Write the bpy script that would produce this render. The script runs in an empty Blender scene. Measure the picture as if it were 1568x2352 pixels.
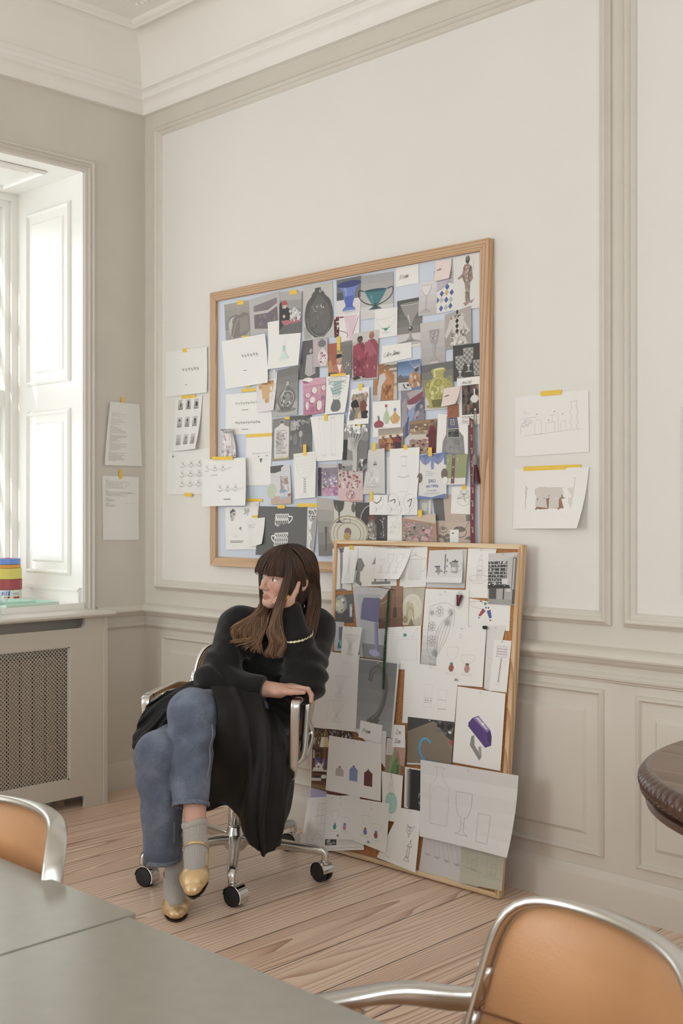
import bpy, bmesh, math, random
import numpy as np
from mathutils import Vector, Matrix, noise
PI = math.pi
SC = bpy.context.scene
COL = SC.collection
random.seed(7)

# ------------------------------------------------------------------ camera
cam_d = bpy.data.cameras.new('camera'); cam = bpy.data.objects.new('camera', cam_d); COL.objects.link(cam)
cam.location = (4.5200, -3.3120, 1.31)
cam.rotation_euler = (math.radians(90), 0, math.radians(44.24))
cam_d.sensor_fit = 'AUTO'; cam_d.sensor_width = 36.0
cam_d.lens = 2687.0 / 2352.0 * 36.0
cam_d.shift_y = -13.0 / 2352.0
cam_d.clip_start = 0.02
cam_d.dof.use_dof = True; cam_d.dof.focus_distance = 4.0; cam_d.dof.aperture_fstop = 9.0
SC.camera = cam

# ------------------------------------------------------------------ light
def s2l(c):
    return c / 12.92 if c <= 0.04045 else ((c + 0.055) / 1.055) ** 2.4
def hexc(h):
    h = h.lstrip('#')
    return tuple(s2l(int(h[i:i + 2], 16) / 255) for i in (0, 2, 4))
world = bpy.data.worlds.new('world'); SC.world = world; world.use_nodes = True
bg = world.node_tree.nodes['Background']
bg.inputs[0].default_value = (0.945, 0.97, 1.0, 1); bg.inputs[1].default_value = 4.2
def area(name, loc, rot, sx, sy, power, col=(1, 1, 1)):
    d = bpy.data.lights.new(name, 'AREA'); d.shape = 'RECTANGLE'; d.size = sx; d.size_y = sy; d.energy = power; d.color = col
    o = bpy.data.objects.new(name, d); o.location = loc; o.rotation_euler = rot; COL.objects.link(o); return o
DAY = (0.855, 0.943, 1.0)
# daylight in the three tall windows of the left wall; the others are added fill
area('daylight_near_window', (-1.7, -1.0, 1.95), (0, math.radians(-90), 0), 2.6, 2.4, 22, DAY)
area('daylight_middle_window', (-0.10, -2.75, 1.86), (0, math.radians(-90), 0), 1.9, 1.2, 135, DAY)
area('daylight_far_window', (-0.10, -4.75, 1.86), (0, math.radians(-90), 0), 1.9, 1.2, 80, DAY)
area('fill_behind_camera', (1.0, -6.15, 1.86), (math.radians(90), 0, 0), 1.3, 1.9, 84, DAY)  # added fill that brightens the back wall; the front wall has no window
area('fill_behind_camera_far', (4.6, -6.15, 1.86), (math.radians(90), 0, 0), 1.3, 1.9, 40, DAY)  # second added fill panel on the closed camera side
area('fill_right', (5.9, -3.6, 1.7), (0, math.radians(90), 0), 2.2, 2.6, 70, DAY)  # soft fill added to lift the left wall, no opening on this side
sun_d = bpy.data.lights.new('sun', 'SUN'); sun_d.energy = 6.0; sun_d.angle = math.radians(0.6); sun_d.color = (1.0, 0.95, 0.87)
sun = bpy.data.objects.new('sun', sun_d); COL.objects.link(sun)
sun.rotation_euler = Vector((0.22, 0.78, -0.55)).to_track_quat('-Z', 'Y').to_euler()
vs = SC.view_settings
vs.view_transform = 'Standard'; vs.look = 'None'; vs.exposure = -0.26; vs.gamma = 1.0; vs.use_curve_mapping = False
SC.cycles.max_bounces = 9; SC.cycles.diffuse_bounces = 6; SC.cycles.glossy_bounces = 4
SC.cycles.transparent_max_bounces = 12; SC.cycles.sample_clamp_indirect = 4.0
SC.cycles.caustics_reflective = False; SC.cycles.caustics_refractive = False

# ------------------------------------------------------------------ materials
MATS = {}
def mat(name, col=None, rough=0.5, metal=0.0, bump=0.0, bscale=40.0, var=0.0, vscale=3.0, spec=0.5, sheen=0.0, coat=0.0):
    """plain procedural surface: a base colour with a little noise in colour and relief"""
    if name in MATS: return MATS[name]
    m = bpy.data.materials.new(name); m.use_nodes = True
    nt = m.node_tree; b = nt.nodes['Principled BSDF']
    c = hexc(col) if isinstance(col, str) else col
    b.inputs['Base Color'].default_value = (*c, 1); b.inputs['Roughness'].default_value = rough
    b.inputs['Metallic'].default_value = metal; b.inputs['Specular IOR Level'].default_value = spec
    if sheen: b.inputs['Sheen Weight'].default_value = sheen; b.inputs['Sheen Roughness'].default_value = 0.5
    if coat: b.inputs['Coat Weight'].default_value = coat; b.inputs['Coat Roughness'].default_value = 0.15
    tc = nt.nodes.new('ShaderNodeTexCoord')
    if var:
        n = nt.nodes.new('ShaderNodeTexNoise'); n.inputs['Scale'].default_value = vscale; n.inputs['Detail'].default_value = 4
        nt.links.new(tc.outputs['Object'], n.inputs['Vector'])
        r = nt.nodes.new('ShaderNodeValToRGB')
        r.color_ramp.elements[0].position = 0.3; r.color_ramp.elements[1].position = 0.7
        r.color_ramp.elements[0].color = (*[max(0, x * (1 - var)) for x in c], 1)
        r.color_ramp.elements[1].color = (*[min(1, x * (1 + var)) for x in c], 1)
        nt.links.new(n.outputs['Fac'], r.inputs['Fac']); nt.links.new(r.outputs['Color'], b.inputs['Base Color'])
    if bump:
        n2 = nt.nodes.new('ShaderNodeTexNoise'); n2.inputs['Scale'].default_value = bscale; n2.inputs['Detail'].default_value = 5
        nt.links.new(tc.outputs['Object'], n2.inputs['Vector'])
        bp = nt.nodes.new('ShaderNodeBump'); bp.inputs['Strength'].default_value = bump; bp.inputs['Distance'].default_value = 0.002
        nt.links.new(n2.outputs['Fac'], bp.inputs['Height']); nt.links.new(bp.outputs['Normal'], b.inputs['Normal'])
    MATS[name] = m; return m
def nmath(nt, op, a, b=None, clamp=False):
    n = nt.nodes.new('ShaderNodeMath'); n.operation = op; n.use_clamp = clamp
    for i, v in enumerate((a, b)):
        if v is None: continue
        if isinstance(v, (int, float)): n.inputs[i].default_value = v
        else: nt.links.new(v, n.inputs[i])
    return n.outputs[0]
def ramp(nt, fac, stops):
    r = nt.nodes.new('ShaderNodeValToRGB'); e = r.color_ramp.elements
    while len(e) < len(stops): e.new(0.5)
    for k, (p, c) in enumerate(stops):
        e[k].position = p; e[k].color = (*(hexc(c) if isinstance(c, str) else c), 1)
    nt.links.new(fac, r.inputs['Fac']); return r.outputs['Color']

def wood_mat(name, axis, light, mid, dark, plank=0.0, offset=0.0, freq=26.0, rough=0.5, knots=True, coat=0.0):
    """sawn timber: growth rings cut along AXIS (0 x, 1 y, 2 z); PLANK > 0 splits it in boards with dark seams"""
    m = bpy.data.materials.new(name); m.use_nodes = True; nt = m.node_tree; b = nt.nodes['Principled BSDF']
    tc = nt.nodes.new('ShaderNodeTexCoord'); sp = nt.nodes.new('ShaderNodeSeparateXYZ'); nt.links.new(tc.outputs['Object'], sp.inputs[0])
    o = [sp.outputs[i] for i in range(3)]
    along = o[axis]; across = o[0] if axis != 0 else o[1]; third = o[2] if axis != 2 else o[1]
    if plank:
        q = nmath(nt, 'DIVIDE', nmath(nt, 'SUBTRACT', across, offset), plank)
        idx = nmath(nt, 'FLOOR', q); fr = nmath(nt, 'SUBTRACT', q, idx)
        wn = nt.nodes.new('ShaderNodeTexWhiteNoise'); wn.noise_dimensions = '1D'; nt.links.new(idx, wn.inputs['W'])
        rnd = wn.outputs['Value']
        loc = nmath(nt, 'MULTIPLY', nmath(nt, 'SUBTRACT', fr, nmath(nt, 'ADD', nmath(nt, 'MULTIPLY', rnd, 0.8), 0.1)), plank)
        shift = nmath(nt, 'MULTIPLY', rnd, 37.0)
    else:
        loc = across; rnd = None; shift = None
    al = nmath(nt, 'ADD', along, shift) if shift is not None else along
    cv = nt.nodes.new('ShaderNodeCombineXYZ')
    nt.links.new(nmath(nt, 'MULTIPLY', loc, 5.0), cv.inputs[0]); nt.links.new(nmath(nt, 'MULTIPLY', al, 0.42), cv.inputs[1])
    nt.links.new(nmath(nt, 'MULTIPLY', third, 5.0), cv.inputs[2])
    n1 = nt.nodes.new('ShaderNodeTexNoise'); n1.inputs['Scale'].default_value = 1.0; n1.inputs['Detail'].default_value = 1.2; n1.inputs['Roughness'].default_value = 0.4
    nt.links.new(cv.outputs[0], n1.inputs['Vector'])
    # ring coordinate
    ring = nmath(nt, 'ADD', nmath(nt, 'MULTIPLY', nmath(nt, 'ABSOLUTE', loc), 2.0), nmath(nt, 'MULTIPLY', n1.outputs['Fac'], 0.75))
    if axis == 2 or not plank: ring = nmath(nt, 'ADD', ring, nmath(nt, 'MULTIPLY', third, 1.5))
    ph = nmath(nt, 'FRACT', nmath(nt, 'MULTIPLY', ring, freq))
    line = nmath(nt, 'POWER', ph, 2.0)
    # fine fibres
    cv2 = nt.nodes.new('ShaderNodeCombineXYZ')
    nt.links.new(nmath(nt, 'MULTIPLY', across, 260.0), cv2.inputs[0]); nt.links.new(nmath(nt, 'MULTIPLY', al, 7.0), cv2.inputs[1]); nt.links.new(nmath(nt, 'MULTIPLY', third, 260.0), cv2.inputs[2])
    n2 = nt.nodes.new('ShaderNodeTexNoise'); n2.inputs['Scale'].default_value = 1.0; n2.inputs['Detail'].default_value = 2
    nt.links.new(cv2.outputs[0], n2.inputs['Vector'])
    f = nmath(nt, 'ADD', nmath(nt, 'MULTIPLY', line, 0.72), nmath(nt, 'MULTIPLY', n2.outputs['Fac'], 0.38), True)
    n3 = nt.nodes.new('ShaderNodeTexNoise'); n3.inputs['Scale'].default_value = 0.8; nt.links.new(cv.outputs[0], n3.inputs['Vector'])
    f = nmath(nt, 'ADD', f, nmath(nt, 'MULTIPLY', nmath(nt, 'SUBTRACT', n3.outputs['Fac'], 0.5), 0.5), True)
    if rnd is not None: f = nmath(nt, 'ADD', f, nmath(nt, 'MULTIPLY', nmath(nt, 'SUBTRACT', rnd, 0.5), 0.26), True)
    colr = ramp(nt, f, [(0.08, light), (0.5, mid), (0.98, dark)])
    if knots:
        vo = nt.nodes.new('ShaderNodeTexVoronoi'); vo.inputs['Scale'].default_value = 1.0; vo.inputs['Randomness'].default_value = 1.0
        cv3 = nt.nodes.new('ShaderNodeCombineXYZ')
        nt.links.new(nmath(nt, 'MULTIPLY', across, 4.6), cv3.inputs[0]); nt.links.new(nmath(nt, 'MULTIPLY', al, 2.4), cv3.inputs[1])
        nt.links.new(cv3.outputs[0], vo.inputs['Vector'])
        kn = nmath(nt, 'SUBTRACT', 1.0, nmath(nt, 'MULTIPLY', vo.outputs['Distance'], 13.0), True)
        mx = nt.nodes.new('ShaderNodeMix'); mx.data_type = 'RGBA'
        nt.links.new(nmath(nt, 'MULTIPLY', kn, 1.5, True), mx.inputs['Factor']); nt.links.new(colr, mx.inputs[6]); mx.inputs[7].default_value = (*hexc('#5b3a2b'), 1)
        colr = mx.outputs[2]
    if plank:
        e = nmath(nt, 'MINIMUM', fr, nmath(nt, 'SUBTRACT', 1.0, fr))
        gap = nmath(nt, 'LESS_THAN', e, 0.0105)
        mx = nt.nodes.new('ShaderNodeMix'); mx.data_type = 'RGBA'
        nt.links.new(nmath(nt, 'MULTIPLY', gap, 0.95), mx.inputs['Factor']); nt.links.new(colr, mx.inputs[6]); mx.inputs[7].default_value = (*hexc('#3a2a20'), 1)
        colr = mx.outputs[2]
        bp = nt.nodes.new('ShaderNodeBump'); bp.inputs['Strength'].default_value = 0.35; bp.inputs['Distance'].default_value = 0.003
        nt.links.new(nmath(nt, 'SUBTRACT', nmath(nt, 'MULTIPLY', f, -0.12), nmath(nt, 'MULTIPLY', gap, 0.9)), bp.inputs['Height']); nt.links.new(bp.outputs['Normal'], b.inputs['Normal'])
    nt.links.new(colr, b.inputs['Base Color']); b.inputs['Roughness'].default_value = rough
    if coat: b.inputs['Coat Weight'].default_value = coat; b.inputs['Coat Roughness'].default_value = 0.2
    MATS[name] = m; return m

def glass_mat():
    m = bpy.data.materials.new('clear_glass'); m.use_nodes = True; nt = m.node_tree
    for n in list(nt.nodes):
        if n.type != 'OUTPUT_MATERIAL': nt.nodes.remove(n)
    out = nt.nodes['Material Output']
    t = nt.nodes.new('ShaderNodeBsdfTransparent'); g = nt.nodes.new('ShaderNodeBsdfGlossy'); g.inputs['Roughness'].default_value = 0.03
    t.inputs['Color'].default_value = (0.94, 0.955, 0.95, 1)
    fr = nt.nodes.new('ShaderNodeFresnel'); fr.inputs['IOR'].default_value = 1.5
    mx = nt.nodes.new('ShaderNodeMixShader'); ge = nt.nodes.new('ShaderNodeNewGeometry')
    nt.links.new(nmath(nt, 'MULTIPLY', fr.outputs[0], nmath(nt, 'SUBTRACT', 1.0, ge.outputs['Backfacing'])), mx.inputs[0]); nt.links.new(t.outputs[0], mx.inputs[1]); nt.links.new(g.outputs[0], mx.inputs[2]); nt.links.new(mx.outputs[0], out.inputs[0])
    MATS['clear_glass'] = m; return m

GLASS = glass_mat()
PAINT = mat('greige_paint', '#d5cfc5', 0.42, bump=0.25, bscale=25, var=0.02, vscale=6)
FIELD = mat('pale_wall_paint', '#e5e2dd', 0.6, bump=0.3, bscale=60, var=0.012, vscale=2)
PLASTER = mat('plaster_white', '#efebe5', 0.7, bump=0.25, bscale=18, var=0.015, vscale=4)
GLOSSW = mat('white_gloss_paint', '#efede8', 0.28, bump=0.12, bscale=30)
FLOORM = wood_mat('pine_floor', 1, '#f0d8c4', '#dfc0a8', '#ad8570', plank=0.21, offset=1.86, freq=24.0, rough=0.31)
OAK = wood_mat('oak', 0, '#d2b190', '#bd9a78', '#98734f', freq=45.0, rough=0.5, knots=False)
OAKV = wood_mat('oak_upright', 2, '#d2b190', '#bd9a78', '#98734f', freq=45.0, rough=0.5, knots=False)
PINE = wood_mat('pale_pine', 0, '#e6d2b4', '#dcc29d', '#c29f74', freq=30.0, rough=0.5, knots=False)
PINEV = wood_mat('pale_pine_upright', 2, '#e0c6a2', '#cda981', '#ac8158', freq=30.0, rough=0.5, knots=False)
WALNUT = wood_mat('dark_walnut', 0, '#8d7764', '#7e6857', '#66503f', freq=16.0, rough=0.38, knots=False)
MAHOG = mat('carved_mahogany', '#4a2c20', 0.28, var=0.25, vscale=20, coat=0.4)
ALU = mat('polished_aluminium', '#d2d0cb', 0.24, 1.0, bump=0.02, bscale=80)
CHROME = mat('chrome', '#dcdbd8', 0.08, 1.0)
LEATHER = mat('tan_leather', '#bd8b60', 0.36, bump=0.18, bscale=220, var=0.10, vscale=5)
LEATHERD = mat('tan_leather_seam', '#7a4c2a', 0.6)
BLACKP = mat('black_plastic', '#151514', 0.45)
LINO = mat('grey_linoleum', '#918d82', 0.17, bump=0.05, bscale=70, var=0.03, vscale=30, spec=1.0)
TABLEEDGE = mat('table_edge', '#4e483c', 0.5)
STEELD = mat('dark_steel', '#3b3a37', 0.4, 0.8)
TAPEM = mat('washi_tape', '#ecc64f', 0.55, var=0.04, vscale=60)

# ------------------------------------------------------------------ mesh helpers
def obj(name, bm, m, parent=None, smooth=False):
    me = bpy.data.meshes.new(name)
    if isinstance(bm, tuple):
        v, f = bm[0], bm[1]
        me.from_pydata([tuple(p) for p in v], [], [tuple(q) for q in f])
    else:
        bm.normal_update(); bm.to_mesh(me); bm.free()
    for x in (m if isinstance(m, (list, tuple)) else [m]): me.materials.append(x)
    if smooth:
        for p in me.polygons: p.use_smooth = True
    o = bpy.data.objects.new(name, me); COL.objects.link(o)
    if parent is not None: o.parent = parent
    return o
def empty(name, loc=(0, 0, 0), rz=0.0):
    o = bpy.data.objects.new(name, None); COL.objects.link(o); o.location = loc; o.rotation_euler = (0, 0, rz); o.empty_display_size = 0.1; return o
def tag(o, label, cat, group=None):
    o['label'] = label; o['category'] = cat
    if group: o['group'] = group
    return o
def struct(o): o['kind'] = 'structure'; return o
def smooth_angle(o, deg=40):
    me = o.data
    for p in me.polygons: p.use_smooth = True
    me.set_sharp_from_angle(angle=math.radians(deg)); return o
def bevel(bm, w, seg=2, ang=30):
    ed = [e for e in bm.edges if len(e.link_faces) == 2 and e.calc_face_angle(0) > math.radians(ang)]
    bmesh.ops.bevel(bm, geom=ed, offset=w, segments=seg, affect='EDGES', profile=0.5, clamp_overlap=True); return bm
def box(bm, x0, x1, y0, y1, z0, z1):
    v = [bm.verts.new((x, y, z)) for z in (z0, z1) for y in (y0, y1) for x in (x0, x1)]
    for f in ((0, 2, 3, 1), (4, 5, 7, 6), (0, 1, 5, 4), (2, 6, 7, 3), (0, 4, 6, 2), (1, 3, 7, 5)): bm.faces.new([v[i] for i in f])
    return v
def boxes(*bs, bev=0.0, seg=2):
    bm = bmesh.new()
    for b in bs: box(bm, *b)
    if bev: bevel(bm, bev, seg)
    return bm
def lathe(bm, prof, n=48, cx=0, cy=0, cz=0, caps=True, rfun=None):
    rings = []
    for (r, z) in prof:
        rings.append([bm.verts.new((cx + (r if rfun is None else rfun(r, z, 2 * PI * k / n)) * math.cos(2 * PI * k / n),
                                    cy + (r if rfun is None else rfun(r, z, 2 * PI * k / n)) * math.sin(2 * PI * k / n), cz + z)) for k in range(n)])
    for a, b in zip(rings, rings[1:]):
        for k in range(n): bm.faces.new((a[k], a[(k + 1) % n], b[(k + 1) % n], b[k]))
    if caps:
        bm.faces.new(list(reversed(rings[0]))); bm.faces.new(rings[-1])
    return bm
def spline(pts, n):
    """Catmull-Rom through pts, n samples in all"""
    P = np.array(pts, float); m = len(P)
    if m == 2: return [tuple(P[0] + (P[1] - P[0]) * t) for t in np.linspace(0, 1, n)]
    E = np.vstack([2 * P[0] - P[1], P, 2 * P[-1] - P[-2]]); out = []
    for t in np.linspace(0, m - 1 - 1e-9, n):
        i = int(t); u = t - i; a, b, c, d = E[i:i + 4]
        out.append(tuple(0.5 * (2 * b + (c - a) * u + (2 * a - 5 * b + 4 * c - d) * u * u + (3 * b - a - 3 * c + d) * u ** 3)))
    return out
def sweep(bm, path, sec, up=(0, 0, 1), closed=False, caps=True, scale=None, ups=None):
    """sweep the closed 2-D section SEC (list of (a,b): a sideways, b along up) along PATH"""
    P = [Vector(p) for p in path]; n = len(P); rings = []
    for i in range(n):
        if closed: t = P[(i + 1) % n] - P[i - 1]
        else: t = P[min(i + 1, n - 1)] - P[max(i - 1, 0)]
        t.normalize(); u = Vector(ups[i] if ups else up); s = t.cross(u)
        if s.length < 1e-5: s = t.cross(Vector((1, 0, 0.01)))
        s.normalize(); u = s.cross(t).normalized(); k = scale[i] if scale else 1.0
        ka, kb = k if isinstance(k, tuple) else (k, k)
        rings.append([bm.verts.new(P[i] + s * a * ka + u * b * kb) for a, b in sec])
    m = len(sec)
    for i in range(n if closed else n - 1):
        a, b = rings[i], rings[(i + 1) % n]
        for k in range(m): bm.faces.new((a[k], a[(k + 1) % m], b[(k + 1) % m], b[k]))
    if caps and not closed:
        bm.faces.new(list(reversed(rings[0]))); bm.faces.new(rings[-1])
    return bm
def circ(r, n=12, ry=None): return [(r * math.cos(2 * PI * k / n), (ry or r) * math.sin(2 * PI * k / n)) for k in range(n)]
def rrect(w, h, r, n=4):
    out = []
    for (cx, cy, a0) in ((w / 2 - r, h / 2 - r, 0), (-w / 2 + r, h / 2 - r, 90), (-w / 2 + r, -h / 2 + r, 180), (w / 2 - r, -h / 2 + r, 270)):
        for k in range(n): a = math.radians(a0 + 90 * k / (n - 1)); out.append((cx + r * math.cos(a), cy + r * math.sin(a)))
    return out
def tube(bm, path, r, n=10, up=(0, 0, 1), scale=None): return sweep(bm, path, circ(r, n), up, scale=scale)
# ------------------------------------------------------------------ the room
ZC = 3.45
struct(obj('floor', boxes((-0.9, 6.0, -6.2, 0.3, -0.05, 0.0)), FLOORM))
struct(obj('ceiling', boxes((-0.9, 6.0, -6.2, 0.3, ZC, ZC + 0.1)), PLASTER))
struct(obj('wall_back', boxes((-0.9, 6.0, 0.0, 0.3, 0, ZC)), PAINT))
W1 = (-1.56, -0.341, 0.868, 2.82)   # the window recess in the left wall: y0, y1, z0, z1
bm = boxes((-0.72, 0, W1[1], 0, 0, ZC), (-0.72, 0, W1[0], W1[1], 0, W1[2]), (-0.72, 0, W1[0], W1[1], W1[3], ZC), (-0.72, 0, -6.2, W1[0], 0, ZC))
struct(obj('wall_left', bm, PAINT))
struct(obj('wall_right', boxes((6.0, 6.2, -6.2, 0.3, 0, ZC)), PAINT))
struct(obj('wall_front', boxes((-0.9, 6.2, -6.4, -6.2, 0, ZC)), PAINT))

def rect_moulding(bm, plane, r, prof):
    """mitred frame; r = (a0, a1, z0, z1) outer edge; prof = [(inset, height off the wall)]; plane 'B' back wall, 'L' left wall, 'J' the jamb y=W1[1], 'S' the soffit"""
    def P(a, z, h):
        return {'B': (a, -h, z), 'L': (h, a, z), 'J': (a, W1[1] - h, z), 'S': (z, a, W1[3] - h)}[plane]
    rings = []
    for o, h in prof:
        a0, a1, z0, z1 = r[0] + o, r[1] - o, r[2] + o, r[3] - o
        rings.append([bm.verts.new(P(a, z, h)) for a, z in ((a0, z0), (a1, z0), (a1, z1), (a0, z1))])
    for A, B in zip(rings, rings[1:]):
        for k in range(4): bm.faces.new((A[k], A[(k + 1) % 4], B[(k + 1) % 4], B[k]))
    return rings
def arc(o0, h0, o1, h1, bul, n=5):
    return [(o0 + (o1 - o0) * t + bul * math.sin(PI * t) * 0.0, h0 + (h1 - h0) * t + bul * math.sin(PI * t)) for t in [k / n for k in range(n + 1)]]
BOLECTION = [(0, 0), (0, 0.010), (0.004, 0.014)] + arc(0.006, 0.016, 0.026, 0.020, 0.010) + [(0.028, 0.014), (0.032, 0.012)] + arc(0.033, 0.011, 0.044, 0.003, 0.004) + [(0.047, 0.001)]
def upper_panel(n, r):
    bm = bmesh.new(); rect_moulding(bm, 'B', r, BOLECTION)
    o = smooth_angle(obj('trim_%d' % n, bm, PAINT), 35); struct(o)
    obj('panel_field', boxes((r[0] + 0.04, r[1] - 0.04, -0.002, 0.004, r[2] + 0.04, r[3] - 0.04)), FIELD, o)
upper_panel(1, (0.092, 2.512, 0.925, 3.075))
upper_panel(2, (2.560, 5.2, 0.925, 3.075))

RAISED = [(0, 0), (0.003, 0.008)] + arc(0.004, 0.008, 0.018, 0.006, 0.007) + [(0.020, 0.002), (0.026, -0.004 + 0.0045), (0.030, 0.0005), (0.066, 0.0008), (0.078, 0.010), (0.080, 0.010)]
def raised_panel(name, plane, r, m, prof=RAISED, parent=None):
    bm = bmesh.new(); rg = rect_moulding(bm, plane, r, prof)
    bm.faces.new(rg[-1])
    o = smooth_angle(obj(name, bm, m, parent), 30); o.data.polygons[len(o.data.polygons) - 1].use_smooth = False
    if parent is None: struct(o)
    return o
raised_panel('trim_3', 'B', (0.135, 2.485, 0.168, 0.716), PAINT)
raised_panel('trim_4', 'B', (2.600, 5.1, 0.160, 0.710), PAINT)

def run(bm, prof, plane, a0, a1):
    """horizontal moulding: prof = [(z, height off the wall)], from a0 to a1 along the wall"""
    P = (lambda a, z, h: (a, -h, z)) if plane == 'B' else (lambda a, z, h: (h, a, z))
    A = [bm.verts.new(P(a0, z, h)) for z, h in prof]; B = [bm.verts.new(P(a1, z, h)) for z, h in prof]
    for k in range(len(prof) - 1): bm.faces.new((A[k], B[k], B[k + 1], A[k + 1]))
    bm.faces.new(A); bm.faces.new(list(reversed(B)))
RAIL = [(0.856, 0.0), (0.852, 0.012), (0.846, 0.026), (0.838, 0.036), (0.826, 0.040), (0.819, 0.037), (0.816, 0.026), (0.810, 0.022), (0.800, 0.014), (0.796, 0.006), (0.792, 0.004),
        (0.772, 0.004), (0.768, 0.012), (0.760, 0.018), (0.752, 0.016), (0.748, 0.007), (0.742, 0.004), (0.738, 0.0)]
BASE = [(0.130, 0.0), (0.128, 0.005), (0.118, 0.008), (0.110, 0.015), (0.104, 0.017), (0.098, 0.018), (0.0, 0.018), (0.0, 0.0)]
bm = bmesh.new(); run(bm, RAIL, 'B', 0.0, 2.525)
struct(smooth_angle(obj('trim_5', bm, PAINT), 35))
bm = bmesh.new(); run(bm, [(z, h + 0.006 if h else 0) for z, h in RAIL], 'B', 2.525, 5.99)
struct(smooth_angle(obj('trim_6', bm, PAINT), 35))
bm = bmesh.new(); run(bm, RAIL, 'L', -0.276, 0.0); run(bm, RAIL, 'L', -6.19, -1.64)
struct(smooth_angle(obj('trim_7', bm, PAINT), 35))
bm = bmesh.new(); run(bm, BASE, 'B', 0.0, 5.99); struct(smooth_angle(obj('baseboard_back', bm, PAINT), 35))
bm = bmesh.new(); run(bm, BASE, 'L', -6.19, 0.0); struct(smooth_angle(obj('baseboard_left', bm, PAINT), 35))

# cornice and cove, both walls in one mitred run
CORN = [(0.0, 3.144), (0.026, 3.144), (0.030, 3.150), (0.032, 3.168), (0.036, 3.186), (0.046, 3.196), (0.058, 3.204), (0.060, 3.222), (0.058, 3.226), (0.064, 3.234), (0.078, 3.240), (0.082, 3.252), (0.080, 3.262), (0.070, 3.268)]
CORN += [(0.070 + 0.15 * (1 - math.cos(t)), 3.268 + 0.177 * math.sin(t)) for t in [PI / 2 * k / 10 for k in range(1, 11)]]
CORN += [(0.222, 3.436), (0.226, 3.430), (0.236, 3.428), (0.244, 3.434), (0.252, 3.436), (0.262, 3.442), (0.272, ZC)]
bm = bmesh.new()
A = [bm.verts.new((5.99, -d, z)) for d, z in CORN]; B = [bm.verts.new((d, -d, z)) for d, z in CORN]; Cc = [bm.verts.new((d, -6.19, z)) for d, z in CORN]
for k in range(len(CORN) - 1):
    bm.faces.new((A[k], A[k + 1], B[k + 1], B[k])); bm.faces.new((B[k], B[k + 1], Cc[k + 1], Cc[k]))
struct(smooth_angle(obj('trim_8', bm, PLASTER), 35))
# stucco rosette in the corner of the ceiling field
bm = bmesh.new(); rr = random.Random(3)
def blob(bm, c, r, sz=0.6):
    g = bmesh.ops.create_uvsphere(bm, u_segments=10, v_segments=6, radius=r)
    for v in g['verts']: v.co = Vector((v.co.x, v.co.y, v.co.z * sz)) + Vector(c)
for k in range(26):
    a = rr.uniform(0, 2 * PI); d = rr.uniform(0, 0.085)
    blob(bm, (0.53 + d * math.cos(a), -0.45 + d * math.sin(a), ZC - 0.002), rr.uniform(0.012, 0.024), 0.8)
for k in range(7):
    a = 2 * PI * k / 7
    for q in range(4): blob(bm, (0.53 + (0.09 + 0.02 * q) * math.cos(a + 0.2 * q), -0.45 + (0.09 + 0.02 * q) * math.sin(a + 0.2 * q), ZC), 0.018 - 0.003 * q, 0.8)
struct(obj('trim_9', bm, PLASTER, smooth=True))

# ------------------------------------------------------------------ window
win = struct(empty('window_1', (0, 0, 0)))
CASE = [(0, 0), (0, 0.004), (0.010, 0.006), (0.012, 0.018)] + arc(0.013, 0.018, 0.028, 0.022, 0.006) + [(0.030, 0.016), (0.036, 0.016), (0.038, 0.020), (0.044, 0.022), (0.046, 0.012), (0.056, 0.012), (0.062, 0.012), (0.065, 0.0)]
bm = bmesh.new()
o = 0.065
def case_run(bm):
    rings = []
    for q, h in CASE:
        y1 = W1[1] + o - q; y0 = W1[0] - o + q; z1 = W1[3] + o - q
        rings.append([bm.verts.new((h, y, z)) for y, z in ((y0, 0.0), (y0, z1), (y1, z1), (y1, 0.0))])
    for A, B in zip(rings, rings[1:]):
        for k in range(3): bm.faces.new((A[k], A[k + 1], B[k + 1], B[k]))
case_run(bm)
smooth_angle(obj('casing', bm, PAINT, win), 35)
# recess lining: jambs, soffit and sill, gloss white
XW = -0.56
obj('jamb_lining', boxes((XW, 0.002, W1[1] - 0.004, W1[1] + 0.002, W1[2], W1[3]), (XW, 0.002, W1[0] - 0.002, W1[0] + 0.004, W1[2], W1[3])), GLOSSW, win)
obj('soffit_lining', boxes((XW, 0.002, W1[0], W1[1], W1[3] - 0.003, W1[3] + 0.002)), GLOSSW, win)
obj('window_sill', boxes((XW, 0.012, W1[0], W1[1] - 0.001, 0.845, 0.876), bev=0.006), GLOSSW, win)
SHUT = [(0, 0.005), (0.004, 0.013)] + arc(0.005, 0.013, 0.020, 0.010, 0.006) + [(0.022, 0.004), (0.028, 0.0045), (0.055, 0.005), (0.064, 0.012), (0.066, 0.012)]
for z0, z1 in ((1.883, 2.708), (0.994, 1.760)):
    sh = raised_panel('shutter_panel', 'J', (-0.475, -0.094, z0, z1), GLOSSW, SHUT, win)
raised_panel('soffit_panel', 'S', (W1[0] + 0.12, -0.462, -0.475, -0.10), GLOSSW, SHUT, win)
obj('plinth_block', boxes((XW, -0.008, W1[1] - 0.020, W1[1] - 0.002, 0.876, 0.942), (XW + 0.004, -0.012, W1[1] - 0.026, W1[1] - 0.004, 0.925, 0.936), bev=0.003), GLOSSW, win)
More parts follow.
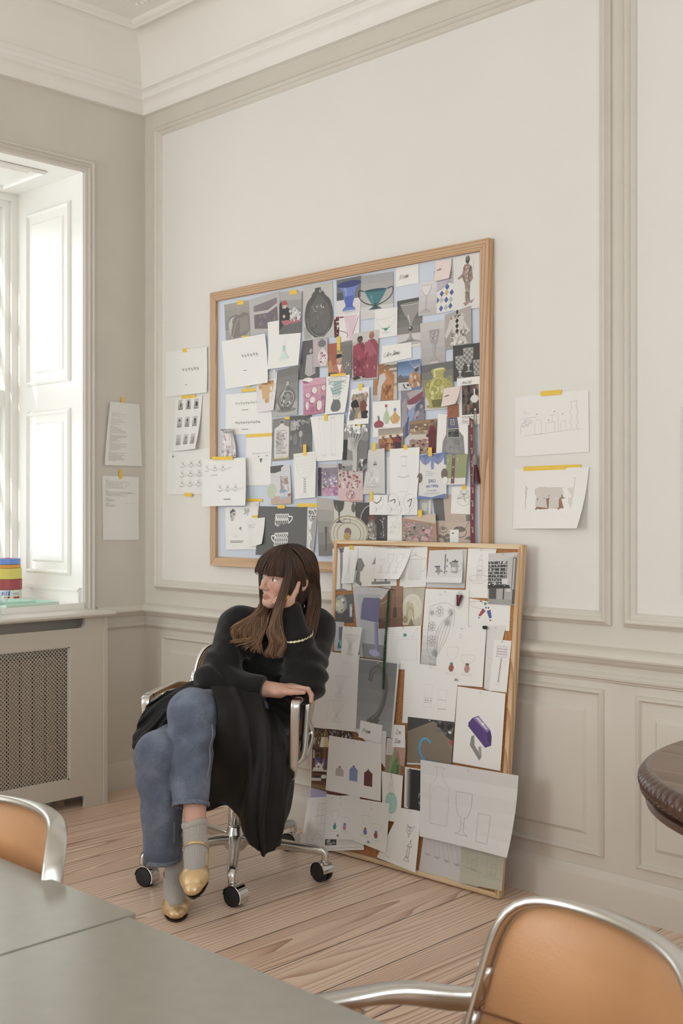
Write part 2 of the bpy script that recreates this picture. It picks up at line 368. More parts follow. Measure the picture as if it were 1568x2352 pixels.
# stepped frame, transom, two casements with glazing bars
bs = []
for k, (w, x0, x1) in enumerate(((0.035, -0.60, XW), (0.060, -0.64, -0.58), (0.085, -0.70, -0.63))):
    e = 0.0007 * k; bs += [(x0, x1, W1[1] - w, W1[1] + 0.001, 0.876, W1[3]), (x0, x1, W1[0] - 0.001, W1[0] + w, 0.876, W1[3]), (x0, x1, W1[0] + w, W1[1] - w, W1[3] - w, W1[3]), (x0, x1, W1[0] + w, W1[1] - w, 0.876, 0.876 + w * 0.6)]
obj('window_frame', boxes(*bs, bev=0.004), GLOSSW, win)
obj('mullion', boxes((-0.70, -0.60, -0.985, -0.915, 0.90, W1[3] - 0.05), (-0.698, -0.585, W1[0] + 0.004, W1[1] - 0.004, 1.79, 1.87), bev=0.01), GLOSSW, win)
for y0, y1 in ((W1[0] + 0.085, -0.985), (-0.915, W1[1] - 0.085)):
    for z0, z1, nb in ((0.93, 1.79, 3), (1.87, W1[3] - 0.085, 3)):
        sb = [(-0.69, -0.65, y0, y0 + 0.045, z0, z1), (-0.69, -0.65, y1 - 0.045, y1, z0, z1), (-0.69, -0.65, y0 + 0.045, y1 - 0.045, z0, z0 + 0.05), (-0.69, -0.65, y0 + 0.045, y1 - 0.045, z1 - 0.045, z1)]
        for k in range(1, nb): zz = z0 + (z1 - z0) * k / nb; sb.append((-0.685, -0.655, y0 + 0.045, y1 - 0.045, zz - 0.012, zz + 0.012))
        s = obj('casement', boxes(*sb, bev=0.003), GLOSSW, win)
        obj('pane', boxes((-0.672, -0.668, y0 + 0.04, y1 - 0.04, z0 + 0.04, z1 - 0.04)), GLASS, s)
        bm = bmesh.new()
        for zz in (z0 + 0.16, z1 - 0.16): tube(bm, spline([(-0.64, y1 - 0.02, zz), (-0.63, y1 + 0.02, zz + 0.008), (-0.615, y1 + 0.05, zz - 0.01)], 8), 0.0032, 6)
        obj('stay_hook', bm, mat('iron_hook', '#b3a797', 0.6), s)

# ------------------------------------------------------------------ radiator and its cover
RC = empty('radiator_cover', (0.09, -1.0, 0)); Y0, Y1 = -1.70, -0.345
tag(RC, 'greige radiator cover with a pierced metal grille below the window', 'radiator cover')
def rc(b): return [(x0 - 0.09, x1 - 0.09, y0 + 1.0, y1 + 1.0, z0, z1) for x0, x1, y0, y1, z0, z1 in b]
COVERP = mat('cover_paint', '#c9c2b6', 0.45, bump=0.06, bscale=60)
bm = bmesh.new()
def front_panel(bm):
    # outline with the slot above, the grille opening and the foot notch cut out, made of strips
    xs = (0.147, 0.165)
    st = [(Y1 - 0.095, Y1, 0, 0.826), (Y0, Y0 + 0.095, 0, 0.826), (Y0 + 0.095, Y1 - 0.095, 0.704, 0.782), (Y0 + 0.095, Y1 - 0.095, 0.052, 0.130),
          (Y1 - 0.170, Y1 - 0.095, 0.130, 0.704), (Y0 + 0.095, Y0 + 0.170, 0.130, 0.704)]
    for y0, y1, z0, z1 in st: box(bm, xs[0] - 0.09, xs[1] - 0.09, y0 + 1.0, y1 + 1.0, z0, z1)
    # rounded inner corners of the slot and the notch
    for (yc, zc, sy, sz, r) in ((Y1 - 0.095, 0.782, -1, 1, 0.025), (Y1 - 0.095, 0.052, -1, -1, 0.022)):
        pts = [(yc, zc)] + [(yc + sy * r * (1 - math.sin(a)), zc + sz * r * (1 - math.cos(a))) for a in [PI / 2 * k / 6 for k in range(7)]]
        lo = [bm.verts.new((xs[0] - 0.09, y + 1.0, z)) for y, z in pts]; hi = [bm.verts.new((xs[1] - 0.09, y + 1.0, z)) for y, z in pts]
        bm.faces.new(lo); bm.faces.new(hi)
        for k in range(len(pts)): bm.faces.new((lo[k], lo[(k + 1) % len(pts)], hi[(k + 1) % len(pts)], hi[k]))
front_panel(bm)
obj('front_panel', bm, COVERP, RC)
obj('side_panel', boxes(*rc([(0.002, 0.142, Y1 - 0.022, Y1, 0, 0.826)]), bev=0.002), COVERP, RC)
obj('corner_batten', boxes(*rc([(0.142, 0.170, Y1 - 0.001, Y1 + 0.018, 0, 0.826)]), bev=0.003), COVERP, RC)
bm = bmesh.new(); sec = [(0.0, 0), (0.19, 0), (0.2, 0.004), (0.204, 0.0115), (0.2, 0.019), (0.19, 0.023), (0, 0.023)]
pl = [bm.verts.new((x - 0.088, Y0 - 0.05 + 1.0, 0.817 + z + 0.009)) for x, z in sec]
for yy, k in ((Y1 + 0.035, 1.0), (Y1 + 0.043, 0.985), (Y1 + 0.048, 0.96)):
    nx = [bm.verts.new((x * k - 0.088, yy + 1.0, 0.826 + 0.0115 + (z - 0.0115) * (1 if k == 1 else (0.75 if k > 0.97 else 0.3)))) for x, z in sec]
    for k2 in range(len(sec)): bm.faces.new((pl[k2], pl[(k2 + 1) % len(sec)], nx[(k2 + 1) % len(sec)], nx[k2]))
    pl = nx
bm.faces.new(pl)
smooth_angle(obj('top_shelf', bm, mat('shelf_paint', '#d9d3ca', 0.35), RC), 50)
def grille_mat():
    m = bpy.data.materials.new('pierced_grille'); m.use_nodes = True; nt = m.node_tree; b = nt.nodes['Principled BSDF']
    b.inputs['Base Color'].default_value = (*hexc('#b9b0a3'), 1); b.inputs['Roughness'].default_value = 0.45
    tc = nt.nodes.new('ShaderNodeTexCoord'); sp = nt.nodes.new('ShaderNodeSeparateXYZ'); nt.links.new(tc.outputs['Object'], sp.inputs[0])
    masks = []
    for off in (0.0, 0.5):
        ax = []
        for k in (1, 2):
            q = nmath(nt, 'ADD', nmath(nt, 'DIVIDE', sp.outputs[k], 0.0172), off)
            ax.append(nmath(nt, 'ABSOLUTE', nmath(nt, 'SUBTRACT', nmath(nt, 'FRACT', q), 0.5)))
        a = nmath(nt, 'MULTIPLY', nmath(nt, 'LESS_THAN', ax[0], 0.31), nmath(nt, 'LESS_THAN', ax[1], 0.13))
        c = nmath(nt, 'MULTIPLY', nmath(nt, 'LESS_THAN', ax[1], 0.31), nmath(nt, 'LESS_THAN', ax[0], 0.13))
        d = nmath(nt, 'LESS_THAN', nmath(nt, 'ADD', ax[0], ax[1]), 0.30)
        masks.append(nmath(nt, 'MAXIMUM', nmath(nt, 'MAXIMUM', a, c), d))
    h = nmath(nt, 'MAXIMUM', masks[0], masks[1])
    t = nt.nodes.new('ShaderNodeBsdfTransparent'); mx = nt.nodes.new('ShaderNodeMixShader')
    nt.links.new(h, mx.inputs[0]); nt.links.new(b.outputs[0], mx.inputs[1]); nt.links.new(t.outputs[0], mx.inputs[2])
    nt.links.new(mx.outputs[0], nt.nodes['Material Output'].inputs[0]); return m
obj('grille', boxes(*rc([(0.150, 0.1512, Y0 + 0.17, Y1 - 0.17, 0.130, 0.704)])), grille_mat(), RC)
obj('grille_frame', boxes(*rc([(0.152, 0.158, Y1 - 0.176, Y1 - 0.170, 0.130, 0.704), (0.152, 0.158, Y0 + 0.17, Y1 - 0.17, 0.699, 0.704), (0.152, 0.158, Y0 + 0.17, Y1 - 0.17, 0.130, 0.136)])), COVERP, RC)
bs = [(0.03, 0.10, -1.55 + k * 0.06, -1.55 + k * 0.06 + 0.045, 0.12, 0.66) for k in range(19)] + [(0.045, 0.085, -1.56, -0.42, 0.14, 0.20), (0.045, 0.085, -1.56, -0.42, 0.58, 0.64)]
bs += [(0.05, 0.08, -1.5, -1.47, 0.0, 0.13), (0.05, 0.08, -0.52, -0.49, 0.0, 0.13)]
tag(obj('radiator', boxes(*bs, bev=0.008), mat('radiator_paint', '#a8977f', 0.5)), 'old ribbed radiator half hidden behind the pierced grille', 'radiator')
# ------------------------------------------------------------------ swivel chairs
BW = lambda v: 0.234 - 0.018 * v - 0.030 * v * v           # half width of the back at height v (0 bottom, 1 top)
ZB0, ZB1 = 0.43, 0.790
def back_pt(u, v, off=0.0):
    """u -1..1 across, v 0..1 up; off = distance forward of the shell"""
    y = 0.205 + 0.065 * v - 0.055 * u * u - 0.02 * (1 - v) ** 2
    return Vector((u * BW(v), y - off, ZB0 + (ZB1 - ZB0) * v + 0.005 * (1 - u * u) * v))
def back_outline(n=96):
    """superellipse outline in (u, v)"""
    out = []
    for k in range(720):
        a = 2 * PI * k / 720; c, s = math.cos(a), math.sin(a)
        r = (abs(c) ** 7 + abs(s) ** 7) ** (-1 / 7)
        out.append((c * r, 0.5 + 0.5 * s * r))
    P = np.array(out + out[:1]); d = np.r_[0, np.cumsum(np.hypot(*(np.diff(P, axis=0) * [1, 1.6]).T))]      # even steps along the outline
    t = np.linspace(0, d[-1], n, endpoint=False); return list(zip(np.interp(t, d, P[:, 0]), np.interp(t, d, P[:, 1])))
def make_chair(label, group=None):
    t = empty('swivel_chair'); tag(t, label, 'chair', group)
    # leather back: rings from the outline in to the middle, padded front and smooth rear
    OUT = back_outline()
    for nm, sgn in (('back_cushion', 1), ('back_shell', -1)):
        bm = bmesh.new(); rings = []
        for q, r in enumerate((1.0, 0.985, 0.95, 0.88, 0.75, 0.5, 0.25)):
            h = (0.014 * (1 - (r ** 9)) + 0.001) * sgn
            rings.append([bm.verts.new(back_pt(u * r * 0.965, 0.5 + (v - 0.5) * r * 0.965, h)) for u, v in OUT])
        c = bm.verts.new(back_pt(0, 0.5, 0.015 * sgn)); n = len(OUT)
        for A, B in zip(rings, rings[1:]):
            for k in range(n): bm.faces.new((A[k], A[(k + 1) % n], B[(k + 1) % n], B[k]))
        for k in range(n): bm.faces.new((rings[-1][k], rings[-1][(k + 1) % n], c))
        bmesh.ops.recalc_face_normals(bm, faces=bm.faces[:])
        o = obj(nm, bm, LEATHER, t, True)
        if sgn == 1:
            bm = bmesh.new(); tube(bm, [back_pt(u, 0.56, 0.0162) for u in np.linspace(-0.95, 0.95, 24)], 0.0016, 6)
            obj('seam', bm, LEATHERD, o, True)
    # aluminium rim
    bm = bmesh.new()
    path = [back_pt(u, v, 0.0) for u, v in OUT]
    ctr = back_pt(0, 0.5)
    sweep(bm, path, rrect(0.034, 0.0125, 0.005, 4), closed=True, ups=[(p - ctr).normalized() for p in path])
    obj('back_rim', bm, ALU, t, True)
    for s in (-1, 1):
        bm = bmesh.new()
        p0 = back_pt(s * 1.0, 0.62)
        arm = spline([back_pt(s * 1.0, 0.72, 0.004), p0 + Vector((s * 0.008, -0.008, -0.012)), (s * 0.246, 0.085, 0.655), (s * 0.262, 0.02, 0.654), (s * 0.264, -0.08, 0.655), (s * 0.262, -0.19, 0.655)], 26)
        sweep(bm, arm, rrect(0.032, 0.020, 0.007, 4), scale=[(0.5 + 0.5 * min(1, k / 9), 1.0 + 0.5 * math.exp(-((k - 7) / 5) ** 2)) for k in range(26)])
        post = spline([(s * 0.262, -0.185, 0.655), (s * 0.261, -0.212, 0.652), (s * 0.260, -0.222, 0.635), (s * 0.256, -0.218, 0.56), (s * 0.250, -0.205, 0.45), (s * 0.246, -0.198, 0.42), (s * 0.232, -0.16, 0.392), (s * 0.17, -0.05, 0.385)], 30)
        sweep(bm, post, rrect(0.032, 0.018, 0.005, 4), up=(0, -1, 0.3))
        strut = spline([(s * 0.262, 0.015, 0.648), (s * 0.262, -0.005, 0.615), (s * 0.256, -0.01, 0.53), (s * 0.245, -0.02, 0.43), (s * 0.20, -0.03, 0.388)], 18)
        sweep(bm, strut, rrect(0.024, 0.03, 0.008, 4), up=(0, -1, 0), scale=[(1, 1.5 - 0.5 * min(1, k / 4)) for k in range(18)])
        low = spline([back_pt(s * 1.0, 0.55, 0.0), back_pt(s * 1.02, 0.30, 0.0), (s * 0.243, 0.165, 0.47), (s * 0.235, 0.10, 0.41), (s * 0.20, 0.02, 0.386)], 18)
        sweep(bm, low, rrect(0.024, 0.024, 0.008, 4), up=(0, -1, 0))
        obj('armrest', bm, ALU, t, True)
    bm = boxes((-0.225, 0.225, -0.235, 0.19, 0.392, 0.452)); bmesh.ops.subdivide_edges(bm, edges=bm.edges[:], cuts=6, use_grid_fill=True)
    for v in bm.verts:
        x, y, z = v.co; k = 1 - 0.10 * abs(y / 0.24) ** 4; v.co.x *= k
        if z > 0.43: v.co.z += 0.012 * (1 - (x / 0.225) ** 2) * (1 - ((y + 0.02) / 0.22) ** 2)
    bevel(bm, 0.018, 3, 50)
    obj('seat', bm, LEATHER, t, True)
    obj('seat_pan', boxes((-0.20, 0.20, -0.19, 0.17, 0.372, 0.396), (-0.09, 0.09, -0.12, 0.12, 0.345, 0.374), bev=0.006), ALU, t)
    bm = bmesh.new(); lathe(bm, [(0.022, 0.26), (0.022, 0.36)], 20); lathe(bm, [(0.0275, 0.135), (0.0275, 0.30), (0.024, 0.305)], 24)
    obj('gas_column', bm, CHROME, t, True)
    hub = bmesh.new(); lathe(hub, [(0.030, 0.085), (0.040, 0.095), (0.042, 0.115), (0.036, 0.140), (0.030, 0.165), (0.0285, 0.172)], 24)
    obj('hub', hub, ALU, t, True)
    return t
def add_star(t, angles, R=0.335):
    for k, a in enumerate(angles):
        a = math.radians(a); d = Vector((math.cos(a), math.sin(a), 0))
        bm = bmesh.new()
        path = [d * 0.02 + Vector((0, 0, 0.122)), d * 0.06 + Vector((0, 0, 0.125)), d * 0.16 + Vector((0, 0, 0.118)), d * (R - 0.03) + Vector((0, 0, 0.108)), d * (R - 0.008) + Vector((0, 0, 0.104)), d * R + Vector((0, 0, 0.092)), d * R + Vector((0, 0, 0.070))]
        path = spline(path, 22)
        sweep(bm, path, rrect(0.036, 0.034, 0.011, 5), scale=[(1.25 - 0.55 * min(1, k2 / 16), 1.15 - 0.42 * min(1, k2 / 15)) for k2 in range(22)], ups=[(0, 0, 1)] * 14 + [tuple(Vector((0, 0, 1)).lerp(d, f)) for f in (0.1, 0.25, 0.45, 0.7, 0.9, 1, 1, 1)])
        leg = obj('base_leg', bm, ALU, t, True)
        # twin-disc caster: its axle turned a little from leg to leg
        ca = a + math.radians((40, -35, 60, 15, -60)[k % 5]); ax = Vector((math.cos(ca), math.sin(ca), 0)); fw = Vector((-ax.y, ax.x, 0))
        c = d * R + fw * 0.016 + Vector((0, 0, 0.0335))
        def ring_pts(r, off, a0=0, a1=2 * PI, n=28): return [c + ax * off + (fw * math.cos(q) + Vector((0, 0, 1)) * math.sin(q)) * r for q in [a0 + (a1 - a0) * j / n for j in range(n + (0 if abs(a1 - a0 - 2 * PI) < 1e-6 else 1))]]
        bm = bmesh.new()
        for s in (-1, 1):
            rs = [[bm.verts.new(p) for p in ring_pts(r, s * o)] for r, o in ((0.012, 0.004), (0.033, 0.004), (0.0335, 0.008), (0.0335, 0.020), (0.031, 0.024), (0.016, 0.0255))]
            for A, B in zip(rs, rs[1:]):
                for j in range(28): bm.faces.new((A[j], A[(j + 1) % 28], B[(j + 1) % 28], B[j]) if s == 1 else (B[j], B[(j + 1) % 28], A[(j + 1) % 28], A[j]))
            bm.faces.new(rs[-1] if s == 1 else list(reversed(rs[-1])))
        w = obj('caster_wheel', bm, BLACKP, t); smooth_angle(w, 40)
        bm = bmesh.new(); a0, a1 = math.radians(-32), math.radians(178)
        ins = [ring_pts(0.0352, o, a0, a1, 20) for o in (-0.023, 0.023)]; outs = [ring_pts(0.0378, o, a0, a1, 20) for o in (-0.0225, 0.0225)]
        L = [[bm.verts.new(p) for p in q] for q in (ins[0], ins[1], outs[1], outs[0])]
        for j in range(20):
            for e in range(4): bm.faces.new((L[e][j], L[e][j + 1], L[(e + 1) % 4][j + 1], L[(e + 1) % 4][j]))
        bm.faces.new([L[e][0] for e in range(4)]); bm.faces.new([L[e][-1] for e in reversed(range(4))])
        tube(bm, [d * R + Vector((0, 0, 0.045)), d * R + Vector((0, 0, 0.078))], 0.0105, 14)
        bmesh.ops.recalc_face_normals(bm, faces=bm.faces[:])
        smooth_angle(obj('caster_hood', bm, CHROME, w), 40)
def copy_tree(o, parent=None):
    c = o.copy(); COL.objects.link(c)
    if parent is not None: c.parent = parent
    for ch in list(o.children): copy_tree(ch, c)
    return c
CH = Vector((1.32, -0.59, 0)); CHR = math.radians(44.24)
chair = make_chair('tan leather swivel chair with aluminium arms that the seated woman sits on', 'tan leather swivel chairs')
chair.location = CH + Vector((0.7165, 0.6976, 0)) * 0.016; chair.rotation_euler = (0, 0, CHR - math.radians(9))
c2 = copy_tree(chair); c2.location = (3.672, -2.275, 0); c2.rotation_euler = (0, 0, math.radians(-20)); c2['label'] = 'tan leather swivel chair at the right with its whole backrest and left armrest in view'
c3 = copy_tree(chair); c3.location = (2.70, -2.495, 0); c3.rotation_euler = (0, 0, math.radians(-8)); c3['label'] = 'tan leather swivel chair tucked behind the far table near the radiator cover'
add_star(chair, [a - 35.24 for a in (-113, -43, 27, 99, 171)])
for c, off in ((c2, 20), (c3, 50)): add_star(c, [off + 72 * k for k in range(5)])
for ch in list(c3.children) + list(c2.children):
    if not ch.name.startswith(('base_leg', 'hub')): ch.location.z = -0.007     # these two chairs are wound down a little

# ------------------------------------------------------------------ tables
def table(x0, x1, y0, y1, label):
    t = empty('work_table', ((x0 + x1) / 2, (y0 + y1) / 2, 0)); tag(t, label, 'table', 'grey work tables'); hx, hy = (x1 - x0) / 2, (y1 - y0) / 2
    obj('table_top', boxes((-hx, hx, -hy, hy, 0.722, 0.73), bev=0.0015), LINO, t)
    obj('table_edge', boxes((-hx + 0.001, hx - 0.001, -hy + 0.001, hy - 0.001, 0.706, 0.7218)), TABLEEDGE, t)
    obj('under_frame', boxes((-hx + 0.10, hx - 0.10, -hy + 0.10, -hy + 0.13, 0.675, 0.705), (-hx + 0.10, hx - 0.10, hy - 0.13, hy - 0.10, 0.675, 0.705), (-hx + 0.10, -hx + 0.13, -hy + 0.13, hy - 0.13, 0.675, 0.705), (hx - 0.13, hx - 0.10, -hy + 0.13, hy - 0.13, 0.675, 0.705)), STEELD, t)
    for sx in (-1, 1):
        for sy in (-1, 1): obj('table_leg', boxes((sx * (hx - 0.115) - 0.014, sx * (hx - 0.115) + 0.014, sy * (hy - 0.115) - 0.014, sy * (hy - 0.115) + 0.014, 0, 0.676)), STEELD, t)
table(1.30, 3.1465, -3.18, -2.322, 'far grey table top whose corner meets the nearer one below the woman')
table(3.1525, 4.98, -3.19, -2.338, 'near grey table top filling the bottom left corner of the picture')

# round table with a gadrooned rim
RT = empty('round_table', (3.70, -0.70, 0)); tag(RT, 'round dark wooden table with a carved gadrooned rim by the right wall panel', 'table')
bm = bmesh.new(); lathe(bm, [(0.0, 0.722), (0.56, 0.722), (0.575, 0.730), (0.577, 0.738), (0.570, 0.7405), (0.0, 0.7405)], 96, caps=False)
smooth_angle(obj('table_top', bm, WALNUT, RT), 30)
bm = bmesh.new(); N = 132
def gad(r, z, a):
    k = max(0.0, 1 - ((z - 0.716) / 0.023) ** 2)
    return r + 0.0085 * k * (abs(math.sin(a * N / 2 + (z - 0.716) * 26)) ** 0.7 - 0.45)
lathe(bm, [(0.560, 0.690), (0.586, 0.690), (0.594, 0.694)] + [(0.580 + 0.014 * math.cos((z - 0.712) / 0.026 * PI / 2), z) for z in np.linspace(0.696, 0.735, 9)] + [(0.577, 0.7385), (0.570, 0.741), (0.56, 0.737)], N * 6, rfun=gad, caps=False)
obj('carved_rim', bm, MAHOG, RT, True)
bm = bmesh.new(); lathe(bm, [(0.555, 0.66), (0.581, 0.662), (0.584, 0.676), (0.572, 0.688), (0.55, 0.69)], 96, caps=False)
smooth_angle(obj('apron_moulding', bm, MAHOG, RT), 40)
bm = bmesh.new(); lathe(bm, [(0.20, 0.69), (0.18, 0.66), (0.07, 0.62), (0.05, 0.55), (0.085, 0.45), (0.09, 0.38), (0.05, 0.30), (0.06, 0.24), (0.11, 0.20), (0.10, 0.16)], 40)
obj('pedestal', bm, MAHOG, RT, True)
for k in range(3):
    a = 2 * PI * k / 3 + 0.4; d = Vector((math.cos(a), math.sin(a), 0)); bm = bmesh.new()
    sweep(bm, spline([d * 0.05 + Vector((0, 0, 0.19)), d * 0.18 + Vector((0, 0, 0.16)), d * 0.34 + Vector((0, 0, 0.06)), d * 0.42 + Vector((0, 0, 0.024))], 14), rrect(0.05, 0.048, 0.012), scale=[1.2 - 0.3 * q / 13 for q in range(14)])
    obj('pedestal_foot', bm, MAHOG, RT, True)

# ------------------------------------------------------------------ things on the window sill and the radiator shelf
def tape_roll(z, h, R, col, label, tx, ty, core='#d8d2c4'):
    bm = bmesh.new(); lathe(bm, [(R - 0.006, 0), (R, 0.001), (R, h - 0.001), (R - 0.006, h), (0.040, h), (0.040, 0)], 48, caps=False)
    n = len(bm.verts); vs_ = bm.verts[:]
    for k in range(48): bm.faces.new((vs_[5 * 48 + k], vs_[5 * 48 + (k + 1) % 48], vs_[(k + 1) % 48], vs_[k]))
    o = smooth_angle(obj('tape_roll', bm, mat('tape_' + col[1:], col, 0.35)), 40); o.location = (tx, ty, z); tag(o, label, 'tape roll', 'stack of tape rolls')
    bm = bmesh.new(); lathe(bm, [(0.0398, 0.0005), (0.0398, h - 0.0005), (0.0375, h - 0.0005), (0.0375, 0.0005)], 40, caps=False)
    obj('cardboard_core', bm, mat('core_' + core[1:], core, 0.7), o, True); return o
TX, TY = -0.424, -0.475; z = 0.8762
spec = [(0.046, 0.0630, '#d9ddd2', 'printed white tape roll at the bottom of the stack on the window sill'),
        (0.048, 0.0650, '#a24a50', 'dark red tape roll in the stack on the window sill'),
        (0.051, 0.0635, '#dacb6c', 'wide yellow tape roll in the middle of the stack on the sill'),
        (0.017, 0.0585, '#dc9c48', 'thin orange tape roll under the blue one on the sill'),
        (0.027, 0.0580, '#6c8ed6', 'blue tape roll on top of the stack on the sill')]
rolls = []
for h, R, c, l in spec: rolls.append(tape_roll(z, h, R, c, l, TX, TY, '#b9485a' if c == '#6c8ed6' else '#d8d2c4')); z += h + 0.0003
# printed band of the lowest roll, following its curve
def band(bm, a0, a1, z0, z1, R=0.0633, n=8):
    lo = [bm.verts.new((R * math.cos(a0 + (a1 - a0) * k / n), R * math.sin(a0 + (a1 - a0) * k / n), z0)) for k in range(n + 1)]
    hi = [bm.verts.new((R * math.cos(a0 + (a1 - a0) * k / n), R * math.sin(a0 + (a1 - a0) * k / n), z1)) for k in range(n + 1)]
    for k in range(n): bm.faces.new((lo[k], lo[k + 1], hi[k + 1], hi[k]))
V = math.atan2(-3.312 - TY, 4.52 - TX)
for nm, col, bs in (('blue_print', '#3554b4', [(-0.45, 0.15, 0.020, 0.041)]), ('red_print', '#b8342f', [(0.42, 0.95, 0.006, 0.014), (-0.3, 0.15, 0.008, 0.016)]), ('grey_print', '#8d98b0', [(0.35, 0.95, 0.028, 0.031), (0.4, 0.9, 0.022, 0.024), (-1.2, -0.6, 0.02, 0.035)])):
    bm = bmesh.new()
    for a0, a1, z0, z1 in bs: band(bm, V + a0, V + a1, z0, z1)
    obj(nm, bm, mat(nm, col, 0.5), rolls[0])
def book(label, c, sx, sy, h, z, rz, col):
    o = empty('notebook', (c[0], c[1], z), rz); tag(o, label, 'notebook', 'mint notebooks on the sill')
    bm = boxes((-sx / 2, sx / 2, -sy / 2, sy / 2, 0, 0.0012), (-sx / 2, sx / 2, -sy / 2, sy / 2, h - 0.0012, h), (-sx / 2, -sx / 2 + 0.0015, -sy / 2, sy / 2, 0.001, h - 0.001))
    obj('cover', bm, mat('cover_' + col[1:], col, 0.4), o)
    obj('pages', boxes((-sx / 2 + 0.002, sx / 2 - 0.002, -sy / 2 + 0.002, sy / 2 - 0.002, 0.0013, h - 0.0013)), mat('pages', '#e8e6de', 0.8), o)
book('larger mint notebook lying flat on the window sill under a smaller one', (-0.10, -0.60), 0.20, 0.27, 0.010, 0.8762, math.radians(3), '#9fd3bd')
book('smaller mint notebook lying on top of the larger one on the sill', (-0.125, -0.66), 0.15, 0.22, 0.008, 0.8864, math.radians(-2), '#a9dcc8')
bm = bmesh.new(); prof = [(0.030, 0.0), (0.031, 0.0015), (0.022, 0.004), (0.009, 0.014), (0.0055, 0.028), (0.006, 0.034), (0.0105, 0.037), (0.0105, 0.041), (0.0065, 0.044), (0.008, 0.048), (0.020, 0.053), (0.028, 0.064), (0.031, 0.080), (0.034, 0.100), (0.0355, 0.108), (0.0335, 0.108), (0.029, 0.080), (0.026, 0.066), (0.016, 0.057), (0.0, 0.055)]
lathe(bm, prof, 10, caps=False)
g = tag(obj('glass_goblet', bm, GLASS), 'small clear cut glass goblet on the radiator cover shelf', 'glass'); g.location = (0.115, -0.822, 0.8492)
bm = bmesh.new()
for k in range(10):
    a = 2 * PI * k / 10; tube(bm, [(0.0282 * math.cos(a), 0.0282 * math.sin(a), 0.0645), (0.0362 * math.cos(a), 0.0362 * math.sin(a), 0.108)], 0.0012, 6)
lathe(bm, [(0.0355, 0.1075), (0.0362, 0.1085), (0.0345, 0.1095)], 30, caps=False)
obj('cut_ribs', bm, mat('cut_glass', '#eef1f0', 0.1, spec=0.9), g, True)
# ------------------------------------------------------------------ the two boards
big = empty('pinboard', (1.29, 0, 1.64)); tag(big, 'large oak framed pinboard with pale blue lining hung on the back wall', 'pinboard')
X0, X1, Z0, Z1 = 0.520, 2.043, 1.050, 2.247
def rel(b): return (b[0] - 1.29, b[1] - 1.29, b[2], b[3], b[4] - 1.64, b[5] - 1.64)
def mitre(bm, r, w, y0, y1, side):
    """one mitred frame member; r = outer rectangle"""
    a0, a1, b0, b1 = r
    q = {'t': [(a0, b1), (a1, b1), (a1 - w, b1 - w), (a0 + w, b1 - w)], 'b': [(a1, b0), (a0, b0), (a0 + w, b0 + w), (a1 - w, b0 + w)],
         'l': [(a0, b0), (a0, b1), (a0 + w, b1 - w), (a0 + w, b0 + w)], 'r': [(a1, b1), (a1, b0), (a1 - w, b0 + w), (a1 - w, b1 - w)]}[side]
    lo = [bm.verts.new((x, y0, z)) for x, z in q]; hi = [bm.verts.new((x, y1, z)) for x, z in q]
    bm.faces.new(lo); bm.faces.new(hi)
    for k in range(4): bm.faces.new((lo[k], lo[(k + 1) % 4], hi[(k + 1) % 4], hi[k]))
    bmesh.ops.recalc_face_normals(bm, faces=bm.faces[:]); bevel(bm, 0.0012, 1, 50)
for s in 'tblr':
    bm = bmesh.new(); mitre(bm, (X0 - 1.29, X1 - 1.29, Z0 - 1.64, Z1 - 1.64), 0.040, -0.034, -0.004, s)
    obj('frame_rail' if s in 'tb' else 'frame_stile', bm, OAK if s in 'tb' else OAKV, big)
obj('lining', boxes(rel((X0 + 0.02, X1 - 0.02, -0.020, -0.006, Z0 + 0.02, Z1 - 0.02))), mat('pale_blue_lining', '#d0d8e5', 0.8, bump=0.1, bscale=300), big)

CB0 = Vector((1.325, -0.150, 0.0)); CBV = (Vector((1.325, -0.062, 1.182)) - CB0).normalized(); CBU = Vector((1, 0, 0)); CBN = CBU.cross(CBV)
cork = empty('cork_board', (1.765, -0.10, 0)); tag(cork, 'pine framed cork board standing on the floor and leaning against the wall', 'pinboard')
CORKM = mat('cork', '#b57f52', 0.9, bump=0.5, bscale=220, var=0.25, vscale=160)
def cbp(u, v, h): return CB0 + CBU * u + CBV * v + CBN * h - Vector((1.765, -0.10, 0))
CQ = {'bl': (0.018, 0.004), 'br': (0.857, 0.004), 'tr': (0.890, 1.184), 'tl': (0.003, 1.184)}
def cork_bar(name, a, b, w, m, inward):
    bm = bmesh.new(); A = Vector(CQ[a]); B = Vector(CQ[b]); d = (B - A).normalized(); n = Vector((-d.y, d.x)) * inward
    q = [A, B, B + n * w - d * w, A + n * w + d * w]
    lo = [bm.verts.new(cbp(p.x, p.y, -0.014)) for p in q]; hi = [bm.verts.new(cbp(p.x, p.y, 0.014)) for p in q]
    bm.faces.new(lo); bm.faces.new(hi)
    for k in range(4): bm.faces.new((lo[k], lo[(k + 1) % 4], hi[(k + 1) % 4], hi[k]))
    bmesh.ops.recalc_face_normals(bm, faces=bm.faces[:]); bevel(bm, 0.002, 2, 50); obj(name, bm, m, cork)
cork_bar('frame_rail', 'tl', 'tr', 0.017, PINE, -1); cork_bar('frame_rail', 'bl', 'br', 0.017, PINE, 1)
cork_bar('frame_stile', 'bl', 'tl', 0.017, PINEV, -1); cork_bar('frame_stile', 'br', 'tr', 0.017, PINEV, 1)
bm = bmesh.new()
lo = [bm.verts.new(cbp(u, v, -0.006)) for u, v in ((0.025, 0.012), (0.850, 0.012), (0.882, 1.176), (0.012, 1.176))]; hi = [bm.verts.new(cbp(u, v, 0.006)) for u, v in ((0.025, 0.012), (0.850, 0.012), (0.882, 1.176), (0.012, 1.176))]
bm.faces.new(list(reversed(lo))); bm.faces.new(hi)
for k in range(4): bm.faces.new((lo[k], lo[(k + 1) % 4], hi[(k + 1) % 4], hi[k]))
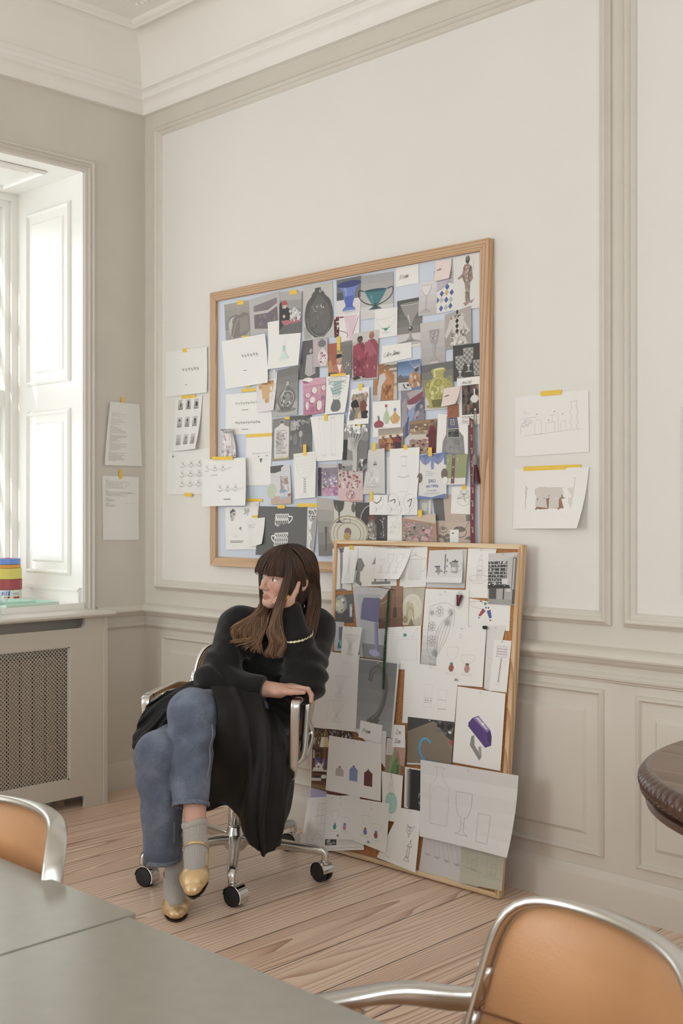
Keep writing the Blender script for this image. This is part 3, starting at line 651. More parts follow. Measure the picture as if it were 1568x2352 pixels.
obj('cork_panel', bm, CORKM, cork)
# parts of the boards were placed relative to the empties
# sheets: key, surface, layer, corners in metres on that surface (tl tr br bl), corner lift in mm, tapes, name, label
SHEETS = [
('scroll1','W',0,[(0.1689,2.0240),(0.4708,2.0192),(0.4724,1.8153),(0.1633,1.8157)],(0, 6, 8, 0),[[(0.2927,2.0277),(0.3517,2.0222),(0.3517,2.0048),(0.2927,2.0102)]],'design_sheet','white sheet with one black scroll motif taped to the wall left of the large board'),
('nine','W',0,[(0.2409,1.8056),(0.4335,1.8030),(0.4152,1.5665),(0.2217,1.5622)],(0, 2, 28, 3),[[(0.2845,1.8129),(0.3873,1.8111),(0.3873,1.7978),(0.2845,1.7994)]],'contact_sheet','contact sheet of nine small black and white product photos taped to the wall'),
('garland1','W',1,[(0.1857,1.5566),(0.4929,1.5697),(0.4852,1.3649),(0.1801,1.3637)],(0, 0, 2, 4),[[(0.3143,1.3712),(0.3693,1.3691),(0.3693,1.3531),(0.3143,1.3551)]],'design_sheet','white sheet with three rows of garlands lowest on the wall left of the board'),
('sketchR','W',0,[(2.1344,1.6861),(2.4270,1.6912),(2.4292,1.4883),(2.1344,1.4811)],(0, 2, 6, 3),[[(2.2405,1.6992),(2.3233,1.6988),(2.3233,1.6829),(2.2405,1.6831)]],'sketch_sheet','pencil exhibition sketch on the wall right of the board, upper of the two sheets'),
('printR','W',0,[(2.1330,1.4362),(2.4300,1.4390),(2.4107,1.2385),(2.1296,1.2329)],(0, 2, 45, 6),[[(2.1694,1.4462),(2.3981,1.4483),(2.3981,1.4334),(2.1694,1.4307)]],'colour_print','colour print of brown display plinths on the wall right of the board, lower sheet'),
('edgeR','W',0,[(2.7555,1.6155),(2.8655,1.6221),(2.8655,1.0189),(2.7555,1.0366)],(0, 0, 2, 2),[],'blank_sheet',"pale blank sheet on the rightmost wall panel at the picture's edge"),
('listL','L',0,[(-0.2058,1.7904),(-0.0336,1.7899),(-0.0209,1.4988),(-0.2348,1.4986)],(14, 0, 2, 10),[[(-0.1402,1.8151),(-0.1229,1.8163),(-0.1229,1.7781),(-0.1402,1.7770)]],'typed_sheet','typed list with many lines taped beside the window, upper of the two'),
('listL2','L',0,[(-0.2421,1.4502),(-0.0368,1.4473),(-0.0368,1.1523),(-0.2378,1.1565)],(0, 0, 2, 2),[[(-0.1507,1.4802),(-0.1328,1.4806),(-0.1328,1.4378),(-0.1507,1.4375)]],'typed_sheet','half empty typed list taped beside the window, lower of the two'),
('apple','B',0,[(0.6036,2.1869),(0.7681,2.1864),(0.7742,2.0352),(0.6162,2.0296)],(0, 0, 2, 2),[[(0.6914,2.1938),(0.7346,2.1909),(0.7346,2.1728),(0.6914,2.1755)]],'photo_print','grey photo of a glass apple in the top left corner of the large board'),
('pbox','B',1,[(0.7681,2.1884),(0.9572,2.2003),(0.9600,2.0378),(0.7772,2.0361)],(0, 0, 2, 2),[],'photo_print','photo of a mauve fabric box with a pale ribbon on the large board'),
('jar','B',0,[(1.0953,2.1979),(1.2650,2.2000),(1.2770,1.9803),(1.1036,1.9807)],(0, 6, 4, 2),[],'photo_print','large black and white photo of a dark stoppered jar on the large board'),
('bluevase','B',0,[(1.2885,2.2006),(1.4221,2.2012),(1.4168,2.0532),(1.2911,2.0552)],(0, 0, 2, 2),[],'photo_print','photo of a blue flared glass vase on the large board'),
('darkred','B',1,[(1.2755,2.0551),(1.3093,2.0568),(1.3067,1.9810),(1.2781,1.9746)],(0, 0, 0, 0),[],'photo_print','narrow dark red patterned photo peeping out beside the dark jar photo'),
('pinkvase','B',2,[(1.3057,2.0609),(1.4168,2.0590),(1.4136,1.9337),(1.3052,1.9496)],(0, 0, 2, 2),[],'photo_print','photo of a pale pink handled vase below the blue vase photo'),
('bowl','B',1,[(1.4231,2.1992),(1.5884,2.1934),(1.5894,2.0278),(1.4189,2.0298)],(0, 0, 2, 2),[],'photo_print','photo of a teal footed bowl with two dark looping handles'),
('cone','B',0,[(1.6075,2.0794),(1.7359,2.0820),(1.7224,1.9004),(1.6085,1.9030)],(0, 0, 2, 2),[],'photo_print','black and white photo of a tall conical wine glass'),
('noam','B',0,[(1.6025,2.2064),(1.7132,2.2054),(1.7127,2.1336),(1.5995,2.1337)],(0, 4, 6, 0),[],'note_card','white card with the handwritten word Noam at the top of the large board'),
('smallpat','B',0,[(1.7859,2.1676),(1.8926,2.1687),(1.8903,2.1243),(1.7849,2.1331)],(0, 0, 0, 0),[],'photo_print','small grey patterned print behind the pink sticky note at the top'),
('wine','B',1,[(1.7190,2.1346),(1.8014,2.1309),(1.8000,2.0093),(1.7118,2.0120)],(0, 0, 3, 2),[],'photo_print','pale photo of a slender stemmed glass beside the blue diamond print'),
('diamonds','B',2,[(1.8023,2.1253),(1.8917,2.1277),(1.8834,2.0141),(1.8000,2.0093)],(0, 0, 2, 2),[],'photo_print','print of a blue, grey and yellow diamond pattern on white'),
('harle','B',3,[(1.8789,2.2012),(2.0044,2.2030),(2.0000,2.0092),(1.8812,2.0107)],(0, 4, 5, 0),[],'photo_print','photo of a costumed porcelain figure in the top right corner of the large board'),
('costume','B',4,[(1.8420,2.0009),(1.9602,2.0210),(1.9624,1.8845),(1.8420,1.8745)],(0, 0, 2, 2),[],'photo_print','photo of a ruffled costume with black diamonds down its front'),
('hsticky','B',2,[(1.7953,2.2008),(1.8706,2.2006),(1.8674,2.1292),(1.7920,2.1285)],(0, 0, 12, 4),[],'sticky_note','pale pink sticky note with one handwritten word near the top right corner'),
('necklace','B',2,[(1.4965,2.0593),(1.6110,2.0572),(1.6095,1.9505),(1.4939,1.9489)],(0, 3, 4, 0),[],'photo_print','small white print of a clear bowl with a green foot on the large board'),
('flute','B',1,[(1.7214,1.9833),(1.8420,1.9846),(1.8397,1.8296),(1.7286,1.8269)],(0, 2, 4, 2),[],'photo_print','grey photo of an engraved flute goblet with a beaded stem'),
('yjar','B',2,[(1.7270,1.8270),(1.8795,1.8330),(1.8776,1.6612),(1.7294,1.6615)],(0, 0, 2, 2),[],'photo_print','photo of a yellow green glass jar with handles'),
('cutglass','B',5,[(1.8789,1.8854),(2.0066,1.8855),(2.0110,1.7587),(1.8812,1.7578)],(0, 2, 4, 2),[],'photo_print','dark photo of three cut crystal glasses by the right frame edge'),
('colors','B',1,[(1.5315,1.9186),(1.6787,1.9194),(1.6797,1.8618),(1.5274,1.8506)],(0, 2, 5, 6),[],'note_card','white card with two handwritten words below the small bowl print'),
('monks1','B',3,[(1.3778,1.9800),(1.5171,1.9827),(1.5120,1.7967),(1.3751,1.7975)],(0, 0, 2, 2),[],'photo_print','photo of two standing people in crimson robes on the large board'),
('goldhat','B',4,[(1.2455,1.9536),(1.3770,1.9537),(1.3737,1.8096),(1.2477,1.8250)],(0, 0, 2, 2),[[(1.2964,1.9784),(1.3145,1.9765),(1.3145,1.9209),(1.2964,1.9226)]],'photo_print','photo of a person in a gold hat and orange robe'),
('pbottle','B',0,[(1.0953,1.9796),(1.1879,1.9799),(1.1922,1.8266),(1.0703,1.8244)],(0, 0, 2, 2),[],'photo_print','dark photo of a pale lidded bottle on the large board'),
('pjar','B',5,[(1.1609,1.9788),(1.2439,1.9781),(1.2466,1.8636),(1.1637,1.8686)],(0, 0, 2, 2),[],'photo_print','narrow photo of a white jar with crimson scrolls'),
('scroll2','B',1,[(0.5921,2.0291),(0.8798,2.0324),(0.9035,1.8249),(0.6149,1.8195)],(4, 10, 16, 0),[[(0.7223,2.0393),(0.7772,2.0349),(0.7772,2.0201),(0.7223,2.0244)]],'design_sheet','white sheet with a scroll motif at the left edge inside the large board'),
('tealdraw','B',2,[(0.8875,2.0790),(1.0925,2.0814),(1.0831,1.8837),(0.9021,1.8804)],(0, 0, 10, 14),[],'drawing_sheet','drawing of a goblet with a teal stem and foot on the large board'),
('redhat','B',3,[(0.9612,2.1959),(1.0953,2.1826),(1.0925,2.0143),(0.9589,2.0203)],(0, 0, 2, 2),[[(1.0227,2.1958),(1.0675,2.1911),(1.0675,2.1738),(1.0227,2.1783)]],'photo_print','photo of a glassmaker in a red hat on the large board'),
('scroll3','B',0,[(0.6149,1.7957),(0.9081,1.7922),(0.9127,1.6145),(0.6135,1.6195)],(0, 0, 2, 2),[[(0.7202,1.8115),(0.8177,1.8103),(0.8177,1.7972),(0.7202,1.7982)],[(0.7404,1.8328),(0.7776,1.8317),(0.7776,1.8169),(0.7404,1.8180)]],'design_sheet','white sheet with two dotted leaf friezes at the left of the large board'),
('amber','B',2,[(0.8130,1.8738),(0.9467,1.8693),(0.9354,1.7088),(0.8248,1.7058)],(0, 0, 12, 5),[],'drawing_sheet','drawing of an amber vase with two ear handles on the large board'),
('wbottle','B',3,[(0.9547,1.8731),(1.0758,1.8824),(1.0686,1.6845),(0.9193,1.6806)],(0, 0, 4, 2),[],'photo_print','grey photo of a round stoppered glass flask'),
('orangefab','B',0,[(1.4853,1.7949),(1.5157,1.7957),(1.5157,1.7145),(1.4836,1.7149)],(0, 0, 0, 0),[],'photo_print','narrow photo of hanging orange cloth left of the orange robed monk'),
('monk2','B',4,[(1.5157,1.8493),(1.6097,1.8504),(1.6117,1.7099),(1.5094,1.7118)],(0, 2, 2, 2),[],'photo_print','photo of one standing monk in an orange robe'),
('shawl','B',3,[(1.6277,1.7480),(1.7437,1.7488),(1.7456,1.6305),(1.6437,1.5637)],(0, 0, 2, 2),[],'photo_print','photo of a mauve and blue draped shawl on the large board'),
('sky','B',4,[(1.6125,1.8493),(1.7263,1.8523),(1.7270,1.7411),(1.6157,1.7413)],(0, 0, 2, 2),[],'photo_print','photo of travellers under a deep blue mountain sky'),
('poetic','B',6,[(1.8979,1.7666),(2.0059,1.7683),(2.0094,1.5983),(1.8997,1.5965)],(0, 2, 2, 2),[],'poster_card','white poster card reading POETIC TABLEWARE with a dark photo'),
('pdish','B',1,[(1.0970,1.8235),(1.2315,1.8248),(1.2267,1.6844),(1.1097,1.6749)],(0, 0, 6, 8),[],'photo_print','pink photo of white rings and dishes on the large board'),
('tealcup','B',5,[(1.2376,1.8243),(1.3667,1.8228),(1.3491,1.6762),(1.2336,1.6746)],(0, 0, 10, 4),[[(1.2618,1.8325),(1.3472,1.8303),(1.3472,1.8204),(1.2618,1.8225)]],'drawing_sheet','drawing of a teal rippled cup with a grey base'),
('bottles3','B',4,[(1.4853,1.7087),(1.6286,1.7082),(1.6298,1.5793),(1.4878,1.5731)],(0, 0, 2, 2),[],'photo_print','white print of a red, a green and an orange bottle'),
('polaroid','B',6,[(1.3753,1.7632),(1.4721,1.7689),(1.4740,1.6263),(1.3570,1.6264)],(0, 3, 8, 8),[[(1.4169,1.7840),(1.4353,1.7826),(1.4353,1.7554),(1.4169,1.7566)]],'photo_print','instant photo of two people lying on the ground'),
('bundle','B',7,[(1.3393,1.6358),(1.4709,1.6278),(1.4619,1.4459),(1.3265,1.4496)],(0, 0, 8, 3),[[(1.4131,1.6279),(1.4322,1.6270),(1.4322,1.6192),(1.4131,1.6201)]],'photo_print','black and white photo of a bundle of long stemmed flowers'),
('group','B',5,[(1.5157,1.6041),(1.6417,1.6058),(1.6437,1.5291),(1.5186,1.5136)],(0, 0, 2, 2),[],'photo_print','photo of three monks in yellow hats on the large board'),
('redmonk','B',4,[(1.6715,1.6253),(1.8018,1.6281),(1.8029,1.5016),(1.6723,1.5057)],(0, 0, 2, 2),[],'photo_print','photo of a monk in dark red walking past a crowd'),
('skirt','B',7,[(1.8112,1.6475),(1.9488,1.6227),(1.9488,1.4956),(1.8029,1.5045)],(0, 0, 3, 2),[],'photo_print','white print of a large grey bottle shape near the right frame edge'),
('label1','B',8,[(1.8599,1.6260),(1.8997,1.6282),(1.9143,1.5556),(1.8573,1.5565)],(0, 0, 2, 2),[],'bottle_label','purple and black bottle label with a small stamp'),
('rust','B',9,[(1.8573,1.6705),(1.9070,1.6753),(1.9088,1.6291),(1.8573,1.6261)],(0, 0, 2, 2),[],'colour_card','rust brown card below the pink sticky note'),
('psticky','B',10,[(1.8405,1.7346),(1.9161,1.7394),(1.9107,1.6750),(1.8330,1.6690)],(0, 0, 20, 6),[],'sticky_note','curled pink sticky note over the yellow jar photo'),
('tbottle','B',0,[(0.9171,1.6733),(1.0223,1.6767),(1.0171,1.5007),(0.9127,1.4975)],(0, 0, 2, 2),[[(0.9898,1.6784),(1.0214,1.6767),(1.0214,1.6672),(0.9898,1.6689)]],'photo_print','photo of a white bottle densely engraved with lettering'),
('dflower','B',2,[(1.0223,1.6796),(1.1473,1.6787),(1.1502,1.5304),(1.0223,1.5005)],(0, 0, 2, 2),[],'photo_print','dark grey photo of pale blossoms on the large board'),
('column','B',8,[(1.1494,1.6684),(1.3393,1.6711),(1.3315,1.4920),(1.1866,1.4902)],(0, 2, 4, 2),[[(1.2287,1.6757),(1.2477,1.6747),(1.2477,1.6489),(1.2287,1.6499)]],'sketch_sheet','pencil sketch of two tall candle tubes on the large board'),
('flowersk','B',1,[(0.7514,1.6137),(0.9149,1.6175),(0.9035,1.3972),(0.7442,1.3992)],(2, 0, 2, 2),[[(0.7514,1.6162),(0.9149,1.6160),(0.9149,1.6027),(0.7514,1.6026)]],'design_sheet','white sheet with a small flower frame and one line of text'),
('peony','B',1,[(0.5850,1.6450),(0.6765,1.6430),(0.7057,1.5203),(0.5885,1.5205)],(4, 24, 20, 4),[],'photo_print','curled photo of a pale peony over the left side of the frame'),
('pflower','B',0,[(1.1855,1.4775),(1.2915,1.4792),(1.3007,1.3534),(1.1831,1.3508)],(0, 0, 6, 2),[],'photo_print','photo of purple flowers on a pink cloth'),
('bbottle','B',2,[(0.9036,1.4794),(1.0226,1.4816),(1.0400,1.3210),(0.9103,1.3178)],(0, 0, 10, 2),[],'photo_print','photo of a pale blue glass bottle on a table'),
('gobsk','B',9,[(1.0524,1.5234),(1.1855,1.5309),(1.1784,1.3459),(1.0598,1.3397)],(0, 0, 4, 3),[[(1.1111,1.5603),(1.1295,1.5596),(1.1295,1.5149),(1.1111,1.5155)]],'sketch_sheet','pencil drawing of a large engraved goblet with a twisted stem'),
('rflower','B',8,[(1.3074,1.4790),(1.4398,1.4614),(1.4398,1.3273),(1.3074,1.3243)],(0, 0, 2, 2),[],'photo_print','photo of red and pink flowers in a round vase'),
('perfume','B',9,[(1.4697,1.5254),(1.5530,1.5298),(1.5546,1.3581),(1.4386,1.3566)],(0, 0, 3, 3),[[(1.4906,1.5522),(1.5080,1.5515),(1.5080,1.5201),(1.4906,1.5207)]],'photo_print','very pale photo of a clear flacon on the large board'),
('whitestrip','B',0,[(1.5556,1.4966),(1.5781,1.4979),(1.5781,1.3568),(1.5556,1.3549)],(0, 0, 0, 0),[],'blank_sheet','narrow blank white sheet left of the green tinted vase drawing'),
('glassstrip','B',0,[(1.7203,1.3324),(1.7783,1.3349),(1.7758,1.2802),(1.7178,1.2779)],(0, 0, 0, 0),[],'photo_print','small photo of a green tinted tumbler below the blue swag print'),
('still','B',0,[(1.7783,1.3534),(1.9649,1.3520),(1.9672,1.1803),(1.8032,1.1806)],(0, 0, 2, 2),[],'photo_print','beige photo with ink drawn fruit and a basket'),
('vasedraw','B',6,[(1.5760,1.5259),(1.7269,1.5277),(1.7168,1.3413),(1.5797,1.3420)],(0, 4, 8, 2),[[(1.6466,1.5392),(1.6638,1.5386),(1.6638,1.5201),(1.6466,1.5207)]],'drawing_sheet','white sheet with a faint green tinted carafe drawing'),
('eau','B',8,[(1.7280,1.5013),(1.8500,1.5051),(1.8524,1.3395),(1.7178,1.3363)],(0, 2, 3, 4),[[(1.7723,1.5249),(1.7898,1.5243),(1.7898,1.4917),(1.7723,1.4922)]],'photo_print','print with blue swags reading EAU RECTIFIEE'),
('green','B',9,[(1.8514,1.4974),(1.9484,1.4952),(1.9380,1.3879),(1.8524,1.3871)],(0, 2, 4, 2),[],'photo_print','green label with pale letters and a dark ribbon'),
('gift','B',1,[(1.8694,1.3793),(1.9616,1.3801),(1.9616,1.2818),(1.8660,1.2837)],(0, 2, 4, 2),[[(1.9180,1.3862),(1.9356,1.3860),(1.9356,1.3691),(1.9180,1.3693)]],'sketch_sheet','pencil sketch of a round gift box with a bow'),
('dome','B',9,[(1.4028,1.3233),(1.5690,1.3270),(1.5674,1.1756),(1.4028,1.1741)],(0, 0, 2, 2),[],'photo_print','dark photo of an angel figure under a glass dome'),
('plate','B',10,[(1.1888,1.3458),(1.4017,1.3233),(1.4045,1.1353),(1.1997,1.1111)],(0, 0, 2, 2),[],'photo_print','photo of a gold rimmed plate, goblets and a fork'),
('glasspen','B',10,[(1.5690,1.2752),(1.6404,1.2775),(1.6404,1.1811),(1.5674,1.1796)],(0, 0, 2, 2),[],'sketch_sheet','narrow pencil sketch of a footed glass with dimensions'),
('seals','B',10,[(1.4768,1.3555),(1.7168,1.3460),(1.7168,1.2779),(1.4752,1.2779)],(0, 2, 3, 2),[[(1.4785,1.3656),(1.4949,1.3654),(1.4949,1.3292),(1.4785,1.3292)]],'design_sheet','sheet of calligraphic initials with round stickers below'),
('marbled','B',11,[(1.6404,1.2677),(1.8032,1.2834),(1.8107,1.1807),(1.6430,1.1811)],(0, 0, 3, 2),[[(1.7219,1.2970),(1.7411,1.2971),(1.7411,1.2703),(1.7219,1.2702)]],'photo_print','print of pink marbled paper in an envelope'),
('bise','B',1,[(1.8621,1.2255),(1.9017,1.2272),(1.9017,1.1808),(1.8612,1.1799)],(0, 0, 1, 1),[],'name_card','tiny white card with one word over the ink drawn fruit'),
('mugs','B',0,[(0.8254,1.3108),(1.1232,1.3074),(1.1160,1.1238),(0.8175,1.1051)],(0, 0, 4, 8),[[(0.9471,1.3160),(0.9916,1.3160),(0.9916,1.3016),(0.9471,1.3015)]],'photo_print',"dark grey print with two white patterned mugs above the woman's head"),
('torn','B',1,[(0.7562,1.3268),(0.8333,1.3302),(0.8254,1.2634),(0.7535,1.2558)],(0, 0, 4, 0),[[(0.7535,1.3439),(0.8543,1.3420),(0.8543,1.3294),(0.7535,1.3311)]],'tracing_sheet','narrow torn tracing sheet at the lower left of the large board'),
('skulls','B',2,[(0.6137,1.3073),(0.8254,1.3091),(0.8228,1.1291),(0.6193,1.1218)],(0, 0, 2, 2),[],'sketch_sheet','white sheet with small grey sketches and two bold text lines'),
('tracing','B',3,[(0.7509,1.2558),(0.8725,1.2637),(0.8647,1.1536),(0.7803,1.1358)],(0, 0, 12, 2),[[(0.7910,1.2720),(0.8291,1.2722),(0.8291,1.2627),(0.7910,1.2625)]],'tracing_sheet','creased tracing paper with a faint tree sketch'),
('engraved','B',1,[(1.1247,1.3024),(1.1855,1.3031),(1.1665,1.1235),(1.1198,1.1239)],(0, 0, 8, 2),[[(1.0681,1.3220),(1.1869,1.3218),(1.1869,1.3075),(1.0681,1.3074)]],'photo_print','photo of a slim engraved crystal glass beside the dark mug print'),
('garland2','F',2,[(0.4753,1.5151),(0.7631,1.5181),(0.7773,1.3139),(0.4728,1.3091)],(0, 0, 14, 2),[[(0.5494,1.5269),(0.6859,1.5248),(0.6859,1.5102),(0.5494,1.5121)],[(0.7126,1.3535),(0.7535,1.3564),(0.7535,1.3491),(0.7126,1.3462)]],'design_sheet','white sheet with two garlands taped across the left frame edge of the board'),
('pillar','C',0,[(-0.0079,1.1481),(0.0953,1.1609),(0.1060,0.9911),(0.0041,0.9844)],(0, 0, 2, 2),[],'photo_print','white print of a grey pillar candlestick in the top left of the cork board'),
('lampgrey','C',1,[(0.1024,1.1611),(0.3269,1.1629),(0.3343,1.0192),(0.1099,1.0050)],(0, 0, 2, 2),[],'photo_print','white print of grey lamp silhouettes on the cork board'),
('candlesk','C',2,[(0.0565,1.1564),(0.1308,1.1567),(0.1230,1.0193),(0.0560,1.0152)],(0, 0, 10, 6),[[(0.0847,1.1617),(0.1058,1.1622),(0.1069,1.1469),(0.0858,1.1463)]],'sketch_sheet','narrow pencil sketch of a column candlestick on the cork board'),
('potsk','C',0,[(0.3531,1.1611),(0.4729,1.1664),(0.4737,1.0224),(0.3465,1.0129)],(0, 0, 4, 6),[],'sketch_sheet','pencil sketch of a fluted pot with a lid on the cork board'),
('glasses3','C',2,[(0.2234,1.1619),(0.4016,1.1613),(0.3659,1.0441),(0.2249,1.0404)],(0, 0, 26, 4),[],'sketch_sheet','spiral pad page with three faint goblets on the cork board'),
('potback','C',0,[(0.4811,1.1537),(0.6534,1.1638),(0.6497,1.0262),(0.4757,1.0201)],(0, 0, 2, 2),[],'blank_sheet','grey white sheet behind the candlestick and jug photo'),
('pots','C',1,[(0.4843,1.1538),(0.6342,1.1596),(0.6487,1.0434),(0.4771,1.0384)],(0, 0, 16, 4),[],'photo_print','black and white photo of candlesticks, a jar and a fluted jug'),
('candle2','C',0,[(0.6574,1.1662),(0.7801,1.1679),(0.7528,0.9969),(0.6545,0.9939)],(0, 0, 4, 4),[],'sketch_sheet','pencil sketch of a chamber candlestick with a lit candle'),
('charm','C',0,[(0.6722,0.9925),(0.8490,0.9775),(0.8482,0.8909),(0.6721,0.8945)],(0, 0, 2, 2),[],'drawing_sheet','white sheet with red and blue drop pendants'),
('shelf','C',1,[(0.7470,1.1501),(0.8749,1.1582),(0.8681,0.9786),(0.7538,0.9778)],(0, 0, 6, 4),[],'photo_print','black and white photo of a room with a tall bookshelf and a desk'),
('pebble','C',0,[(0.0269,0.9701),(0.1154,0.9773),(0.1217,0.8688),(0.0272,0.8674)],(0, 0, 2, 2),[],'photo_print','dark photo of a clear glass lump at the left of the cork board'),
('shell','C',1,[(0.3661,1.0124),(0.4707,1.0199),(0.4637,0.8829),(0.3716,0.8779)],(0, 0, 2, 2),[],'photo_print','sepia photo of a nautilus shell on the cork board'),
('lamp','C',2,[(0.1120,1.0051),(0.2807,1.0107),(0.2986,0.7437),(0.1667,0.7441)],(0, 0, 2, 2),[],'photo_print','photo of a lavender table lamp with a pleated shade'),
('tan','C',3,[(0.2572,1.0120),(0.3656,1.0197),(0.3724,0.8653),(0.2556,0.8568)],(0, 0, 2, 2),[],'photo_print','brown photo of a cord and tassel behind the green bead string'),
('plaque','C',2,[(0.4741,1.0162),(0.6718,1.0203),(0.6776,0.7484),(0.4672,0.7281)],(0, 0, 2, 2),[],'drawing_sheet','ink drawing of a flowering plaque on the cork board'),
('tealvase','C',1,[(0.0236,0.8672),(0.0773,0.8683),(0.0747,0.7562),(0.0282,0.7548)],(0, 0, 2, 2),[],'photo_print',"narrow photo of a teal and violet vase at the cork board's left edge"),
('boxsk','C',4,[(0.3005,0.8640),(0.4637,0.8829),(0.4675,0.7234),(0.3040,0.7124)],(0, 0, 2, 2),[],'sketch_sheet','pencil sketch of a fluted box with a green knob'),
('tubes2','C',5,[(0.3970,0.7463),(0.6451,0.7436),(0.6368,0.5542),(0.3971,0.5260)],(0, 0, 2, 2),[],'sketch_sheet','white sheet with two small tumbler outlines in the middle of the cork board'),
('backalma','C',1,[(0.7536,0.9012),(0.8350,0.9106),(0.7823,0.6822),(0.7538,0.6891)],(0, 0, 2, 2),[],'sketch_sheet','white sheet with faint curves under the black pin'),
('goblets','C',10,[(-0.0113,0.7498),(0.1744,0.7523),(0.1760,0.4647),(-0.0647,0.4525)],(0, 0, 3, 6),[],'drawing_sheet','sheet with two fluted goblets and dimension lines at the left of the cork board'),
('shellcup','C',11,[(0.0805,0.8532),(0.1830,0.8555),(0.1631,0.7163),(0.0774,0.7184)],(0, 0, 6, 4),[],'sketch_sheet','small tilted pencil sketch of a shell shaped cup'),
('stool','C',2,[(0.7888,0.8585),(0.8608,0.8597),(0.8497,0.6857),(0.7779,0.6842)],(0, 0, 6, 2),[],'drawing_sheet','narrow sheet with a purple twisted pedestal drawing'),
('snake','C',12,[(0.1749,0.7406),(0.3761,0.7401),(0.3618,0.4666),(0.1769,0.4731)],(0, 0, 2, 2),[],'photo_print','grey render of a curled snake like handle'),
('alma1','C',6,[(0.5501,0.8867),(0.7572,0.8978),(0.7517,0.6929),(0.5393,0.6841)],(0, 0, 5, 3),[],'design_sheet','white sheet with two bead stem glasses in rust and pink below the bookshelf photo'),
('purple','C',7,[(0.6453,0.6850),(0.8499,0.6822),(0.8427,0.4239),(0.6381,0.4223)],(0, 0, 3, 2),[],'colour_print','white print of a purple faceted lamp on a grey foot'),
('hook','C',6,[(0.4236,0.5520),(0.6364,0.5602),(0.6325,0.4073),(0.4296,0.3830)],(0, 0, 2, 2),[],'photo_print','photo of a bright blue hook on a brown gridded mat'),
('library','C',11,[(-0.0597,0.4514),(0.1588,0.4597),(0.1490,0.2201),(-0.0499,0.1832)],(0, 0, 2, 2),[],'photo_print','colour photo of a library with a lamp and blue flowers'),
('lampback','C',13,[(0.1615,0.4765),(0.3316,0.4882),(0.3333,0.3550),(0.2631,0.4196)],(0, 0, 2, 2),[],'blank_sheet','white sheet half hidden under the lower Noam card'),
('houses','C',14,[(0.0415,0.4339),(0.3117,0.4383),(0.3212,0.2331),(0.0378,0.2261)],(0, 0, 5, 3),[],'design_sheet','white sheet with three lidded boxes in grey, blue and maroon'),
('noam2','C',14,[(0.2007,0.5117),(0.3122,0.5070),(0.3035,0.4415),(0.1939,0.4480)],(0, 3, 6, 3),[],'note_card','small white card with the handwritten word Noam on the cork board'),
('flowerhand','C',14,[(0.3368,0.4648),(0.4289,0.4695),(0.4266,0.3432),(0.3326,0.3442)],(0, 0, 2, 2),[],'photo_print','photo of a hand holding green stems on the cork board'),
('loe','C',15,[(0.3671,0.5168),(0.4207,0.5211),(0.4258,0.4418),(0.3638,0.4366)],(0, 0, 4, 3),[],'note_card','white card with one short handwritten word repeated on two lines'),
('ornament','C',15,[(0.3196,0.3426),(0.4232,0.3420),(0.4200,0.1739),(0.3349,0.1697)],(0, 0, 5, 3),[],'drawing_sheet','drawing of a turquoise bauble on the cork board'),
('tubes4','C',0,[(0.5195,0.1626),(0.6984,0.1669),(0.7671,0.0159),(0.5028,0.0180)],(0, 0, 2, 2),[[(0.5999,0.0222),(0.6378,0.0244),(0.6384,0.0145),(0.6005,0.0122)]],'sketch_sheet','pencil sketch of four hanging tubes at the bottom of the cork board'),
('hooks','C',16,[(0.4235,0.2278),(0.5164,0.2340),(0.5029,0.0154),(0.3167,0.0310)],(0, 0, 5, 3),[],'drawing_sheet','ink drawing of two pointed ornaments near the bottom of the cork board'),
('darkglass','C',17,[(0.4315,0.3758),(0.5142,0.3782),(0.5199,0.2321),(0.4372,0.2329)],(0, 0, 2, 2),[],'photo_print','nearly black photo of a cut tumbler with a white border'),
('greenish','C',10,[(0.6955,0.1614),(0.8750,0.1654),(0.8777,0.0374),(0.7005,0.0232)],(0, 0, 8, 4),[],'sketch_sheet','greenish grey sheet with two box diagrams in the bottom right of the cork board'),
('bottledraw','C',18,[(0.5039,0.4114),(0.9324,0.4245),(0.9170,0.1581),(0.5185,0.1470)],(0, 10, 34, 4),[],'drawing_sheet','large white sheet with pencil drawn bottle, goblet and tumbler'),
('techdraw','C',15,[(-0.0539,0.1814),(0.2159,0.2397),(0.2519,0.0444),(-0.0772,-0.0278)],(0, 0, 0, 12),[],'technical_drawing','technical drawing with a border and a grid at the bottom left of the cork board'),
('alma2','C',16,[(0.0443,0.2133),(0.2057,0.2244),(0.2014,0.0720),(0.0527,0.0456)],(0, 0, 5, 9),[],'design_sheet','white sheet with two bead stem glasses in turquoise and mauve, bottom left'),
('alma3','C',17,[(0.2020,0.2237),(0.3665,0.2336),(0.3675,0.0572),(0.2016,0.0693)],(0, 0, 8, 3),[],'design_sheet','white sheet with two bead stem glasses in blue and brick red, bottom middle'),
]
STICKERS = [(0.9393,1.8713,0.0062,'lone white round sticker left of the grey glass flask',0.0125),(1.8485,1.4043,0.0125,'white round sticker over the right edge of the blue swag print',0.0125),(1.5015,1.2990,0.0115,'first white round sticker from the left under the calligraphic initials',0.0125),(1.5770,1.2991,0.0115,'second white round sticker from the left under the calligraphic initials',0.0125),(1.6273,1.2972,0.0115,'third white round sticker from the left under the calligraphic initials',0.0125),(1.6690,1.2973,0.0115,'rightmost white round sticker under the calligraphic initials',0.0125)]
RIBBON = ((1.9685,1.6131),(1.9743,1.1805))
TASSEL = (1.9873,1.4914)
BEADS = [(0.3115,0.9974),(0.3094,0.9285),(0.3074,0.8596),(0.3047,0.7809),(0.3053,0.7125),(0.3073,0.6355)]
NAIL = ((0.2720,1.0113),(0.3374,1.0026))
BAG = (0.6343,0.9858)
PIN = (0.7539,0.8967)
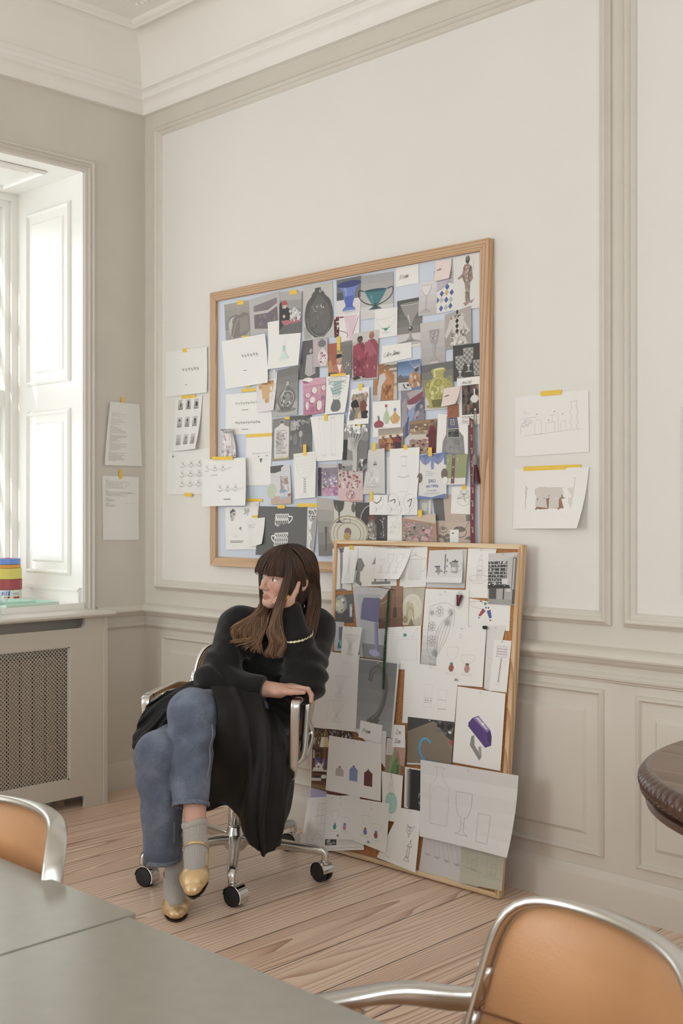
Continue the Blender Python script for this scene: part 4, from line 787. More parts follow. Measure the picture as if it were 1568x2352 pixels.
# ------------------------------------------------------------------ printed and drawn sheets
def print_mat():
    m = bpy.data.materials.new('printed_paper'); m.use_nodes = True; nt = m.node_tree; b = nt.nodes['Principled BSDF']
    a = nt.nodes.new('ShaderNodeAttribute'); a.attribute_name = 'ink'
    n = nt.nodes.new('ShaderNodeTexNoise'); n.inputs['Scale'].default_value = 45; tc = nt.nodes.new('ShaderNodeTexCoord'); nt.links.new(tc.outputs['Object'], n.inputs['Vector'])
    bp = nt.nodes.new('ShaderNodeBump'); bp.inputs['Strength'].default_value = 0.05; bp.inputs['Distance'].default_value = 0.002; nt.links.new(n.outputs['Fac'], bp.inputs['Height']); nt.links.new(bp.outputs['Normal'], b.inputs['Normal'])
    nt.links.new(a.outputs['Color'], b.inputs['Base Color']); b.inputs['Roughness'].default_value = 0.5; b.inputs['Specular IOR Level'].default_value = 0.35; return m
PRINT = print_mat()
WHITE = '#eeece8'; PEN = '#8d8b89'; INK = '#3a3836'
GLY = {  # small cursive alphabet: strokes in a unit x-height box
 'N': ([(0, -.1), (.12, -.15), (.25, .5), (.38, 1.5), (.42, 1.3), (.55, .4), (.75, .05), (.85, .8), (1.0, 1.6), (1.12, 1.5)], 1.15), 'o': ([(.5, .95), (.2, .9), (.05, .4), (.25, .02), (.5, .2), (.6, .7), (.5, .95), (.75, .75)], .72),
 'a': ([(.55, .9), (.25, .95), (.05, .4), (.25, .02), (.5, .35), (.6, .95), (.58, .3), (.72, .05), (.85, .3)], .8), 'm': ([(0, .7), (.08, .95), (.1, .05), (.25, .8), (.38, .9), (.4, .05), (.58, .85), (.7, .9), (.74, .1), (.9, .2)], .95),
 'C': ([(.75, 1.3), (.6, 1.6), (.2, 1.4), (.02, .6), (.2, .05), (.5, .0), (.8, .35)], .8), 'l': ([(0, .2), (.3, 1.2), (.3, 1.6), (.15, 1.5), (.15, .2), (.35, .1)], .38), 'r': ([(0, .6), (.12, 1.0), (.2, .85), (.42, .9), (.4, .2), (.55, .1)], .52),
 'S': ([(.8, 1.4), (.55, 1.65), (.3, 1.3), (.5, .8), (.6, .3), (.3, -.05), (0, .2), (.3, .5)], .75), 'h': ([(0, .2), (.25, 1.5), (.15, 1.5), (.12, 0), (.3, .75), (.45, .8), (.45, .1), (.6, .15)], .6), 'e': ([(.05, .4), (.4, .55), (.4, .9), (.15, .85), (.05, .3), (.3, 0), (.55, .3)], .52),
 's': ([(0, .2), (.3, 1.0), (.4, .4), (.2, .02), (.05, .15), (.5, .3)], .5), 'L': ([(.1, 1.1), (.35, 1.6), (.45, 1.2), (.25, .3), (0, .0), (.3, .15), (.7, .05)], .72), 'A': ([(0, 0), (.2, .2), (.6, 1.6), (.65, .1), (.8, .1)], .85),
 'g': ([(.5, .9), (.2, .95), (.08, .5), (.3, .2), (.5, .8), (.45, -.5), (.2, -.6), (.5, 0)], .6), 'i': ([(0, .2), (.12, .95), (.15, .1), (.3, .2)], .3), 'n': ([(0, .7), (.08, .95), (.1, .05), (.3, .9), (.42, .8), (.44, .1), (.6, .2)], .62),
 'c': ([(.45, .85), (.2, .95), (.05, .45), (.25, .03), (.5, .25)], .5), 'k': ([(.1, 1.5), (.1, 0), (.1, .4), (.4, .9), (.2, .5), (.45, .02), (.6, .2)], .6), 'p': ([(0, .7), (.12, .95), (.05, -.6), (.1, .6), (.35, .95), (.45, .5), (.15, .15)], .55),
 'B': ([(.1, 1.5), (.1, 0), (.1, 1.5), (.5, 1.3), (.2, .8), (.6, .4), (.1, 0)], .7), ' ': ([], .45)}
class Art:
    def __init__(s, w, h): s.w, s.h, s.p = w, h, []; s.base = WHITE
    def poly(s, pts, c): s.p.append((pts, c)); return s
    def rect(s, x0, y0, x1, y1, c): return s.poly([(x0, y0), (x1, y0), (x1, y1), (x0, y1)], c)
    def ell(s, cx, cy, rx, ry, c, n=22): return s.poly([(cx + rx * math.cos(2 * PI * k / n), cy + ry * math.sin(2 * PI * k / n)) for k in range(n)], c)
    def line(s, pts, mm, c):
        """stroke of MM millimetres through points in sheet units"""
        P = [Vector((x * s.w, y * s.h)) for x, y in pts]; P = [p for i, p in enumerate(P) if i == 0 or (p - P[i - 1]).length > 1e-5]
        if len(P) < 2: return s
        hw = mm * 0.0005
        for a, b in zip(P, P[1:]):
            d = (b - a).normalized(); e = d * hw * 0.6; n = Vector((-d.y, d.x)) * hw
            s.poly([(v.x / s.w, v.y / s.h) for v in (a - e + n, b + e + n, b + e - n, a - e - n)], c)
        return s
    def curve(s, pts, mm, c, n=None): return s.line([p[:2] for p in spline([(x, y, 0) for x, y in pts], n or 5 * len(pts))], mm, c)
    def ring(s, cx, cy, rx, ry, mm, c, n=22): return s.line([(cx + rx * math.cos(2 * PI * k / n), cy + ry * math.sin(2 * PI * k / n)) for k in range(n + 1)], mm, c)
    def box(s, x0, y0, x1, y1, mm, c): return s.line([(x0, y0), (x1, y0), (x1, y1), (x0, y1), (x0, y0)], mm, c)
    def prof(s, cx, y0, y1, pr, w):
        sp = spline([(t, r, 0) for t, r in pr], 4 * len(pr)); L = [(cx - r * w, y0 + (y1 - y0) * t) for t, r, _ in sp]; R = [(cx + r * w, y0 + (y1 - y0) * t) for t, r, _ in sp]
        return L, R
    def sil(s, cx, y0, y1, pr, w, c, hi=None):
        """turned vessel in silhouette with an optional highlight stripe"""
        L, R = s.prof(cx, y0, y1, pr, w); s.poly(L + R[::-1], c)
        if hi:
            n = len(L); s.poly([(cx + (L[k][0] - cx) * 0.62, L[k][1]) for k in range(n // 6, n - n // 6)] + [(cx + (L[k][0] - cx) * 0.40, L[k][1]) for k in reversed(range(n // 6, n - n // 6))], hi)
        return s
    def silo(s, cx, y0, y1, pr, w, mm, c, ribs=0):
        L, R = s.prof(cx, y0, y1, pr, w); s.line(L, mm, c); s.line(R, mm, c); s.line([L[0], R[0]], mm, c); s.line([L[-1], R[-1]], mm, c)
        for k in range(ribs):
            f = -1 + 2 * (k + 1) / (ribs + 1); s.line([(cx + (R[i][0] - cx) * f, R[i][1]) for i in range(len(L))], mm * 0.7, c)
        return s
    def speck(s, n, cols, seed, r=(0, 0, 1, 1), sz=0.08, asp=1.0):
        q = random.Random(seed)
        for _ in range(n):
            cx, cy = q.uniform(r[0], r[2]), q.uniform(r[1], r[3]); a = q.uniform(0.4, 1) * sz; m = q.randint(5, 8); f = q.uniform(0, 6)
            s.poly([(min(r[2], max(r[0], cx + a * q.uniform(.6, 1.2) * math.cos(f + 2 * PI * k / m))), min(r[3], max(r[1], cy + asp * a * q.uniform(.6, 1.2) * math.sin(f + 2 * PI * k / m)))) for k in range(m)], q.choice(cols))
        return s
    def grad(s, c0, c1, n=7, r=(0, 0, 1, 1), horiz=False):
        a, b = [tuple(int(h.lstrip('#')[i:i + 2], 16) for i in (0, 2, 4)) for h in (c0, c1)]
        for k in range(n):
            f = k / (n - 1); c = '#%02x%02x%02x' % tuple(int(x + (y - x) * f) for x, y in zip(a, b))
            if horiz: s.rect(r[0] + (r[2] - r[0]) * k / n, r[1], r[0] + (r[2] - r[0]) * (k + 1) / n, r[3], c)
            else: s.rect(r[0], r[1] + (r[3] - r[1]) * k / n, r[2], r[1] + (r[3] - r[1]) * (k + 1) / n, c)
        return s
    def lines(s, x, y0, y1, n, wmax, c, mm=0.9, seed=1, gap=0):
        """lines of small print too fine to read"""
        q = random.Random(seed)
        for k in range(n):
            if gap and k % gap == gap - 1: continue
            y = y0 + (y1 - y0) * k / max(1, n - 1); e = x + wmax * q.uniform(0.4, 1); xx = x
            while xx < e: l = q.uniform(.02, .06); s.line([(xx, y), (min(e, xx + l), y)], mm, c); xx += l + 0.012
        return s
    def hand(s, t, x, y, xh, mm, c, slant=0.25, rise=0.0):
        """handwriting: XH = x-height in sheet heights"""
        k = xh * s.h / s.w
        for ch in t:
            pts, adv = GLY[ch]
            if pts: s.curve([(x + (a * 1.22 + b * slant) * k, y - b * xh + rise * (a * k)) for a, b in pts], mm, c, 4 * len(pts))
            x += adv * k * 1.22; y += rise * adv * k
        return s
    def text(s, t, x, y, hgt, c, shear=0.0, align='LEFT', arc_=0.0, bold=0.0, wfac=1.0):
        """type set with Blender's own font; HGT = cap height in sheet heights, y = baseline"""
        cu = bpy.data.curves.new('t', 'FONT'); cu.body = t; cu.size = 1.0; cu.shear = shear; cu.align_x = align; cu.resolution_u = 2; cu.offset = bold
        o = bpy.data.objects.new('t', cu); COL.objects.link(o); dg = bpy.context.evaluated_depsgraph_get(); me = o.evaluated_get(dg).to_mesh()
        k = hgt / 0.70
        for f in me.polygons:
            q = []
            for i in f.vertices:
                v = me.vertices[i].co; px_ = v.x * k * s.h / s.w * wfac; q.append((x + px_, y - v.y * k + arc_ * px_ * px_))
            s.poly(q, c)
        o.evaluated_get(dg).to_mesh_clear(); bpy.data.objects.remove(o); bpy.data.curves.remove(cu); return s
def place(plane, a, b, h):
    if plane == 'B': return Vector((a, -0.0215 - h, b))
    if plane == 'F': return Vector((a, -0.0360 - h, b))
    if plane == 'W': return Vector((a, -0.0042 - h, b))
    if plane == 'L': return Vector((0.0022 + h, a, b))
    return CB0 + CBU * a + CBV * b + CBN * (0.0075 + h)
PITCH = 0.0011; STEP = 9e-6
def sheet(key, plane, lay, Q, lift, tapes, name, label, draw):
    tl, tr, br, bl = [Vector(q) for q in Q]
    w = ((tr - tl).length + (br - bl).length) / 2; h = ((bl - tl).length + (br - tr).length) / 2
    def XY(u, v): return (tl * (1 - u) + tr * u) * (1 - v) + (bl * (1 - u) + br * u) * v
    def LF(u, v):
        u = min(1, max(0, u)); v = min(1, max(0, v))
        if max(lift) <= 6: return 0.0      # stays a flat plane
        return 0.001 * ((lift[0] * (1 - u) ** 2 * (1 - v) ** 2 + lift[1] * u ** 2 * (1 - v) ** 2) + (lift[2] * u ** 1.5 + lift[3] * (1 - u) ** 1.5) * v ** 2)
    base = 0.0004 + lay * PITCH
    ctr = place(plane, *XY(0.5, 0.5), 0)
    a = Art(w, h); draw(a)
    bm = bmesh.new(); cl = bm.loops.layers.float_color.new('ink')
    def add(pts, c, z):
        try: f = bm.faces.new([bm.verts.new((u, v, z)) for u, v in pts])
        except ValueError: return
        cc = hexc(c); lu = .3 * cc[0] + .6 * cc[1] + .1 * cc[2]; cc = (*[.97 * (.80 * x + .20 * lu) + .012 for x in cc], 1)      # faded print
        for l in f.loops: l[cl] = cc
    add([(0, 0), (1, 0), (1, 1), (0, 1)], a.base, 0)
    for k, (pts, c) in enumerate(a.p): add(pts, c, (k + 1) * STEP)
    if max(lift) > 6:
        for ax in (0, 1):
            for k in range(1, 6):
                co = [0, 0, 0]; no = [0, 0, 0]; co[ax] = k / 6; no[ax] = 1
                bmesh.ops.bisect_plane(bm, geom=bm.verts[:] + bm.edges[:] + bm.faces[:], plane_co=co, plane_no=no)
    for v in bm.verts:
        u, t, z = v.co; p = XY(u, t); v.co = place(plane, p.x, p.y, base + LF(u, t) + z) - ctr
    want = place(plane, 0, 0, 1) - place(plane, 0, 0, 0)
    bm.normal_update()
    for f in bm.faces:
        if f.normal.dot(want) < 0: f.normal_flip()
    o = obj(name, bm, PRINT); o.location = ctr
    grp = {'B': 'papers pinned on the large board', 'F': 'papers pinned on the large board', 'C': 'papers pinned on the cork board', 'W': 'sheets taped to the walls', 'L': 'sheets taped to the walls'}[plane]
    tag(o, label, {'photo_print': 'photo', 'note_card': 'card', 'sticky_note': 'note', 'name_card': 'card', 'poster_card': 'poster', 'sketch_sheet': 'drawing', 'drawing_sheet': 'drawing', 'technical_drawing': 'drawing', 'bottle_label': 'label', 'colour_card': 'card'}.get(name, 'paper'), grp)
    for t in tapes:
        bm = bmesh.new(); hh = base + 0.0007 + STEP * len(a.p)
        # a strip stuck across the sheet's edge, its free half lying back towards the wall
        q = [place(plane, x, y, hh) - ctr for x, y in t]
        q2 = [p + (place(plane, 0, 0, 0.0002) - place(plane, 0, 0, 0)) for p in q]
        A_ = [bm.verts.new(p) for p in q]; B_ = [bm.verts.new(p) for p in q2]; bm.faces.new(B_)
        for k in range(4): bm.faces.new((A_[k], A_[(k + 1) % 4], B_[(k + 1) % 4], B_[k]))
        for f in bm.faces: f.normal_update()
        obj('tape', bm, TAPEM, o)
    if plane == 'C' and name not in ('blank_sheet',):
        u, v = 0.5, 0.045; p = XY(u, v); c = place('C', p.x, p.y, base + STEP * len(a.p)) - ctr; n = CBN; bm = bmesh.new()
        tube(bm, [c, c + n * 0.008 + Vector((0.003, 0, 0.004))], 0.0008, 6); tube(bm, [c + n * 0.008 + Vector((0.003, 0, 0.004)), c + n * 0.0095 + Vector((0.0035, 0, 0.0046))], 0.0022, 8)
        obj('pin', bm, mat('clear_pin', '#c9c8c6', 0.25), o)
    return o
# --- profiles of the drawn vessels: (t down, half width)
GOB = [(0, .5), (.15, .48), (.38, .36), (.5, .12), (.55, .06), (.62, .09), (.66, .05), (.86, .05), (.93, .16), (1, .42)]
CONE = [(0, .5), (.2, .36), (.42, .14), (.56, .05), (.62, .12), (.68, .13), (.74, .05), (.86, .07), (.95, .22), (1, .5)]
TALL = [(0, .5), (.08, .42), (.22, .34), (.32, .22), (.38, .1), (.42, .05), (.9, .05), (.95, .2), (1, .46)]
FLUTE = [(0, .42), (.3, .3), (.44, .18), (.48, .06), (.53, .15), (.58, .06), (.64, .13), (.7, .06), (.78, .08), (.86, .14), (.94, .34), (1, .46)]
BOTTLE = [(0, .16), (.04, .14), (.25, .13), (.36, .3), (.46, .46), (.7, .5), (.96, .46), (1, .4)]
JAR = [(0, .1), (.06, .12), (.1, .2), (.16, .24), (.2, .3), (.3, .42), (.55, .5), (.8, .44), (.94, .26), (1, .16)]
VASE = [(0, .5), (.06, .46), (.3, .3), (.6, .24), (.78, .2), (.84, .12), (.9, .26), (1, .34)]
TUMB = [(0, .5), (.5, .44), (1, .4)]
CAR = [(0, .26), (.03, .2), (.26, .16), (.42, .3), (.6, .5), (.8, .5), (.97, .38), (1, .36)]
def garl(a, x0, y, w, n, c, h):
    """a row of swags hung from bows"""
    for k in range(n):
        x = x0 + w * k
        a.curve([(x, y), (x + w * .25, y + h * .55), (x + w * .5, y + h * .7), (x + w * .75, y + h * .5), (x + w, y)], .5, c); a.curve([(x, y), (x + w * .5, y + h * .4), (x + w, y)], .35, c)
        for s in (-1, 1): a.curve([(x, y), (x + s * w * .16, y - h * .5), (x + s * w * .1, y - h * .7), (x, y)], .4, c)
        a.ell(x, y, w * .05, h * .08, c, 8)
        for q in (-.16, 0, .16): a.ell(x + w * q, y + h * (1.0 if q == 0 else .8), w * .05, h * .09, c, 8)
def frieze(a, x0, x1, y, h, c, k=4):
    n = 2 * k; w = (x1 - x0) / n
    for i in range(n):
        x = x0 + w * (i + .5); u = -1 if i % 2 else 1
        a.curve([(x - w * .5, y + h * .3 * u), (x - w * .1, y - h * .45 * u), (x + w * .3, y + h * .1), (x + w * .5, y - h * .3 * u)], .7, c, 9)
        a.ell(x, y, w * .16, h * .16, c, 8); a.ell(x + w * .25, y + h * .32, w * .12, h * .1, c, 7)
def label_box(a, x0, y0, x1, y1, c='#c9c6c2'):
    a.box(x0, y0, x1, y1, .25, c); a.rect(x0, y1 - .008, x1, y1 + .004, '#4a4847')
def almas(a, cols, title, y0=.36):
    a.lines(.44, .13, .19, 3, .10, '#77736f', .7)
    for cx, y, ht, (c1, c2), sq in ((.33, y0, .20, cols[0], 0), (.66, y0 + .12, .14, cols[1], 1)):
        w = .11 if not sq else .13
        a.curve([(cx - w, y), (cx - w * .95, y + ht * .6), (cx - w * .45, y + ht), (cx, y + ht * 1.06), (cx + w * .45, y + ht), (cx + w * .95, y + ht * .6), (cx + w, y), (cx - w, y)], .45, '#8d8a86'); yb = y0 + .30
        a.ell(cx, yb - .015, .035, .030, c1); a.ell(cx, yb + .055, .055, .062, c2); a.curve([(cx - .12, yb + .155), (cx - .05, yb + .125), (cx, yb + .118), (cx + .05, yb + .125), (cx + .12, yb + .155), (cx, yb + .165), (cx - .12, yb + .155)], .45, '#8d8a86')
    a.hand('Alma', .40, .93, .030, .55, INK, .5)
def person(a, cx, y0, y1, w, robe, skin='#a87254', hair='#3a2c26', sash=None):
    h = y1 - y0
    a.poly([(cx - w * .22, y0 + h * .17), (cx + w * .2, y0 + h * .16), (cx + w * .5, y0 + h * .30), (cx + w * .46, y0 + h * .6), (cx + w * .42, y1), (cx - w * .42, y1), (cx - w * .48, y0 + h * .6), (cx - w * .5, y0 + h * .32)], robe)
    if sash: a.poly([(cx - w * .48, y0 + h * .22), (cx - w * .1, y0 + h * .18), (cx + w * .4, y0 + h * .46), (cx + w * .3, y0 + h * .56), (cx - w * .5, y0 + h * .5)], sash)
    a.ell(cx, y0 + h * .08, w * .19, h * .085, skin, 14); a.poly([(cx - w * .2, y0 + h * .07), (cx - w * .14, y0 + h * .0), (cx + w * .12, y0 - h * .005), (cx + w * .2, y0 + h * .06), (cx, y0 + h * .03)], hair)
def photo(c): 
    def f(a): a.base = c
    return f
D = {}
def art(k):
    def f(g): D[k] = g; return g
    return f
def simple(k, g): D[k] = g
@art('scroll1')
def _(a): label_box(a, .37, .34, .58, .78); frieze(a, .39, .81, .44, .10, '#4b4947', 3); a.lines(.85, .13, .13, 1, .07, PEN, .5)
@art('scroll2')
def _(a): label_box(a, .40, .30, .60, .68); frieze(a, .41, .80, .37, .10, '#3f3d3b', 3); a.lines(.86, .06, .06, 1, .06, PEN, .5)
@art('scroll3')
def _(a):
    for y in (.24, .71): label_box(a, .36, y - .07, .50, y + .17); frieze(a, .21, .76, y, .075, '#77736f', 5)
@art('nine')
def _(a):
    for r in range(3):
        for c in range(3):
            x = .10 + .30 * c; y = .04 + .33 * r; a.box(x - .03, y - .02, x + .25, y + .29, .2, '#d6d4d0'); a.grad('#c9c7c4', '#a5a29f', 3, (x + .01, y, x + .19, y + .19)); q = (r * 3 + c); d = '#3c3a39'
            if q in (1, 5): a.rect(x + .07, y + .03, x + .13, y + .17, d)
            elif q in (2, 8): a.ell(x + .1, y + .10, .055, .045, d)
            elif q in (0, 6): a.sil(x + .11, y + .02, y + .18, BOTTLE, .05, d)
            else: a.sil(x + .1, y + .04, y + .18, CONE, .09, d)
            a.rect(x + .01, y + .165, x + .19, y + .19, '#8b8886'); a.lines(x + .04, y + .225, y + .24, 2, .11, '#aaa7a3', .5, q)
@art('garland1')
def _(a):
    a.ell(.12, .10, .02, .02, PEN); garl(a, .12, .08, .06, 1, '#55524f', .05)
    for y in (.30, .52, .74): garl(a, .36, y, .20, 3, '#4b4845', .085)
@art('garland2')
def _(a):
    garl(a, .11, .18, .19, 3, '#4b4845', .075); a.rect(.22, .335, .36, .341, '#4b4947')
    garl(a, .42, .61, .18, 3, '#4b4845', .08); label_box(a, .52, .66, .67, .86)
@art('sketchR')
def _(a):
    c = '#a59ea2'
    for q in ([(.13, .66), (.45, .645), (.62, .63), (.93, .62)], [(.08, .38), (.30, .36)], [(.13, .52), (.08, .5), (.08, .62)], [(.28, .44), (.28, .66)], [(.37, .43), (.37, .65)], [(.29, .42), (.37, .41)], [(.29, .66), (.38, .65)], [(.43, .48), (.43, .64)], [(.43, .48), (.55, .47), (.55, .63)], [(.52, .47), (.52, .36)], [(.49, .36), (.57, .345)], [(.6, .32), (.6, .64)], [(.63, .48), (.63, .62)], [(.63, .47), (.70, .46), (.70, .61)]): a.line(q, .7, c)
    for s in (-1, 1): a.curve([(.81 + s * .045, .16), (.81 + s * .03, .24), (.81 + s * .05, .33), (.81 + s * .03, .42), (.81 + s * .05, .5), (.81 + s * .03, .56), (.81 + s * .055, .62)], .7, c)
    a.line([(.765, .16), (.855, .155)], .7, c)
    for x, y, w_, h_ in ((.10, .45, .05, .05), (.13, .40, .04, .03), (.17, .47, .02, .04), (.20, .41, .035, .05)): a.box(x, y, x + w_, y + h_, .7, '#8f868c')
    a.lines(.12, .27, .30, 2, .10, c, .7)
    for x, y in ((.31, .32), (.47, .43), (.55, .30), (.66, .35)): a.ell(x, y, .007, .008, '#6d666b', 8)
@art('printR')
def _(a):
    a.poly([(.15, .18), (.26, .23), (.26, .70), (.15, .76)], '#cfc6bf'); a.poly([(.26, .23), (.74, .21), (.74, .68), (.26, .70)], '#d6cdc4'); a.poly([(.74, .21), (.84, .15), (.84, .74), (.74, .68)], '#ddd5cd'); a.poly([(.15, .76), (.26, .70), (.74, .68), (.88, .74), (.6, .78)], '#dedad6')
    b = '#9c6a52'
    a.rect(.28, .57, .49, .71, b); a.rect(.46, .46, .51, .68, b); a.rect(.33, .495, .40, .58, '#8f5d48'); a.rect(.57, .53, .66, .67, b); a.rect(.645, .49, .73, .72, '#a06f56')
    a.sil(.37, .40, .50, GOB, .06, '#e9e6e3'); a.rect(.67, .36, .705, .49, '#8a957f'); a.rect(.30, .50, .325, .57, '#dfe3e3'); a.rect(.42, .48, .45, .57, '#b9b7c7'); a.rect(.475, .53, .50, .58, '#5e7d55'); a.ell(.38, .56, .02, .02, '#cfd0d8'); a.rect(.575, .48, .65, .53, '#d9d6d2'); a.sil(.49, .40, .47, BOTTLE, .02, '#8d8a70')
simple('edgeR', lambda a: setattr(a, 'base', '#dad7d3'))
@art('listL')
def _(a):
    a.lines(.10, .06, .06, 1, .05, INK, .8); y = .12
    for n, c in ((6, '#a06f78'), (6, '#b07a82'), (6, '#8b6a72'), (6, '#6b6466'), (7, '#9a6a74'), (8, '#5c5658')): a.lines(.09, y, y, 1, .13, '#7d5a60', 1.1); a.lines(.09, y + .017, y + .017 * n, n, .5, c, .8, n + int(y * 99)); y += .018 * n + .022
@art('listL2')
def _(a):
    y = .07
    for n in (8, 5, 3, 3): a.lines(.09, y, y, 1, .16, INK, 1.2); a.lines(.09, y + .017, y + .015 * n, n, .75 if n > 4 else .3, '#6d696a', .8, n * 3); y += .016 * n + .035
    a.line([(.68, .26), (.86, .265)], .5, PEN); a.line([(.60, .43), (.86, .42)], .5, PEN)
@art('apple')
def _(a):
    a.base = '#aba39b'; a.grad('#aaa198', '#8c857e', 6); a.rect(0, .72, 1, 1, '#a79f98')
    a.poly([(.12, .55), (.2, .38), (.42, .33), (.58, .36), (.78, .30), (.95, .36), (1, .5), (1, .82), (.85, .95), (.35, .98), (.18, .84)], '#857d78'); a.poly([(.6, .45), (.92, .42), (.96, .8), (.6, .9)], '#968d86'); a.curve([(.58, .36), (.55, .2), (.62, .16)], 3, '#b9b2ad'); a.poly([(.14, .55), (.24, .42), (.4, .38), (.3, .5), (.22, .9), (.17, .8)], '#c4bfbb'); a.curve([(.55, .45), (.45, .6), (.3, .9), (.26, .98)], 1.5, '#d8d4d0'); a.curve([(.2, .6), (.3, .55), (.28, .7)], 1.5, '#e5e2df')
@art('pbox')
def _(a): a.base = '#bdb8b8'; a.poly([(.15, .22), (.92, .14), (.95, .78), (.6, .9), (.16, .84)], '#786a72'); a.poly([(.15, .22), (.92, .14), (.93, .3), (.15, .4)], '#857880'); a.poly([(.15, .38), (.62, .40), (.93, .28), (.93, .36), (.62, .48), (.15, .46)], '#c2bbb9'); a.speck(12, ['#7f7179', '#71646c', '#8a7d84'], 4, (.2, .5, .9, .8), .07)
@art('jar')
def _(a):
    a.base = '#c6c3bd'; a.rect(.02, .75, .25, .98, '#aaa7a2'); a.sil(.52, .06, .97, JAR, .95, '#5a5856'); a.sil(.55, .2, .9, JAR, .7, '#6b6966'); a.ell(.6, .13, .06, .03, '#8f8d8a'); a.ell(.66, .40, .07, .045, '#d8d6d2'); a.speck(16, ['#6f6d6a', '#747270', '#625f5d'], 8, (.25, .35, .8, .85), .08); a.speck(6, ['#b5b3af'], 3, (.3, .38, .55, .5), .03); a.curve([(.14, .6), (.2, .8), (.4, .93), (.65, .95), (.85, .82)], 2.5, '#9b9995')
@art('redhat')
def _(a):
    a.base = '#8f8c8c'; a.grad('#b5b0b0', '#6a6767', 5); a.poly([(0, .3), (.1, .2), (.2, .8), (0, .9)], '#3d3a3a'); a.poly([(.1, .42), (.3, .34), (.48, .42), (.5, .7), (.2, .75), (.05, .6)], '#38373a'); a.ell(.25, .33, .08, .07, '#d9bcb2'); a.poly([(.1, .32), (.15, .22), (.28, .2), (.38, .28), (.36, .31)], '#c0453f'); a.poly([(.5, .5), (.65, .36), (.85, .45), (.95, .7), (.45, .72)], '#cfcbcb'); a.poly([(.1, .68), (.9, .66), (.95, .72), (.3, .8), (.15, .75)], '#c0687a'); a.poly([(.35, .78), (.98, .72), (1, .95), (.4, .98)], '#6c6b6a'); a.speck(26, ['#dcd8d8', '#7a7777', '#f0eeee', '#4c4a4a'], 5, (.45, .42, .95, .7), .05); a.ell(.22, .58, .06, .04, '#d4b3a6')
@art('bluevase')
def _(a): a.base = '#dedbd8'; a.rect(0, 0, 1, .56, '#77777a'); a.rect(0, .35, .3, .56, '#56565a'); a.sil(.52, .14, .86, [(0, .56), (.1, .46), (.28, .3), (.6, .24), (.82, .16), (.9, .26), (1, .3)], .9, '#6f86cf', '#93a5e0'); a.ell(.52, .16, .50, .09, '#3d4a86'); a.poly([(.33, .48), (.71, .48), (.67, .78), (.38, .78)], '#5068c4'); a.ring(.52, .84, .27, .06, 1.5, '#4a63c8')
simple('darkred', lambda a: (setattr(a, 'base', '#5e2531'), a.speck(30, ['#3d1a22', '#8a3b48', '#d9cfc9', '#7a2f3c'], 2, (0, 0, 1, 1), .3, .4)))
@art('pinkvase')
def _(a): a.base = '#e9e5e3'; a.sil(.55, .05, .93, [(0, .4), (.3, .3), (.6, .22), (.75, .16), (.88, .1), (.95, .22), (1, .26)], .8, '#e0c4cf', '#ead6dd'); a.curve([(.0, .55), (.3, .6), (.42, .68), (.38, .8)], 3, '#a8566e'); a.curve([(.95, .1), (.75, .5), (.68, .66), (.72, .8)], 3, '#b9718a'); a.ell(.12, .08, .12, .03, '#963f52'); a.ring(.55, .92, .3, .04, 1.5, '#b06a84')
@art('bowl')
def _(a):
    a.base = '#bab6b5'; a.grad('#aba8a9', '#c9c5c4', 5); a.rect(0, .72, 1, 1, '#d5d2d1')
    for s in (-1, 1): a.curve([(.46 + s * .36, .36), (.46 + s * .52, .34), (.46 + s * .5, .5), (.46 + s * .3, .64), (.46, .72)], 4, '#3b3e44')
    a.sil(.46, .36, .80, [(0, .36), (.3, .27), (.65, .14), (.8, .08), (.9, .14), (1, .22)], .95, '#3f7f8b', '#5b9aa2'); a.ell(.46, .365, .34, .035, '#2d5a68'); a.poly([(.42, .66), (.5, .66), (.52, .76), (.62, .80), (.3, .80), (.4, .76)], '#4a4f55')
@art('cone')
def _(a): a.base = '#8a8784'; a.grad('#5d5b5a', '#a19e9a', 7); a.rect(0, .72, 1, 1, '#cfccc8'); a.rect(0, .95, 1, 1, '#dedbd8'); a.sil(.55, .10, .90, CONE, .84, '#9c9995', '#d9d7d4'); a.ring(.55, .10, .42, .02, 1.2, '#e5e3e0'); a.ell(.55, .62, .1, .055, '#5a5856'); a.ell(.52, .6, .03, .02, '#e9e7e4'); a.ring(.57, .9, .42, .035, 1.4, '#6f6d6b'); a.ell(.25, .9, .25, .012, '#8b8885')
@art('wine')
def _(a): a.base = '#d6d0d0'; a.grad('#ded9d8', '#c5bfc0', 5); a.silo(.42, .10, .90, TALL, .62, .8, '#9a9596'); a.sil(.42, .12, .38, [(0, .3), (.6, .22), (1, .06)], .9, '#e4e0e0'); a.ell(.42, .90, .27, .025, '#b9b3b3'); a.ell(.42, .84, .05, .018, '#8b8587')
@art('diamonds')
def _(a):
    a.base = '#e4e2dc'; a.poly([(0, 0), (1, 0), (1, .15), (.65, .1), (.35, .22), (0, .3)], '#c4bcc8')
    for x, y, c in ((.55, .22, '#4a63b0'), (.27, .40, '#4a63b0'), (.53, .40, '#d3b04e'), (.80, .42, '#4a63b0'), (.03, .58, '#4a63b0'), (.26, .60, '#b9bab8'), (.52, .62, '#4a63b0'), (.77, .64, '#b9bab8'), (.25, .86, '#4a63b0'), (.52, .86, '#b9bab8'), (.76, .84, '#4a63b0')): a.poly([(x, y - .10), (x + .12, y), (x, y + .10), (max(0, x - .12), y)], c)
    a.curve([(0, .3), (.35, .22), (.6, .06), (.8, .12), (1, .16)], 2, '#8e8794')
